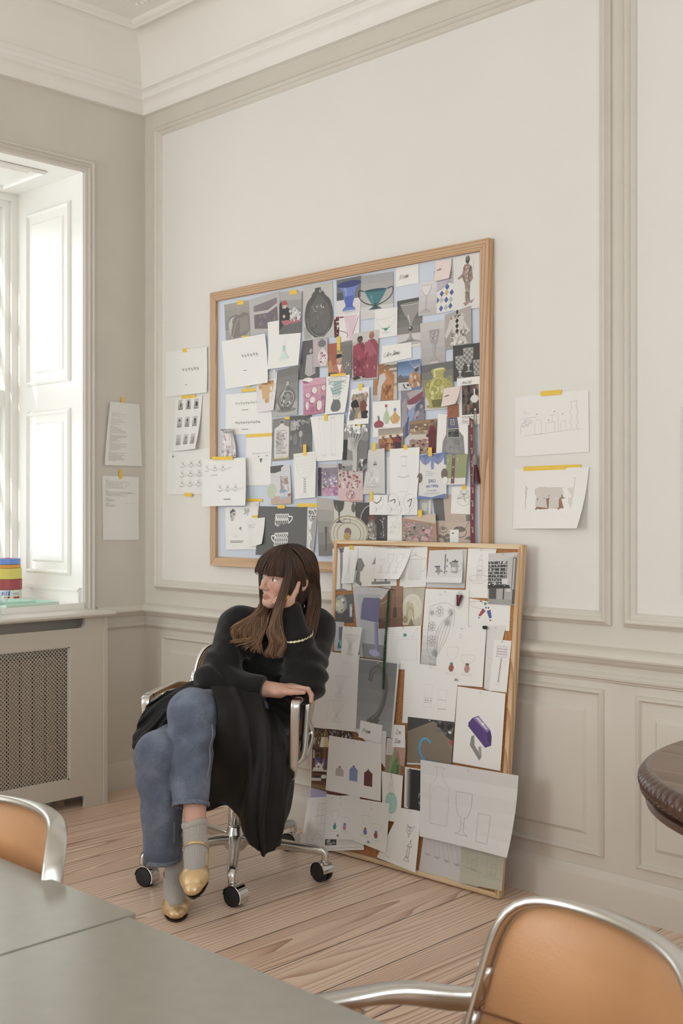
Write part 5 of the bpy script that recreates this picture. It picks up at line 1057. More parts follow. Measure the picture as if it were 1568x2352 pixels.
@art('harle')
def _(a):
    a.base = '#e3dfdb'; r = ['#8d7468', '#b59a88', '#6b5a50', '#cdbcae', '#7a7f6e', '#a0645c']
    a.poly([(.40, .17), (.55, .15), (.68, .24), (.72, .45), (.62, .52), (.60, .80), (.62, .85), (.46, .88), (.44, .60), (.40, .50), (.32, .40), (.18, .43), (.16, .40), (.32, .33)], '#a58c7d')
    for y0, y1, x0, x1 in ((.2, .5, .36, .66), (.52, .84, .43, .60)): a.speck(38, r, int(y0 * 99), (x0, y0, x1, y1), .04)
    a.ell(.52, .10, .07, .055, '#4b4340'); a.poly([(.44, .1), (.46, .03), (.55, .01), (.61, .06), (.6, .1)], '#77706a'); a.poly([(.36, .88), (.55, .84), (.62, .87), (.45, .94)], '#b08a80'); a.poly([(.6, .86), (.78, .82), (.66, .9)], '#9a8f88'); a.line([(.74, .1), (.73, .28)], 1, '#9a938d')
@art('costume')
def _(a):
    a.base = '#b3aba6'; a.rect(0, .62, 1, 1, '#a49c97'); a.ell(.47, .04, .04, .06, '#2f2c2b'); a.poly([(.2, .18), (.35, .14), (.62, .10), (.75, .16), (.7, .3), (.95, .65), (.85, .68), (.68, .42), (.7, .62), (.85, .95), (.5, .98), (.2, .9), (.3, .6), (.28, .42), (.05, .7), (.0, .6)], '#d3ccc6')
    for y in (.28, .42, .56): a.poly([(.46, y - .075), (.53, y), (.46, y + .075), (.39, y)], '#35322f')
    a.speck(40, ['#8e8780', '#eae5e0', '#6f6963', '#bdb5ae'], 3, (.18, .55, .82, .75), .06); a.speck(20, ['#8e8780', '#efeae5', '#5f5a55'], 9, (.22, .12, .72, .2), .05); a.speck(14, ['#b5ada6', '#e4dfd9', '#9a928b'], 6, (.25, .75, .8, .95), .08)
@art('hsticky')
def _(a): a.base = '#ecd8d3'; a.hand('hemlerk', .1, .50, .065, .6, '#6a6262', .3, -.1)
simple('smallpat', lambda a: (setattr(a, 'base', '#cfc9cc'), a.speck(60, ['#a9a2a8', '#8f888f', '#e2dde0'], 4, (0, 0, 1, 1), .05)))
simple('noam', lambda a: a.hand('Noam', .12, .66, .155, 1.0, INK, .3, -.12))
simple('colors', lambda a: a.hand('Color Shems', .07, .66, .155, .9, INK, .3, -.06))
@art('necklace')
def _(a): a.base = '#eceae6'; a.curve([(.05, .3), (.25, .36), (.6, .34), (.92, .25)], .6, '#9fa7a5'); a.curve([(.05, .3), (.15, .5), (.35, .68)], .6, '#a7b0ae'); a.curve([(.92, .25), (.85, .48), (.62, .68)], .6, '#a7b0ae'); a.poly([(.40, .68), (.62, .67), (.55, .77), (.45, .77)], '#3f9a7c'); a.ell(.5, .84, .2, .02, '#c9cfcd'); a.ell(.36, .68, .03, .03, '#7fb5a3'); a.ell(.64, .66, .03, .03, '#7fb5a3')
@art('flute')
def _(a): a.base = '#bfb9b9'; a.grad('#cbc6c5', '#b3adad', 5); a.sil(.55, .20, .96, FLUTE, .48, '#aca6a6', '#d5d1d0'); a.silo(.55, .20, .96, FLUTE, .48, .8, '#77716f'); a.speck(20, ['#d8d4d3', '#969090'], 7, (.42, .24, .68, .42), .03); a.ell(.55, .96, .22, .025, '#cbc6c5')
@art('yjar')
def _(a):
    a.base = '#9c9a94'; a.grad('#6f6e6b', '#b9b6b0', 6); a.rect(0, .72, 1, 1, '#cbc8c3'); a.ell(.5, .92, .36, .05, '#a29f70')
    a.sil(.53, .12, .95, [(0, .2), (.06, .24), (.12, .18), (.24, .18), (.3, .3), (.4, .46), (.55, .46), (.72, .38), (.9, .3), (1, .28)], .95, '#b3ab4a', '#ccc673'); a.poly([(.32, .78), (.74, .78), (.72, .94), (.36, .94)], '#77732f'); a.ell(.55, .13, .18, .025, '#d8d58f'); a.ring(.20, .42, .07, .09, 5, '#8d8838'); a.ring(.88, .40, .06, .09, 5, '#a59f4a')
    a.ring(.53, .42, .16, .10, 2, '#d6d186'); a.ring(.53, .42, .1, .06, 2, '#98923c'); a.speck(26, ['#c9c35f', '#9a9440', '#d9d48a', '#a49d3e'], 3, (.25, .5, .85, .75), .07); a.rect(.4, .14, .45, .3, '#dad69c')
@art('cutglass')
def _(a):
    a.base = '#474544'
    for cx, y0, y1, w, foot in ((.24, .32, .70, .33, .92), (.54, .12, .55, .36, .78), (.84, .48, .90, .28, 0)):
        a.sil(cx, y0, y1, [(0, .5), (.6, .46), (1, .26)] if foot else [(0, .5), (1, .42)], w, '#9b9894')
        for r in range(5):
            for c in range(4): a.ell(cx - w * .36 + w * .24 * c, y0 + .03 + (y1 - y0 - .05) * r / 5, w * .07, .018, '#3f3d3c' if (r + c) % 2 else '#cfccc8', 8)
        a.ring(cx, y0, w * .5, .015, 1, '#d9d7d4')
        if foot: a.poly([(cx - .03, y1), (cx + .03, y1), (cx + .03, foot - .05), (cx + w * .4, foot), (cx - w * .4, foot), (cx - .03, foot - .05)], '#a5a29e'); a.ell(cx, y1 + .05, .06, .025, '#d3d0cc')
@art('monks1')
def _(a): a.base = '#9b9490'; a.grad('#cbc8c2', '#77726f', 5); a.rect(.0, .75, 1, 1, '#b5b0ac'); a.poly([(.5, .5), (.7, .5), (.65, .95), (.4, .95)], '#2c2828'); person(a, .30, .08, .92, .55, '#8b2f45', '#6b4536', '#241d1c', '#a83a52'); person(a, .74, .02, .97, .52, '#9c4052', '#a56c52', '#b58a52', '#b25467'); a.speck(22, ['#7a2639', '#b04a60', '#93384e', '#c46a7c'], 5, (.1, .35, .9, .85), .07, .9); a.poly([(.02, .94), (.25, .9), (.35, .96), (.1, .99)], '#3b2a2a')
@art('goldhat')
def _(a): a.base = '#84807c'; a.rect(0, 0, .35, .8, '#b0573f'); a.rect(.5, .1, 1, .95, '#7a7774'); a.poly([(.05, 1), (.1, .75), (.35, .6), (.6, .62), (.72, 1)], '#c4715a'); a.ell(.47, .48, .12, .14, '#c79a80'); a.poly([(.34, .46), (.36, .34), (.55, .33), (.6, .42), (.4, .46)], '#2b2523'); a.poly([(.36, .34), (.4, .26), (.58, .26), (.6, .33)], '#c7a24a'); a.poly([(.38, .64), (.5, .9), (.58, .64)], '#ebe7e2'); a.ell(.12, .42, .08, .1, '#a06a50'); a.poly([(0, .55), (.15, .5), (.22, .9), (0, .95)], '#c38b47'); a.speck(9, ['#f0e0b0', '#e8cf90'], 2, (.72, .55, .95, .75), .03); a.rect(0, .88, .4, 1, '#4a4744')
simple('pbottle', lambda a: (setattr(a, 'base', '#5e5c5b'), a.ell(.55, .28, .09, .06, '#a5a3a2'), a.poly([(.32, .38), (.75, .36), (.82, .88), (.5, .95), (.3, .86)], '#b8b3b6'), a.rect(.66, .4, .78, .86, '#a39ea2')))
@art('pjar')
def _(a): a.base = '#b9b0b2'; a.rect(0, 0, .35, 1, '#c3b2b6'); a.sil(.62, .02, .30, JAR, .55, '#77767a'); a.sil(.65, .32, .96, [(0, .08), (.08, .1), (.2, .3), (.5, .5), (.8, .36), (1, .24)], .68, '#e2dadb'); a.speck(26, ['#a8344e', '#b94a62', '#93283f'], 4, (.42, .42, .88, .9), .06, .5)
@art('tealdraw')
def _(a): a.silo(.5, .0, .55, [(0, .42), (.3, .32), (.7, .16), (1, .06)], .72, .4, '#b9cfc9', 4); a.poly([(.45, .56), (.53, .55), (.54, .66), (.46, .67)], '#a9d6c6'); a.poly([(.47, .67), (.53, .66), (.66, .82), (.36, .84)], '#cfe4dd'); a.curve([(.34, .84), (.5, .87), (.68, .81)], .6, '#93c5b6'); a.curve([(.47, .67), (.36, .84)], .5, '#a7cabf'); a.curve([(.53, .66), (.66, .82)], .5, '#a7cabf')
@art('amber')
def _(a): a.base = '#e6e2df'; a.grad('#dcd9da', '#e6dfe0', 5); a.poly([(.3, .62), (1, .52), (1, .62), (.5, .76)], '#dcc3c3'); a.sil(.55, .26, .80, [(0, .5), (.15, .5), (.5, .44), (.85, .34), (1, .2)], .62, '#dcae6e', '#e6c08a'); a.poly([(.25, .27), (.34, .2), (.5, .25), (.7, .23), (.85, .22), (.85, .30), (.55, .33), (.3, .31)], '#c98f56'); a.ell(.2, .38, .07, .055, '#cd9468'); a.ell(.88, .40, .06, .05, '#d9a880'); a.curve([(.25, .28), (.4, .2), (.6, .26), (.86, .22)], .8, '#8f5f3a'); a.ell(.55, .73, .12, .05, '#d49a5a')
@art('wbottle')
def _(a): a.base = '#8d8b88'; a.grad('#7d7b79', '#a9a7a3', 6); a.rect(0, .72, 1, 1, '#b5b3af'); a.ell(.55, .88, .4, .05, '#8b8986'); a.sil(.52, .26, .90, [(0, .06), (.08, .14), (.17, .08), (.25, .2), (.4, .44), (.62, .52), (.85, .38), (1, .24)], .74, '#75736f', '#c4c2be'); a.ring(.52, .64, .30, .16, 3, '#c9c7c3'); a.ell(.5, .64, .2, .11, '#96948f'); a.speck(18, ['#dedcd9', '#5b5957', '#b5b3af'], 3, (.3, .5, .75, .85), .05); a.rect(.46, .28, .58, .37, '#c1bfbb')
simple('orangefab', lambda a: (setattr(a, 'base', '#8a8279'), a.poly([(.1, 0), (1, 0), (.7, .7), (.3, .75)], '#c4853f'), a.rect(0, .75, 1, 1, '#c9bfae'), a.poly([(.4, .1), (.6, .1), (.5, .7)], '#a5682c')))
@art('monk2')
def _(a): a.base = '#cbbfa9'; a.poly([(0, 0), (.35, 0), (.3, .5), (0, .6)], '#a06a3c'); a.rect(.55, .05, 1, .14, '#7d7466'); a.rect(.6, .2, 1, .26, '#8e8474'); a.rect(.7, .55, 1, .62, '#9b907e'); person(a, .48, .04, 1.0, .78, '#b5763c', '#a06c4c', '#7d5640', '#c8874a'); a.poly([(.08, .3), (.35, .26), (.45, .4), (.22, .6), (.16, 1), (.0, 1), (.02, .6)], '#cbc8cc'); a.speck(16, ['#9a5f2c', '#c98c50', '#8a5226'], 5, (.3, .5, .8, .95), .08, 1.2)
@art('shawl')
def _(a): a.base = '#8b8290'; a.rect(.6, .3, 1, .62, '#5f6078'); a.poly([(.25, .1), (.95, 0), (.9, .15), (.4, .3)], '#b3a6ac'); a.poly([(.25, .28), (.95, .12), (.9, .32), (.35, .42)], '#8c4456'); a.poly([(.2, .36), (.6, .42), (.9, .34), (.55, .46), (.3, .5)], '#c7c1cd'); a.poly([(.3, .5), (.6, .46), (.5, .7), (.2, .95), (.15, .7)], '#8fa3cf'); a.poly([(.1, .72), (.3, .6), (.2, 1), (.05, 1)], '#4b5a90'); a.poly([(.0, .3), (.2, .2), (.2, .7), (0, .8)], '#a39aa2'); a.speck(14, ['#77707f', '#a9a0ab', '#6b5d76'], 2, (.5, .4, 1, .8), .1)
@art('sky')
def _(a): a.base = '#5f7fb8'; a.grad('#52719f', '#86a3d0', 5, (0, 0, 1, .5)); a.poly([(0, .55), (.12, .42), (.3, .6), (.4, .52), (.5, .62), (.55, .7), (0, .75)], '#6f6a66'); a.rect(0, .72, .6, 1, '#cfcdcf'); a.poly([(.45, .7), (.55, .45), (.8, .38), (1, .5), (1, .9), (.6, .95)], '#b0805c'); a.ell(.82, .32, .09, .09, '#5b473c'); a.poly([(.5, .5), (.62, .42), (.7, .62), (.55, .8)], '#d3a274'); a.speck(10, ['#35332f', '#54504c'], 3, (.2, .78, .55, .95), .05, 1.2); a.speck(12, ['#d8c7b5', '#8f6143', '#c79a72'], 8, (.55, .5, .98, .9), .07)
@art('sky')
def _(a, f=D['sky']):
    f(a)
    for k in range(9): a.curve([(.75, .3), (.6 + .06 * k, .15), (.5 + .09 * k if .5 + .09 * k < 1 else 1, .01 + .02 * (k % 3))], .8, '#dfe3ea')
@art('poetic')
def _(a):
    a.rect(.20, .16, .90, .78, '#544a45'); a.speck(34, ['#3a3431', '#6f5e55', '#7a4a3c', '#8d7a60', '#2c2826'], 6, (.20, .16, .90, .78), .10); a.sil(.72, .25, .54, [(0, .1), (.4, .09), (.5, .3), (.75, .5), (1, .2)], .34, '#dcd8d4'); a.curve([(.3, .7), (.55, .6), (.8, .72)], 2, '#8a4136')
    a.text('POETIC TABLEWARE', .2, .835, .026, INK, wfac=.98); a.lines(.2, .855, .855, 1, .65, INK, .7); a.hand('Aloen Chick'.replace('k', 'l'), .2, .13, .035, .9, '#9b9894', .4); a.hand('Claess', .2, .94, .035, .9, '#a9a6a2', .4); a.lines(.2, .965, .965, 1, .7, '#77736f', .6)
@art('pdish')
def _(a):
    a.base = '#d18ba5'; a.grad('#dba3b8', '#c27a98', 5)
    for x, y, rx, ry, hole in ((.22, .03, .22, .07, 0), (.5, .34, .11, .09, .0), (.2, .45, .09, .06, .03), (.42, .60, .12, .09, .04), (.9, .30, .08, .07, .03), (.17, .74, .07, .11, 0), (.73, .78, .13, .14, .06)): a.ell(x - .03, y + .02, rx, ry, '#a9577c'); a.ell(x, y, rx, ry, '#e9e2db'); hole and a.ell(x, y, hole * 1.3, hole * 1.3, '#b06a8a')
    a.ell(.72, .34, .025, .16, '#c9b5b5'); a.ell(.42, .86, .1, .09, '#b7688a'); a.ell(.9, .58, .1, .07, '#a76a8c')
@art('tealcup')
def _(a): a.sil(.5, .08, .66, [(0, .5), (.3, .4), (.65, .26), (1, .16)], .88, '#a9c4c2', '#c6d8d6'); a.ell(.5, .09, .43, .06, '#dedcd8'); a.ring(.5, .09, .43, .06, 1.2, '#55595a'); a.sil(.5, .64, .95, [(0, .16), (.3, .26), (.75, .3), (1, .16)], .8, '#6f7272', '#8f9292'); [a.curve([(.1 + .06 * k, .2 + .08 * k), (.35, .24 + .08 * k), (.65, .18 + .085 * k), (.9 - .055 * k, .22 + .07 * k)], 1.6, ('#6d8a8c', '#86a3a3', '#5d7a7e')[k % 3]) for k in range(6)]
@art('bottles3')
def _(a): a.sil(.22, .43, .74, [(0, .08), (.2, .1), (.35, .12), (.5, .4), (.75, .5), (1, .36)], .36, '#a04e5b'); a.ell(.21, .44, .05, .04, '#8e93c8'); a.sil(.5, .15, .66, [(0, .1), (.2, .1), (.4, .3), (.7, .5), (.9, .3), (1, .26)], .24, '#b5c7a5', '#cbd8bf'); a.ell(.49, .14, .045, .045, '#b5485c'); a.sil(.80, .28, .66, [(0, .08), (.2, .12), (.32, .2), (.55, .5), (.8, .46), (1, .26)], .34, '#d3a55e', '#dcb679'); a.ell(.80, .27, .05, .05, '#7f8ecb'); a.ell(.28, .75, .2, .012, '#d6cbcb'); a.ell(.85, .67, .18, .012, '#d6cbc0')
@art('polaroid')
def _(a): a.rect(.06, .13, .95, .88, '#9a8b78'); a.poly([(.08, .35), (.35, .28), (.5, .45), (.5, .6), (.1, .62)], '#262425'); a.poly([(.5, .4), (.75, .32), (.95, .42), (.92, .65), (.6, .68)], '#7d4231'); a.ell(.38, .24, .1, .08, '#c99c86'); a.ell(.82, .2, .1, .08, '#d6b5a2'); a.poly([(.1, .62), (.35, .6), (.3, .88), (.06, .88)], '#6f6f75'); a.poly([(.6, .66), (.95, .62), (.95, .86), (.65, .84)], '#2d2a2b'); a.ell(.55, .76, .1, .1, '#d9b58a'); a.speck(12, ['#a7977f', '#c3b496', '#6b5f52'], 3, (.1, .14, .9, .3), .07)
@art('bundle')
def _(a):
    a.base = '#8f8c8a'; a.rect(0, .35, .18, .95, '#2e2c2b'); a.rect(.18, .3, .45, .6, '#c7c4c1'); a.rect(.6, .35, 1, .8, '#7a7876'); a.rect(0, .78, .5, .9, '#b7b4b1')
    for k in range(16): x = .08 + .055 * k; a.curve([(x, .12), (.3 + .02 * k, .45), (.42 + .012 * k, .7), (.44 + .012 * k, 1.0)], 1.6, ('#d9d7d3', '#57534f', '#efedea')[k % 3])
    a.speck(40, ['#e6e4e0', '#f4f2ef', '#aeaba8', '#cbc8c5'], 4, (.03, .02, .97, .22), .08, .7); a.speck(14, ['#4a4745', '#dddad7'], 9, (.7, .75, 1, 1), .08)
@art('group')
def _(a): a.base = '#97816f'; a.grad('#a4948a', '#b5a893', 4, (0, 0, 1, .35)); a.rect(0, .3, 1, .42, '#dcd6cc'); [person(a, x, .3, 1.0, .30, r, '#6b4434', '#d3a14a', s) for x, r, s in ((.2, '#94503a', '#b06c3c'), (.5, '#7a3036', '#c08a3c'), (.78, '#4a2c34', '#8c2f35'))]; a.poly([(.1, .36), (.2, .28), (.32, .36)], '#d3a14a'); a.poly([(.68, .36), (.75, .27), (.85, .34)], '#d0a04a'); a.rect(.4, .7, .5, 1, '#c79a4a'); a.speck(10, ['#5e3a34', '#c2954f', '#8a3a38'], 3, (.1, .55, .9, .95), .07)
@art('redmonk')
def _(a): a.base = '#a08c74'; a.rect(0, 0, 1, .1, '#9c7a56'); a.rect(0, .1, 1, .3, '#7d6655'); a.speck(26, ['#c4a56f', '#dcc79a', '#8c6a4a', '#a58a5e'], 2, (0, .12, .8, .42), .08, .6); a.rect(0, .42, 1, .58, '#cfc6b8'); a.speck(36, ['#8f3f48', '#b5686c', '#c99c90', '#7d2f3a', '#d8bcb0'], 5, (0, .56, .75, 1), .08, .6); person(a, .85, .03, 1.0, .3, '#7e2633', '#9c6a50', '#6b4a3a'); a.poly([(.6, .48), (.8, .3), (.98, .35), (1, 1), (.7, 1), (.75, .55)], '#6b2430')
simple('skirt', lambda a: (a.poly([(.30, .04), (.5, .02), (.62, .3), (.86, .52), (.9, 1), (.18, 1), (.2, .7), (.3, .5)], '#8d8c8b'), a.speck(16, ['#838281', '#999897'], 3, (.3, .6, .82, .98), .1, 1.4)))
@art('label1')
def _(a): a.base = '#6a6584'; a.rect(.28, .08, .66, .36, '#e3e1de'); a.rect(.34, .10, .60, .34, '#2f2d33'); a.curve([(.42, .15), (.52, .2), (.44, .25), (.5, .31)], 2, '#d9d7d4'); a.rect(0, .54, 1, 1, '#d9d7d3'); a.rect(.03, .57, .97, .98, '#4a4a4c'); a.text('NOSTI-QUEM', .08, .68, .06, '#dddbd7', wfac=.75); a.rect(.08, .72, .92, .84, '#3a3a3c'); a.text('EAU', .33, .81, .05, '#cfcdc9'); a.lines(.12, .88, .94, 2, .76, '#b5b3af', .7)
simple('rust', lambda a: (setattr(a, 'base', '#a65f3c'), a.curve([(.42, .35), (.5, .22), (.52, .36), (.6, .24)], .7, '#6b3a24'), a.lines(.22, .48, .6, 3, .55, '#7a4228', .7)))
@art('psticky')
def _(a): a.base = '#e8d3ce'; a.hand('packaging', .10, .48, .05, .6, INK, .4, -.2)
@art('tbottle')
def _(a): a.base = '#8a8580'; a.rect(0, .9, 1, 1, '#a0937f'); a.sil(.53, .05, .95, [(0, .12), (.04, .16), (.1, .13), (.14, .18), (.2, .46), (.26, .5), (.9, .5), (1, .45)], .84, '#ddd6d3'); a.rect(.42, .06, .64, .13, '#6f6a66'); [a.lines(.22, .30 + .035 * k, .30 + .035 * k, 1, .62, '#6a6065', 1.6, k) for k in range(16)]; a.speck(30, ['#837a7e', '#b5adaf'], 3, (.22, .3, .82, .85), .04); a.rect(.14, .9, .92, .95, '#dcd0b0')
@art('dflower')
def _(a): a.base = '#6b6a69'; a.grad('#5f5e5d', '#747372', 4); a.speck(34, ['#9b9a98', '#b0afad', '#858483'], 2, (.03, .1, .95, .26), .09, .6); a.speck(14, ['#a5a4a2', '#bebdbb'], 5, (.04, .12, .4, .34), .09); a.ell(.52, .46, .09, .08, '#b5b4b1'); a.curve([(.52, .52), (.5, .66), (.54, .8)], 2.5, '#b5b4b1'); a.poly([(.36, .66), (.5, .74), (.55, .8)], '#a3a2a0'); a.poly([(.54, .8), (.6, .68), (.58, .76)], '#a3a2a0'); a.ell(.27, .56, .1, .14, '#848381'); a.ell(.07, .5, .06, .06, '#979694')
@art('column')
def _(a):
    for x in (.30, .66): a.line([(x - .05, .04), (x - .08, .85)], .5, '#bdbab7'); a.line([(x + .06, .03), (x + .08, .84)], .5, '#bdbab7'); a.line([(x - .05, .04), (x + .06, .03)], .5, '#bdbab7'); [a.ring(x - .06 + .06 * k, .87 + .02 * (k == 1), .035, .022, .6, '#a9a6a2', 10) for k in range(3)]; [a.ring(x - .04 + .04 * k, .06, .02, .012, .5, '#a9a6a2', 8) for k in range(3)]
@art('flowersk')
def _(a): a.lines(.25, .375, .375, 1, .72, '#4a4745', 1.0, 2); a.lines(.25, .388, .388, 1, .6, '#4a4745', .7, 3); a.box(.40, .40, .84, .74, .25, '#c9c6c2'); a.ell(.6, .50, .05, .022, '#5c5855'); a.ell(.6, .535, .035, .02, '#77736f'); a.ring(.42, .48, .06, .035, .4, PEN); a.ring(.76, .47, .06, .035, .4, PEN); a.ell(.51, .44, .025, .012, '#6d6966'); a.ell(.83, .43, .025, .012, '#6d6966')
@art('peony')
def _(a): a.base = '#d6cfcd'; a.rect(0, 0, 1, .14, '#6b6869'); a.poly([(0, .14), (.12, .05), (.1, .9), (0, 1)], '#a5979b'); a.ell(.42, .42, .38, .30, '#ebe5e4'); a.ring(.42, .42, .34, .26, 2, '#d9c4c8'); a.ring(.45, .38, .18, .14, 2, '#d3bfc3'); a.speck(24, ['#e9dcdc', '#d9c7ca', '#f3efee', '#c7b1b5'], 3, (.12, .2, .75, .68), .1); a.curve([(.95, .05), (.75, .5), (.95, .9)], 2, '#8d6a72'); a.speck(16, ['#b58a95', '#efe9e7', '#a9a1a2'], 6, (.05, .72, .95, 1), .1); a.ell(.92, .94, .05, .04, '#b5624f')
@art('pflower')
def _(a): a.base = '#9c8a9c'; a.rect(0, 0, 1, .12, '#c5c0bf'); a.rect(0, .1, .18, 1, '#4b4048'); a.grad('#8d8190', '#a28fa6', 3, (.18, .14, 1, .62)); a.rect(.18, .66, 1, 1, '#c295b5'); a.speck(46, ['#77688a', '#b8a5c0', '#d6cbd9', '#6a7a5c', '#8a6a94', '#e3dbe4'], 4, (.18, .25, 1, .78), .07, .8); a.speck(12, ['#a66f98', '#d4a9c8'], 8, (.2, .74, 1, 1), .1); a.speck(12, ['#3a2f36', '#6b4a5c'], 3, (0, .15, .18, 1), .08)
@art('bbottle')
def _(a): a.base = '#d6d4d8'; a.rect(0, .74, 1, 1, '#c9a793'); a.poly([(0, .02), (.7, 0), (.55, .15), (.2, .2), (0, .19)], '#5b5958'); a.poly([(.48, .28), (.85, .26), (.92, .72), (.5, .70)], '#b38f7c'); a.poly([(.53, .31), (.82, .29), (.86, .68), (.55, .66)], '#d9d5d6'); a.ell(.05, .66, .24, .2, '#c2cdb0'); a.sil(.62, .32, .93, [(0, .14), (.06, .12), (.4, .12), (.5, .3), (.6, .46), (.8, .5), (1, .44)], .44, '#a9bfe0', '#c5d4ea'); a.rect(.45, .62, .8, .72, '#8ea5c4'); a.ring(.66, .45, .12, .12, .8, '#7a4f5a'); a.poly([(.82, .75), (.98, .72), (1, .8), (.86, .82)], '#a3706b')
@art('gobsk')
def _(a):
    a.silo(.5, .06, .55, [(0, .5), (.4, .42), (.75, .32), (1, .14)], .92, .7, '#b0adaa'); [a.line([(.08 + .035 * k, .10 + .07 * k), (.92 - .035 * k, .08 + .07 * k)], .4, '#c4c1be') for k in range(6)]; [a.line([(.14 + .055 * k, .1), (.2 + .045 * k, .42)], .3, '#cfccc9') for k in range(14)]
    [a.line([(.46, .56 + .055 * k), (.54, .60 + .055 * k)], 1.8, '#6b6866') for k in range(6)]; [a.line([(.54, .56 + .055 * k), (.46, .60 + .055 * k)], .8, '#9a9794') for k in range(6)]; a.line([(.45, .55), (.45, .9)], .5, PEN); a.line([(.55, .55), (.55, .9)], .5, PEN); a.curve([(.3, .95), (.42, .9), (.58, .9), (.72, .94)], .5, '#c4c1be')
@art('rflower')
def _(a): a.base = '#ddc0bd'; a.grad('#cdbcb9', '#dcb9b6', 4); a.rect(0, 0, .15, .15, '#6b5558'); a.speck(70, ['#a8545c', '#c27a7e', '#8c3f48', '#e3d5d2', '#b8686d', '#d9aaa8', '#80605f'], 4, (.02, .1, .98, .62), .06, .8); a.ring(.5, .80, .17, .12, 2, '#a87f80'); a.ell(.5, .80, .15, .1, '#d3b0ad'); a.speck(16, ['#b88a88', '#e3cdc9', '#946868'], 7, (.36, .68, .66, .9), .05); a.rect(0, .94, 1, 1, '#c79a98')
@art('perfume')
def _(a): a.base = '#d6d3d0'; a.grad('#d9d6d3', '#cfcdca', 4); a.ring(.47, .17, .10, .055, .9, '#b9b6b3'); a.ell(.47, .31, .09, .045, '#b0aaa2'); a.rect(.38, .33, .57, .36, '#6d675f'); a.ell(.45, .62, .3, .2, '#dcdbd6'); a.speck(18, ['#e6e5e1', '#c9c7c3', '#d3d2cd'], 3, (.2, .45, .72, .8), .09); a.ell(.45, .84, .35, .02, '#c3c3bd')
simple('whitestrip', lambda a: a.lines(.3, .2, .2, 1, .5, PEN, .6))
simple('glassstrip', lambda a: (setattr(a, 'base', '#b5b3a9'), a.sil(.38, .15, .75, TUMB, .5, '#cfd0c6'), a.ring(.38, .15, .25, .05, .7, '#8e8f86'), a.rect(.72, 0, .9, 1, '#dedcd8')))
@art('still')
def _(a):
    a.base = '#c7b1a1'; a.rect(0, 0, .27, .55, '#6b6a6b'); a.rect(.82, .42, 1, .55, '#77767a'); [a.line([(.27, .35 + .05 * k), (1, .36 + .05 * k)], .4, '#a9988b') for k in range(5)]; a.rect(0, .58, 1, 1, '#cab4a3')
    a.ring(.2, .74, .1, .06, 2, '#6b5f58'); a.ell(.2, .72, .06, .03, '#8f8078'); a.line([(.2, .68), (.25, .56)], 1, '#6b5f58'); a.ring(.64, .78, .18, .11, 2.2, '#57504c'); a.ell(.64, .73, .15, .05, '#7d7069'); a.line([(.78, .72), (.88, .58)], 1.5, '#57504c'); [a.ell(x, y, .06, .04, '#857870') for x, y in ((.1, .88), (.2, .9), (.3, .86), (.24, .96), (.34, .95))]; a.poly([(.75, .92), (.9, .85), (.95, .95)], '#857870')
@art('vasedraw')
def _(a): a.base = '#efedea'; a.silo(.48, .17, .88, CAR, .42, .7, '#c3cfc6'); a.line([(.37, .17), (.60, .165)], 1.4, '#a9aaa6'); a.line([(.42, .365), (.57, .36)], 1.4, '#9b9c98'); a.curve([(.29, .56), (.48, .59), (.67, .555)], 1.6, '#8f908c'); a.line([(.3, .88), (.66, .875)], .5, '#b5b5b0')
@art('eau')
def _(a):
    b = '#6c7fb8'; a.base = '#e3e0de'
    for x0 in (0, .46): w = .46; a.poly([(x0, .02), (x0 + w, 0), (x0 + w, .10), (x0 + w * .8, .2), (x0 + w * .5, .26), (x0 + w * .2, .2), (x0, .1)], b); [a.curve([(x0 + .02, .04 + .03 * k), (x0 + w * .5, .14 + .035 * k), (x0 + w - .02, .03 + .03 * k)], .8, '#d5d9ea') for k in range(4)]
    a.poly([(.42, .06), (.52, .06), (.54, .34), (.47, .36), (.43, .3)], '#7e8fc2'); a.poly([(.92, 0), (1, 0), (1, .28), (.93, .26)], b); a.curve([(.47, .08), (.47, .32)], .8, '#d5d9ea'); a.lines(.24, .40, .48, 3, .5, '#8b92a8', .9); a.ell(.03, .53, .1, .11, '#7a6a60'); a.ell(.94, .47, .12, .12, '#7a6a60')
    a.text('EAU', .49, .645, .075, b, align='CENTER', bold=.012); a.text('RECTIFIÉE', .5, .745, .055, b, align='CENTER', arc_=.35, bold=.008); a.text('Eau Rectifiée', .5, .835, .035, '#7b86aa', align='CENTER', shear=.2); a.text('MICELLAR CLEANING WATER', .5, .895, .022, '#8b92a8', align='CENTER')
    a.poly([(0, .92), (.5, .97), (1, .90), (1, 1), (0, 1)], b)
@art('green')
def _(a): a.base = '#9aa06c'; a.rect(0, .78, 1, 1, '#e3e0db'); a.text('V', .04, .25, .10, '#dadcc4'); a.text('T', .50, .25, .10, '#dadcc4'); a.poly([(.30, 0), (.44, 0), (.42, .96), (.23, .96)], '#7d5a5f'); a.hand('Bi', .32, .12, .06, .8, '#e0d5d5', .3); a.hand('se', .30, .45, .06, .8, '#e0d5d5', .3); a.hand('se', .28, .8, .06, .8, '#e0d5d5', .3)
@art('gift')
def _(a): g = '#8b8886'; a.ell(.6, .34, .27, .07, '#e4e2df'); a.ring(.6, .34, .28, .08, .8, g); a.line([(.32, .36), (.34, .62)], .8, g); a.line([(.88, .34), (.87, .62)], .8, g); a.curve([(.34, .62), (.6, .70), (.87, .62)], .8, g); a.curve([(.3, .40), (.6, .46), (.9, .38)], .6, g); [a.curve([(.62, .3), (.62 + s * .14, .14), (.62 + s * .2, .2), (.62, .3)], 1.4, '#77746f') for s in (-1, 1)]; a.curve([(.62, .3), (.45, .42), (.3, .44)], 1.4, '#77746f'); a.curve([(.62, .3), (.64, .46), (.72, .56)], 1.4, '#77746f')
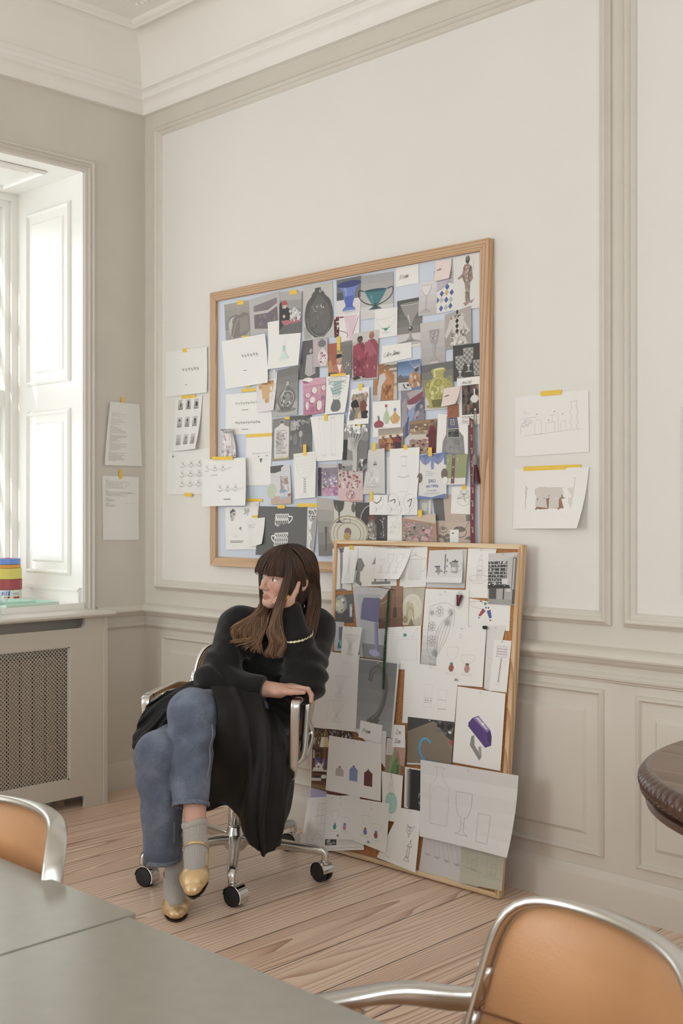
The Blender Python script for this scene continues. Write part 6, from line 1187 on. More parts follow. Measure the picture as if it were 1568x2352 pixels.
@art('dome')
def _(a): a.base = '#57504f'; a.poly([(.12, 1), (.14, .4), (.25, .15), (.5, .05), (.75, .15), (.86, .4), (.88, 1)], '#454041'); a.curve([(.14, .95), (.16, .4), (.27, .17), (.42, .08)], 3.2, '#c5c1bf'); a.curve([(.86, .9), (.85, .4), (.75, .2)], 1.6, '#908b8a'); a.poly([(.36, .95), (.34, .6), (.5, .35), (.66, .6), (.66, .95)], '#7d7673'); a.poly([(.42, .9), (.5, .5), (.6, .9)], '#a39b96'); a.poly([(.38, .4), (.5, .3), (.64, .4), (.6, .5), (.5, .42), (.42, .5)], '#7a4a3e'); a.ell(.5, .55, .05, .04, '#b5aca5'); a.speck(30, ['#8d8682', '#b58a4a', '#6b6462', '#c9c4c0'], 3, (.36, .55, .66, .95), .05); a.speck(14, ['#b5b0ae', '#8d8886'], 8, (.78, .4, .9, .9), .03)
@art('plate')
def _(a):
    a.base = '#a5a098'; a.grad('#b5b0a8', '#7f7a74', 5, (0, 0, .5, 1)); a.rect(.45, 0, 1, .9, '#cfccbf'); a.ell(.82, .62, .50, .36, '#cfcabb', 34); a.ring(.82, .62, .48, .34, 4, '#a08c46', 34); a.ring(.82, .64, .31, .23, 3, '#a08c46', 30); a.ring(.82, .62, .40, .28, 1.2, '#8a7a3e', 16)
    a.sil(.58, .0, .42, GOB, .28, '#57534f', '#8a8680'); a.sil(.95, -.0, .2, JAR, .1, '#6b6762'); a.ell(.80, .60, .09, .09, '#8a6a66'); a.ell(.78, .68, .09, .07, '#b5954a'); a.box(.70, .34, .86, .42, 1.6, '#77736c'); a.curve([(.22, .5), (.22, .7), (.2, .92)], 4, '#4f4b47'); [a.line([(.18 + .03 * k, .50), (.185 + .025 * k, .60)], 1.2, '#4f4b47') for k in range(4)]
@art('glasspen')
def _(a): g = '#a5a29f'; a.silo(.4, .05, .46, GOB, .6, .6, g); a.box(.05, .50, .85, .66, .5, g); a.line([(.05, .74), (.85, .74)], .4, g); a.lines(.2, .58, .68, 3, .4, g, .6); a.line([(.8, .2), (.8, .5)], .4, g); a.box(.6, .3, .9, .5, .4, g)
@art('seals')
def _(a):
    [a.ring(x, .30, .11, .42, .6, '#8d8a88') for x in (.19, .5, .83)]; a.curve([(.1, .35), (.16, .42), (.24, .25), (.25, .1)], 2.6, '#35322f'); a.curve([(.44, .3), (.54, .2), (.53, .4)], 2.6, '#35322f'); a.line([(.4, .02), (.4, .35)], 2.2, '#35322f'); a.line([(.64, .3), (.64, .5)], 2.2, '#35322f'); a.curve([(.80, .28), (.88, .15), (.86, .45), (.84, .55)], 2.6, '#35322f')
@art('marbled')
def _(a): a.base = '#b98d72'; a.poly([(0, 0), (1, 0), (1, .35), (.3, .12)], '#d3bfaa'); a.poly([(.03, .10), (.85, .36), (.93, 1), (.03, 1)], '#a39088'); a.speck(90, ['#d19a9c', '#b5787e', '#6b6560', '#cfc2b5', '#4f5a55', '#c98c8e', '#8d857d'], 4, (.05, .34, .9, 1), .055); [a.ell(x, y, .09, .09, '#d9a5a6', 12) for x, y in ((.2, .34), (.75, .62), (.4, .95), (.68, .9))]; a.speck(10, ['#b5787e', '#cfa3a3'], 5, (.1, .2, .4, .36), .05)
simple('bise', lambda a: a.hand('Bise', .22, .32, .08, .9, INK, .5))
simple('torn', lambda a: (a.lines(.1, .3, .5, 2, .3, '#c4c1be', .5), a.rect(.7, .1, 1, 1, '#dddad7')))
@art('skulls')
def _(a):
    a.poly([(.14, .12), (.24, .04), (.33, .10), (.34, .16), (.28, .28), (.2, .34), (.15, .26)], '#cfccc9'); a.poly([(.14, .12), (.24, .04), (.33, .10), (.24, .12), (.16, .17)], '#5f5c5a'); a.speck(12, ['#77736f', '#a5a29f'], 3, (.15, .12, .32, .33), .03); a.line([(.22, .16), (.19, .32)], .8, '#4a4745'); a.line([(.26, .16), (.22, .34)], .8, '#4a4745')
    a.ring(.32, .58, .14, .08, .3, '#c9c6c2'); a.poly([(.42, .5), (.5, .46), (.5, .56)], '#8d8a87'); [a.line([(.28 + .05 * k, .70 - .01 * k), (.30 + .05 * k, .69 - .01 * k)], 1.2, '#5c5956') for k in range(3)]
    for k in range(2): a.lines(.15, .80 + .03 * k, .80 + .03 * k, 1, .7, INK, 2.2, 7 + k)
    a.speck(10, ['#c9c6c3', '#b5b2af'], 4, (.58, .02, .75, .2), .05)
@art('tracing')
def _(a): a.base = '#e9e7e2'; a.line([(.3, .3), (.28, .5)], .8, '#c4c1be'); a.speck(16, ['#d6d4d0', '#cbc9c5'], 3, (.1, .2, .5, .34), .05); a.curve([(.3, .85), (.6, .75), (.95, .55)], .6, '#d0cecb'); a.curve([(.2, .6), (.6, .62), (.9, .3)], .5, '#dad8d4')
@art('mugs')
def _(a):
    a.base = '#646362'; wh = '#eeedeb'; dk = '#5a5958'
    for x0, x1, y0, y1, hs in ((.36, .64, .15, .44, 1), (.36, .64, .555, .84, -1)):
        a.poly([(x0 + .01, y0), (x1, y0 - .005), (x1 - .005, y1), (x0 + .02, y1), (x0, y1 - .03)], wh); a.rect(x0 + .02, y0 + .012, x1 - .015, y0 + .02, dk)
        for k in range(6): cx = x0 + .04 + .042 * k; a.ell(cx, y0 + .05, .016, .018, dk, 10); a.ell(cx + .02, y0 + .085, .014, .016, dk, 10)
        a.rect(x0 + .015, y0 + .112, x1 - .01, y0 + .117, dk)
        for k in range(7):
            cx = x0 + .03 + .037 * k
            if hs > 0: a.poly([(cx, y0 + .125), (cx + .016, y0 + .175), (cx, y0 + .225), (cx - .016, y0 + .175)], dk); a.poly([(cx + .018, y0 + .185), (cx + .032, y0 + .225), (cx + .018, y0 + .265), (cx + .004, y0 + .225)], dk)
            else: a.rect(cx - .01, y0 + .125, cx + .01, y0 + .19, dk); a.rect(cx - .01, y0 + .205, cx + .01, y0 + .265, dk)
        hx = x1 if hs > 0 else x0 + .02; a.curve([(hx, y0 + .06), (hx + hs * .065, y0 + .065), (hx + hs * .06, y0 + .13), (hx, y0 + .20)], 5.5, wh)
simple('engraved', lambda a: (setattr(a, 'base', '#d3d1ce'), a.rect(.3, 0, 1, 1, '#a9a7a5'), a.poly([(.1, .02), (.95, 0), (.8, .30), (.15, .3)], '#dedcd9'), a.speck(40, ['#5b5956', '#8a8885', '#3f3d3b'], 3, (.14, .04, .82, .26), .07, .5), a.sil(.35, .3, .95, [(0, .3), (.12, .14), (.35, .08), (.5, .22), (.6, .32), (.7, .14), (.82, .1), (.92, .2), (1, .5)], .8, '#eceae7', '#b5b3b0'), a.speck(16, ['#77746f', '#b5b3af'], 6, (.2, .4, .5, .9), .05, .6)))
@art('pillar')
def _(a): a.sil(.46, .0, 1.0, [(0, .3), (.05, .22), (.10, .12), (.2, .12), (.82, .1), (.86, .06), (.9, .1), (.95, .08), (.97, .4), (1, .5)], .6, '#8d8b89', '#a9a7a5'); a.rect(.37, .02, .57, .12, '#6b6967')
@art('candlesk')
def _(a): g = '#aaa7a4'; a.silo(.45, .18, .90, [(0, .1), (.05, .14), (.1, .2), (.14, .12), (.2, .14), (.75, .16), (.82, .24), (.88, .3), (.94, .4), (1, .42)], .5, .6, g); a.line([(.45, .18), (.45, .12)], .5, g); [a.line([(.40 + .04 * k, .3), (.4 + .04 * k, .75)], .35, g) for k in range(3)]
@art('lampgrey')
def _(a): g = '#8d8c8b'; a.poly([(.12, .30), (.2, .3), (.28, .48), (.22, .62), (.18, .62), (.17, .85), (.22, .92), (.2, 1), (.06, .88), (.1, .6), (.05, .6)], g); a.poly([(.52, .26), (.54, .44), (.44, .46)], '#9c9b9a'); a.rect(.44, .88, .86, .95, g); a.rect(.5, .80, .54, .90, g); a.rect(.74, .80, .78, .9, g)
@art('potsk')
def _(a): g = '#989592'; a.silo(.55, .30, .80, TUMB, .52, .8, g, 7); a.curve([(.28, .28), (.5, .2), (.8, .26)], .9, g); a.ring(.54, .16, .04, .03, .8, g); a.curve([(.8, .28), (.97, .30), (.95, .55), (.8, .62)], .9, g)
@art('glasses3')
def _(a):
    g = '#b3aeb0'
    for x, y0, y1, w in ((.2, .40, .80, .2), (.47, .22, .80, .18), (.74, .20, .80, .2)): a.silo(x, y0, y1, GOB, w, .6, g)
    [a.rect(.03 + .032 * k, .0, .045 + .032 * k, .028, '#77736f') for k in range(30)]; a.line([(.3, .05), (.55, .03)], .6, '#77736f')
simple('potback', lambda a: setattr(a, 'base', '#cbc9c8'))
@art('pots')
def _(a): a.base = '#dcdad8'; a.rect(0, .78, 1, 1, '#e5e3e1'); a.rect(.19, .50, .36, .76, '#8f8d8b'); a.ell(.275, .50, .085, .03, '#3f3d3c'); a.ell(.35, .66, .1, .12, '#a5a3a0'); a.ell(.35, .66, .03, .035, '#57554f'); a.sil(.49, .12, .74, [(0, .2), (.6, .2), (.75, .3), (.8, .2), (.95, .3), (1, .9)], .09, '#77757a'); a.sil(.55, .2, .78, [(0, .2), (.6, .2), (.75, .3), (.85, .2), (.95, .5), (1, 1.5)], .09, '#8a8886'); a.sil(.78, .36, .72, TUMB, .26, '#a9a7a5'); [a.line([(.68 + .035 * k, .38), (.69 + .03 * k, .72)], .9, '#77757a') for k in range(7)]; a.ell(.78, .35, .1, .03, '#6b6967'); a.ell(.78, .31, .02, .02, '#3f3d3c'); a.curve([(.9, .38), (.98, .42), (.97, .6), (.9, .62)], 2, '#b5b3b1'); a.poly([(.66, .38), (.60, .36), (.67, .5)], '#8a8886')
@art('candle2')
def _(a): g = '#a5a29f'; a.curve([(.5, .12), (.46, .2), (.5, .24), (.54, .2), (.5, .12)], .7, g); a.box(.43, .24, .58, .36, .6, g); a.silo(.5, .36, .42, [(0, .2), (.5, .5), (1, .3)], .3, .6, g); a.box(.40, .42, .60, .62, .6, g); [a.ell(.44 + .06 * k, .45, .016, .013, '#6b6866', 8) for k in range(3)]; a.ring(.5, .60, .40, .06, .7, g, 28); a.curve([(.1, .6), (.3, .70), (.7, .70), (.9, .59)], .7, g); a.ring(.78, .5, .14, .06, .6, g, 14); [a.line([(.42 + .03 * k, .46), (.42 + .03 * k, .6)], .35, g) for k in range(6)]
@art('charm')
def _(a): r, b = '#a8414a', '#4a63b0'; a.line([(.02, .14), (.32, .0)], .6, INK); a.line([(.02, .24), (.35, .34)], .6, INK); a.poly([(.34, .28), (.42, .36), (.30, .58), (.24, .58)], r); a.poly([(.44, .36), (.53, .28), (.57, .58), (.51, .62)], b); a.ell(.26, .64, .02, .03, '#3f7fb8'); a.ell(.54, .68, .022, .035, '#a8614a'); a.ell(.40, .10, .035, .05, '#3f9a7c'); a.ell(.42, .24, .02, .04, '#3f6fb8'); a.ell(.48, .23, .018, .04, r); a.poly([(.28, .0), (.36, .08), (.26, .05)], r); a.poly([(.44, .02), (.52, .0), (.5, .07)], b)
@art('shelf')
def _(a):
    a.base = '#b0aeac'; a.poly([(0, 0), (1, 0), (1, .02), (.66, .14), (0, .15)], '#cfcdca'); a.rect(.0, .15, .64, .6, '#4a4847')
    for r in range(7): a.rect(0, .15 + .066 * r, .64, .162 + .066 * r, '#d6d4d1'); a.speck(16, ['#c5c3c0', '#8f8d8a', '#35322f', '#77756f', '#e0deda'], r, (.01, .165 + .066 * r, .63, .21 + .066 * r), .028, .9)
    [a.rect(.0 + .2 * k, .15, .012 + .2 * k, .6, '#d6d4d1') for k in range(4)]; a.rect(.66, .1, .82, .75, '#d3d1ce'); [a.line([(.68 + .025 * k, .1), (.68 + .025 * k, .7)], .9, '#9f9d9b') for k in range(6)]; a.rect(.84, .1, 1, .7, '#77757a'); a.rect(.86, .12, .9, .7, '#c9c7c4'); a.poly([(0, .6), (.75, .62), (.8, .68), (0, .7)], '#3a3837'); a.speck(16, ['#e5e3e0', '#c3c1be'], 9, (.02, .58, .6, .64), .04, .5); a.rect(.05, .68, .3, .98, '#57554f'); a.rect(.55, .66, .58, .9, '#35322f'); a.poly([(.48, .5), (.72, .5), (.68, .6), (.5, .6)], '#dedcd9'); a.rect(.0, .9, 1, 1, '#a3a19f'); a.rect(.88, .7, 1, .98, '#57555a')
@art('pebble')
def _(a): a.base = '#6b6a6b'; a.rect(0, .55, 1, 1, '#57565a'); a.ell(.25, .35, .38, .34, '#a3a5a8'); a.ell(.2, .42, .26, .2, '#c5c8b0'); a.speck(14, ['#e3e5e6', '#3f4147', '#8a8f9c', '#cfd08a'], 3, (.0, .08, .55, .65), .1); a.rect(.80, .35, .95, .8, '#b5b4b6'); a.rect(.83, .45, .92, .75, '#dcdad9')
@art('shell')
def _(a): a.base = '#c4bda8'; a.ell(.45, .52, .48, .36, '#ddd6c0', 30); a.ell(.3, .62, .26, .26, '#c9bf9f'); a.curve([(.1, .7), (.2, .3), (.6, .2), (.9, .5), (.85, .8)], 3, '#e8e3d2'); a.curve([(.15, .9), (.3, .55), (.5, .6), (.6, .9)], 3, '#a3966f'); a.ell(.14, .85, .14, .1, '#a89a70'); a.ring(.14, .85, .08, .06, 2, '#7d6f48'); a.poly([(.3, 1), (.45, .8), (.6, 1)], '#8f8358'); a.curve([(.35, .4), (.55, .38), (.75, .6)], 2, '#f0ecdf')
@art('lamp')
def _(a):
    a.base = '#c9c9d2'; a.rect(0, 0, 1, .1, '#d3d1d4'); a.rect(.14, .1, .96, .86, '#bfc3c6'); a.rect(.14, .80, 1, 1, '#8e9194'); a.poly([(.32, .15), (.84, .15), (.84, .5), (.16, .46), (.24, .25)], '#7d7ba6'); [a.line([(.34 + .035 * k, .15), (.18 + .047 * k, .46 + .003 * k)], 1.0, '#6a6893') for k in range(14)]; a.poly([(.62, .5), (.74, .5), (.72, .90), (.60, .90)], '#9a98c8'); a.poly([(.40, .88), (.62, .87), (.78, .90), (.76, .96), (.55, .97), (.38, .93)], '#b3b1dc'); a.rect(.70, .5, .74, .9, '#7d7bac')
@art('tan')
def _(a): a.base = '#8a6148'; a.grad('#a37a5e', '#7d563f', 4); a.poly([(0, 0), (.5, 0), (.1, .3), (0, .3)], '#d3cfcc'); a.curve([(.05, .42), (.25, .36), (.45, .3)], 3, '#b5a595'); a.curve([(.55, .12), (.65, .2), (.68, .5)], 2, '#6b4a3a'); a.poly([(.62, .5), (.74, .5), (.78, .74), (.6, .74)], '#5e4638'); a.poly([(0, .75), (.3, .85), (.2, 1), (0, 1)], '#6b4434')
@art('plaque')
def _(a):
    g = '#6b6765'; a.grad('#e8e6e4', '#c3c0be', 6, (0, .5, 1, 1)); a.curve([(.14, .22), (.45, .17), (.66, .22), (.70, .36), (.66, .55), (.62, .72), (.58, .88), (.45, .91), (.2, .86), (.12, .7), (.13, .45), (.14, .22)], .8, g, 44); q = random.Random(5)
    for cx, cy, r in ((.36, .28, .10), (.20, .47, .09), (.22, .65, .10), (.55, .42, .07), (.30, .80, .06), (.62, .28, .06), (.2, .3, .05)):
        for k in range(7): an = 2 * PI * k / 7; a.ring(cx + r * .62 * math.cos(an), cy + r * .45 * math.sin(an), r * .36, r * .26, .6, g, 9)
        a.ring(cx, cy, r * .3, r * .22, .8, g, 9)
    for _k in range(5): x = .3 + .06 * _k; a.curve([(.35, .86), (x, .65), (x + .1, .45), (.66, .3)], .7, g)
    a.lines(.36, .07, .07, 1, .14, INK, 1.0); a.text('TP', .22, .955, .018, INK); a.lines(.3, .95, .95, 1, .12, INK, 1.0); a.lines(.2, .93, .93, 1, .3, g, .4)
simple('tealvase', lambda a: (setattr(a, 'base', '#c5c7d0'), a.poly([(.45, .18), (.85, .16), (.8, .75), (.55, .8)], '#77708a'), a.poly([(.5, .6), (.85, .6), (.95, .88), (.4, .92)], '#3f9a98'), a.speck(10, ['#8fd0c8', '#2f7a80', '#5a5080'], 2, (.45, .5, .9, .9), .12)))
@art('boxsk')
def _(a): g = '#a5a29f'; a.box(.28, .30, .90, .78, .5, g); [a.line([(.34 + .06 * k, .31), (.34 + .06 * k, .77)], .3, '#bdbab7') for k in range(10)]; a.ell(.54, .20, .05, .035, '#4f9a80'); a.ring(.54, .20, .05, .035, .6, '#3f7a66'); a.line([(.74, .26), (.92, .03)], .5, g); a.line([(.28, .24), (.9, .25)], .4, g); a.line([(.26, .88), (.88, .90)], .4, g); a.lines(.54, .85, .85, 1, .08, g, .7); a.line([(.26, .78), (.26, .9)], .4, g)
@art('tubes2')
def _(a): g = '#a3a1a5'; a.box(.40, .33, .55, .72, .4, g); a.rect(.40, .56, .55, .565, PEN); a.rect(.40, .64, .55, .645, PEN); [a.ell(.43 + .05 * k, .605, .014, .012, '#8d8b96', 8) for k in range(3)]; a.box(.67, .40, .82, .75, .4, g); a.rect(.67, .58, .82, .585, PEN); a.rect(.67, .74, .82, .746, PEN)
simple('backalma', lambda a: (setattr(a, 'base', '#e2e0de'), a.curve([(.2, .5), (.6, .55), (.7, .75), (.3, .9)], .6, PEN)))
@art('goblets')
def _(a): g = '#a9a6a3'; [(a.silo(.56, y, y + .28, [(0, .5), (.1, .44), (.45, .26), (.6, .08), (.68, .12), (.75, .06), (.88, .3), (1, .34)], .3, .6, g, 4), a.line([(.34, y), (.34, y + .28)], .4, g), a.line([(.34, y), (.4, y)], .4, g), a.line([(.34, y + .28), (.4, y + .28)], .4, g), a.lines(.26, y + .1, y + .1, 1, .06, PEN, .8)) for y in (.30, .62)]; a.lines(.06, .93, .97, 2, .03, '#a8516a', 1.4)
@art('shellcup')
def _(a): g = '#98959a'; a.silo(.5, .22, .78, [(0, .5), (.1, .48), (.3, .26), (.45, .1), (.52, .14), (.6, .06), (.66, .12), (.9, .2), (1, .26)], .72, .7, g, 7)
@art('stool')
def _(a): p = '#8a5f92'; a.box(.22, .12, .82, .33, .7, p); [a.line([(.25 + .08 * k, .13), (.27 + .08 * k, .32)], .7, p) for k in range(7)]; [a.rect(.22, .17 + .05 * k, .82, .18 + .05 * k, '#b58ab8') for k in range(3)]; [(a.line([(.48 - .006 * k, .36 + .047 * k), (.56 - .006 * k, .40 + .047 * k)], 1.8, '#6a3f62'), a.line([(.56 - .006 * k, .36 + .047 * k), (.48 - .006 * k, .40 + .047 * k)], .9, p)) for k in range(10)]; a.line([(.3, .86), (.6, .87)], .5, PEN); a.lines(.45, .05, .05, 1, .1, PEN, .7)
@art('snake')
def _(a): a.base = '#8d8e8f'; a.grad('#808183', '#9c9d9e', 5); a.rect(0, .0, .97, .012, '#d9d8d6'); a.rect(.955, 0, 1, 1, '#dedcda'); a.curve([(.32, .27), (.36, .16), (.5, .10), (.66, .18), (.72, .36), (.68, .56), (.58, .72), (.45, .80), (.34, .86), (.36, .93), (.5, .86), (.56, .80)], 22, '#6d6d6c', 40); a.curve([(.33, .26), (.38, .16), (.5, .12), (.64, .2), (.69, .36), (.65, .56), (.55, .72), (.42, .8)], 6, '#818180', 34); a.poly([(0, .62), (.95, .45), (.95, 1), (0, 1)], '#909192') if False else None
simple('alma1', lambda a: almas(a, (('#4f9a8a', '#a85f3c'), ('#8f4f42', '#c58a8e')), 1))
simple('alma2', lambda a: almas(a, (('#c98fb0', '#3f9aa0'), ('#3f85b0', '#c58ab0')), 1))
simple('alma3', lambda a: almas(a, (('#8f4f42', '#7a80c0'), ('#7a80c0', '#9a4a42')), 1))
@art('purple')
def _(a): p = '#5d3f8a'; a.poly([(.36, .62), (.42, .60), (.44, .73), (.60, .86), (.56, .92), (.34, .74)], '#8f8e8d'); a.poly([(.52, .74), (.58, .73), (.60, .86), (.54, .84)], '#a3a2a1'); a.poly([(.36, .38), (.48, .34), (.74, .50), (.78, .58), (.78, .70), (.66, .74), (.28, .50), (.28, .45)], p); a.poly([(.36, .38), (.48, .34), (.74, .50), (.68, .54)], '#8b74b5'); a.poly([(.42, .375), (.48, .36), (.69, .49), (.66, .51)], '#cfc8dc'); a.poly([(.68, .54), (.74, .50), (.78, .58), (.78, .70), (.72, .66)], '#4d3376'); a.ell(.58, .44, .03, .02, '#eeeae6')
@art('hook')
def _(a): a.base = '#8d7f6c'; a.poly([(0, 0), (1, 0), (1, .45), (.85, .35), (.62, .06), (.55, .04), (0, .3)], '#4a4947'); a.poly([(0, .3), (.62, .06), (1, .7), (1, 1), (0, 1)], '#857864'); a.speck(10, ['#d9d8d6', '#2c2b2a', '#77756f'], 4, (.6, 0, 1, .3), .07); a.poly([(.9, .45), (1, .4), (1, .55)], '#c0484a'); [a.line([(.0 + .2 * k, .28 - .07 * k if k < 4 else .05), (.25 + .2 * k if k < 4 else 1, .95)], .4, '#9c907c') for k in range(4)]; a.line([(0, .55), (.75, .25)], .4, '#9c907c'); a.line([(0, .85), (.9, .5)], .4, '#9c907c'); a.curve([(.52, .50), (.42, .43), (.32, .48), (.28, .62), (.33, .80), (.44, .92), (.58, .93), (.70, .97)], 9, '#3f9ad0', 34); a.curve([(.5, .48), (.42, .42), (.33, .47), (.30, .6)], 2.5, '#6fb8e0'); a.rect(0, .965, 1, 1, '#dad7d2')
@art('library')
def _(a):
    a.base = '#6b4430'; a.rect(0, 0, .03, 1, '#e3e0dc'); a.rect(.04, .0, 1, .1, '#4a3226'); a.speck(26, ['#b58a4a', '#c9a560', '#8a3f30', '#5c6b50', '#3f3a4a'], 3, (.04, .01, .40, .10), .03, 1.6); a.speck(22, ['#b5a58a', '#8a6a4a', '#57504a', '#c7beb0', '#3f3530'], 5, (.04, .13, .28, .24), .03, 1.5); a.speck(20, ['#8d8a87', '#57554f', '#b5b3af'], 7, (.40, .0, 1, .12), .03, 1.5); a.rect(.04, .11, .4, .125, '#7d4f34'); a.rect(.04, .25, .35, .265, '#7d4f34'); a.poly([(.26, .12), (.42, .115), (.47, .26), (.22, .27)], '#dcc48a'); a.poly([(.22, .27), (.26, .12), (.33, .12), (.32, .27)], '#efe6d0'); a.line([(.36, .27), (.35, .62)], 1.4, '#c9a560'); a.rect(.05, .30, .3, .46, '#4f3326'); a.rect(.06, .32, .10, .44, '#c9c4a8'); a.box(.12, .36, .24, .5, 1.4, '#b5a06a'); a.rect(.1, .6, .4, .76, '#3f2a20')
    a.speck(22, ['#6f6ab0', '#8a86c8', '#5650a0'], 4, (.1, .42, .4, .56), .03, 1.6); a.speck(16, ['#f0eeea', '#e3dfda'], 6, (.12, .5, .34, .6), .035); a.rect(.06, .60, .45, .625, '#d9cfc0'); a.rect(.08, .57, .3, .6, '#e6e2da'); a.rect(0.04, .66, .5, .68, '#7a4a30'); a.ell(.36, .70, .07, .03, '#e0dcd5'); a.rect(.04, .72, .3, .76, '#cfcac2'); a.poly([(.04, .8), (.5, .84), (1, .95), (.6, .92), (.04, .86)], '#8a6a3a'); a.poly([(.03, .86), (.45, .92), (.5, 1), (.03, 1)], '#b3a8d8')
simple('lampback', lambda a: setattr(a, 'base', '#dddbd9'))
@art('houses')
def _(a):
    for cx, y0, y1, c, top in ((.24, .54, .70, '#b9b8b7', 'd'), (.50, .48, .74, '#8393c8', 'c'), (.77, .50, .78, '#6b3a3a', 'p')):
        a.rect(cx - .075, y0 + .06, cx + .075, y1, c)
        if top == 'd': a.ell(cx, y0 + .06, .075, .05, c)
        elif top == 'c': a.poly([(cx - .075, y0 + .06), (cx - .03, y0 + .01), (cx + .03, y0 + .01), (cx + .075, y0 + .06)], c); a.rect(cx - .075, y0 + .06, cx + .075, y0 + .075, '#6f80bb')
        else: a.poly([(cx - .085, y0 + .06), (cx, y0 - .01), (cx + .085, y0 + .06)], c)
        a.ell(cx, y0 - .005, .018, .017, '#8f3f48' if top != 'p' else '#77706c')
    a.lines(.16, .58, .58, 1, .03, PEN, .6); a.lines(.86, .55, .7, 2, .05, PEN, .6)
simple('noam2', lambda a: a.hand('Noam', .12, .62, .15, 1.1, INK, .3, .06))
simple('loe', lambda a: (a.hand('Loe', .18, .42, .14, 1.2, INK, .3), a.hand('Loe', .16, .82, .14, 1.2, INK, .3)))
@art('flowerhand')
def _(a): a.base = '#a08a76'; a.rect(0, 0, .4, .5, '#cfcbc7'); a.poly([(.35, .2), (.8, .1), (1, .3), (.95, .75), (.75, .7), (.7, .45)], '#c09a86'); a.poly([(.6, .3), (.75, .6), (.65, .75)], '#a87f6c'); a.poly([(.2, 1), (.22, .7), (.4, .35), (.5, .3), (.45, .7), (.38, 1)], '#8ba870'); a.poly([(.3, 1), (.4, .7), (.6, .5), (.66, .6), (.5, 1)], '#5f8f50'); a.poly([(.55, 1), (.6, .75), (.72, .7), (.75, 1)], '#3f7a40'); a.rect(.8, .75, 1, 1, '#9a5c38')
@art('ornament')
def _(a): t = '#8fcbc0'; a.ell(.48, .62, .30, .22, '#a9d6cc'); [a.line([(.2 + .02 * k, .5 + .03 * k), (.74 - .01 * k, .48 + .032 * k)], .9, t) for k in range(9)]; a.ring(.48, .62, .3, .22, .8, '#5fa898'); a.curve([(.38, .42), (.34, .33), (.42, .2), (.46, .05)], .7, PEN); a.curve([(.56, .42), (.58, .33), (.52, .2), (.48, .05)], .7, PEN); a.curve([(.38, .42), (.47, .44), (.56, .42)], .8, '#8d8a86'); a.ring(.46, .3, .05, .08, .5, PEN, 12); a.curve([(.48, .08), (.44, .02), (.5, .0)], .6, PEN)
@art('tubes4')
def _(a):
    a.base = '#d3cfcf'
    for k in range(4): x = .08 + .19 * k; y = .50 + .02 * k; a.line([(x - .01, .05), (x, y)], .7, '#98959a'); a.line([(x + .09, .05), (x + .10, y + .01)], .7, '#98959a'); [a.ring(x + .02 + .03 * q, y + .03 + .015 * (q == 1), .025, .018, .8, '#77737a', 9) for q in range(3)]
@art('hooks')
def _(a): g = '#3f3c3b'; a.curve([(.52, .26), (.6, .3), (.72, .30), (.80, .26), (.74, .36), (.66, .42), (.56, .38), (.52, .26)], .9, g); [a.ring(x, y, .025, .015, .8, g, 8) for x, y in ((.58, .30), (.64, .31), (.7, .31), (.62, .36), (.68, .36))]; a.curve([(.63, .42), (.66, .48), (.69, .42)], .9, g); a.curve([(.76, .50), (.74, .56), (.68, .62), (.82, .62), (.78, .56), (.76, .50)], .9, g); a.silo(.74, .62, .80, [(0, .4), (.3, .2), (.5, .45), (.7, .2), (1, .4)], .1, .9, g); a.curve([(.73, .80), (.66, .86), (.80, .87), (.75, .80)], .9, g); a.line([(.2, .9), (.3, .92)], 1, INK)
@art('darkglass')
def _(a): a.base = '#e4e2df'; a.rect(.24, .03, 1, 1, '#2c2a2a'); a.grad('#b5b3b2', '#2c2a2a', 5, (.10, .05, .42, .97), True); a.ell(.95, .62, .16, .06, '#8a8885'); a.rect(.80, .62, 1, .95, '#4a4847'); a.speck(14, ['#8a8885', '#1c1b1b', '#b5b3af'], 3, (.80, .62, 1, .95), .07)
@art('greenish')
def _(a): a.base = '#bbb9a5'; a.grad('#b5b3a2', '#c1bea6', 4); g = '#8b897d'; [(a.box(x, .2, x + .22, .60 + .04 * k, .6, g), a.box(x + .10, .38, x + .20, .64 + .03 * k, .6, '#6f6d64'), a.line([(x + .15, .38), (x + .15, .64)], .5, g)) for k, x in enumerate((.16, .62))]; a.line([(.06, .58), (.5, .66)], .7, '#6f6d64'); a.line([(.6, .68), (.92, .74)], .7, g)
@art('bottledraw')
def _(a):
    a.base = '#e2dfde'; a.grad('#dbd8d7', '#e4e2e1', 4); g = '#8d8a8a'; a.silo(.21, .06, .80, [(0, .22), (.02, .24), (.04, .16), (.2, .18), (.34, .48), (.42, .5), (.95, .46), (1, .40)], .21, .8, g); a.curve([(.13, .36), (.2, .31), (.3, .36)], .5, '#b5b2b2'); a.line([(.125, .4), (.125, .75)], .5, '#b5b2b2'); a.line([(.295, .4), (.285, .75)], .5, '#b5b2b2')
    a.silo(.475, .33, .86, [(0, .5), (.35, .46), (.55, .3), (.6, .1), (.68, .12), (.74, .06), (.82, .12), (.92, .1), (1, .42)], .17, .9, g); a.silo(.70, .55, .90, [(0, .5), (1, .47)], .13, .8, g); a.line([(.05, .78), (.25, .84)], .3, '#b9b6b6')
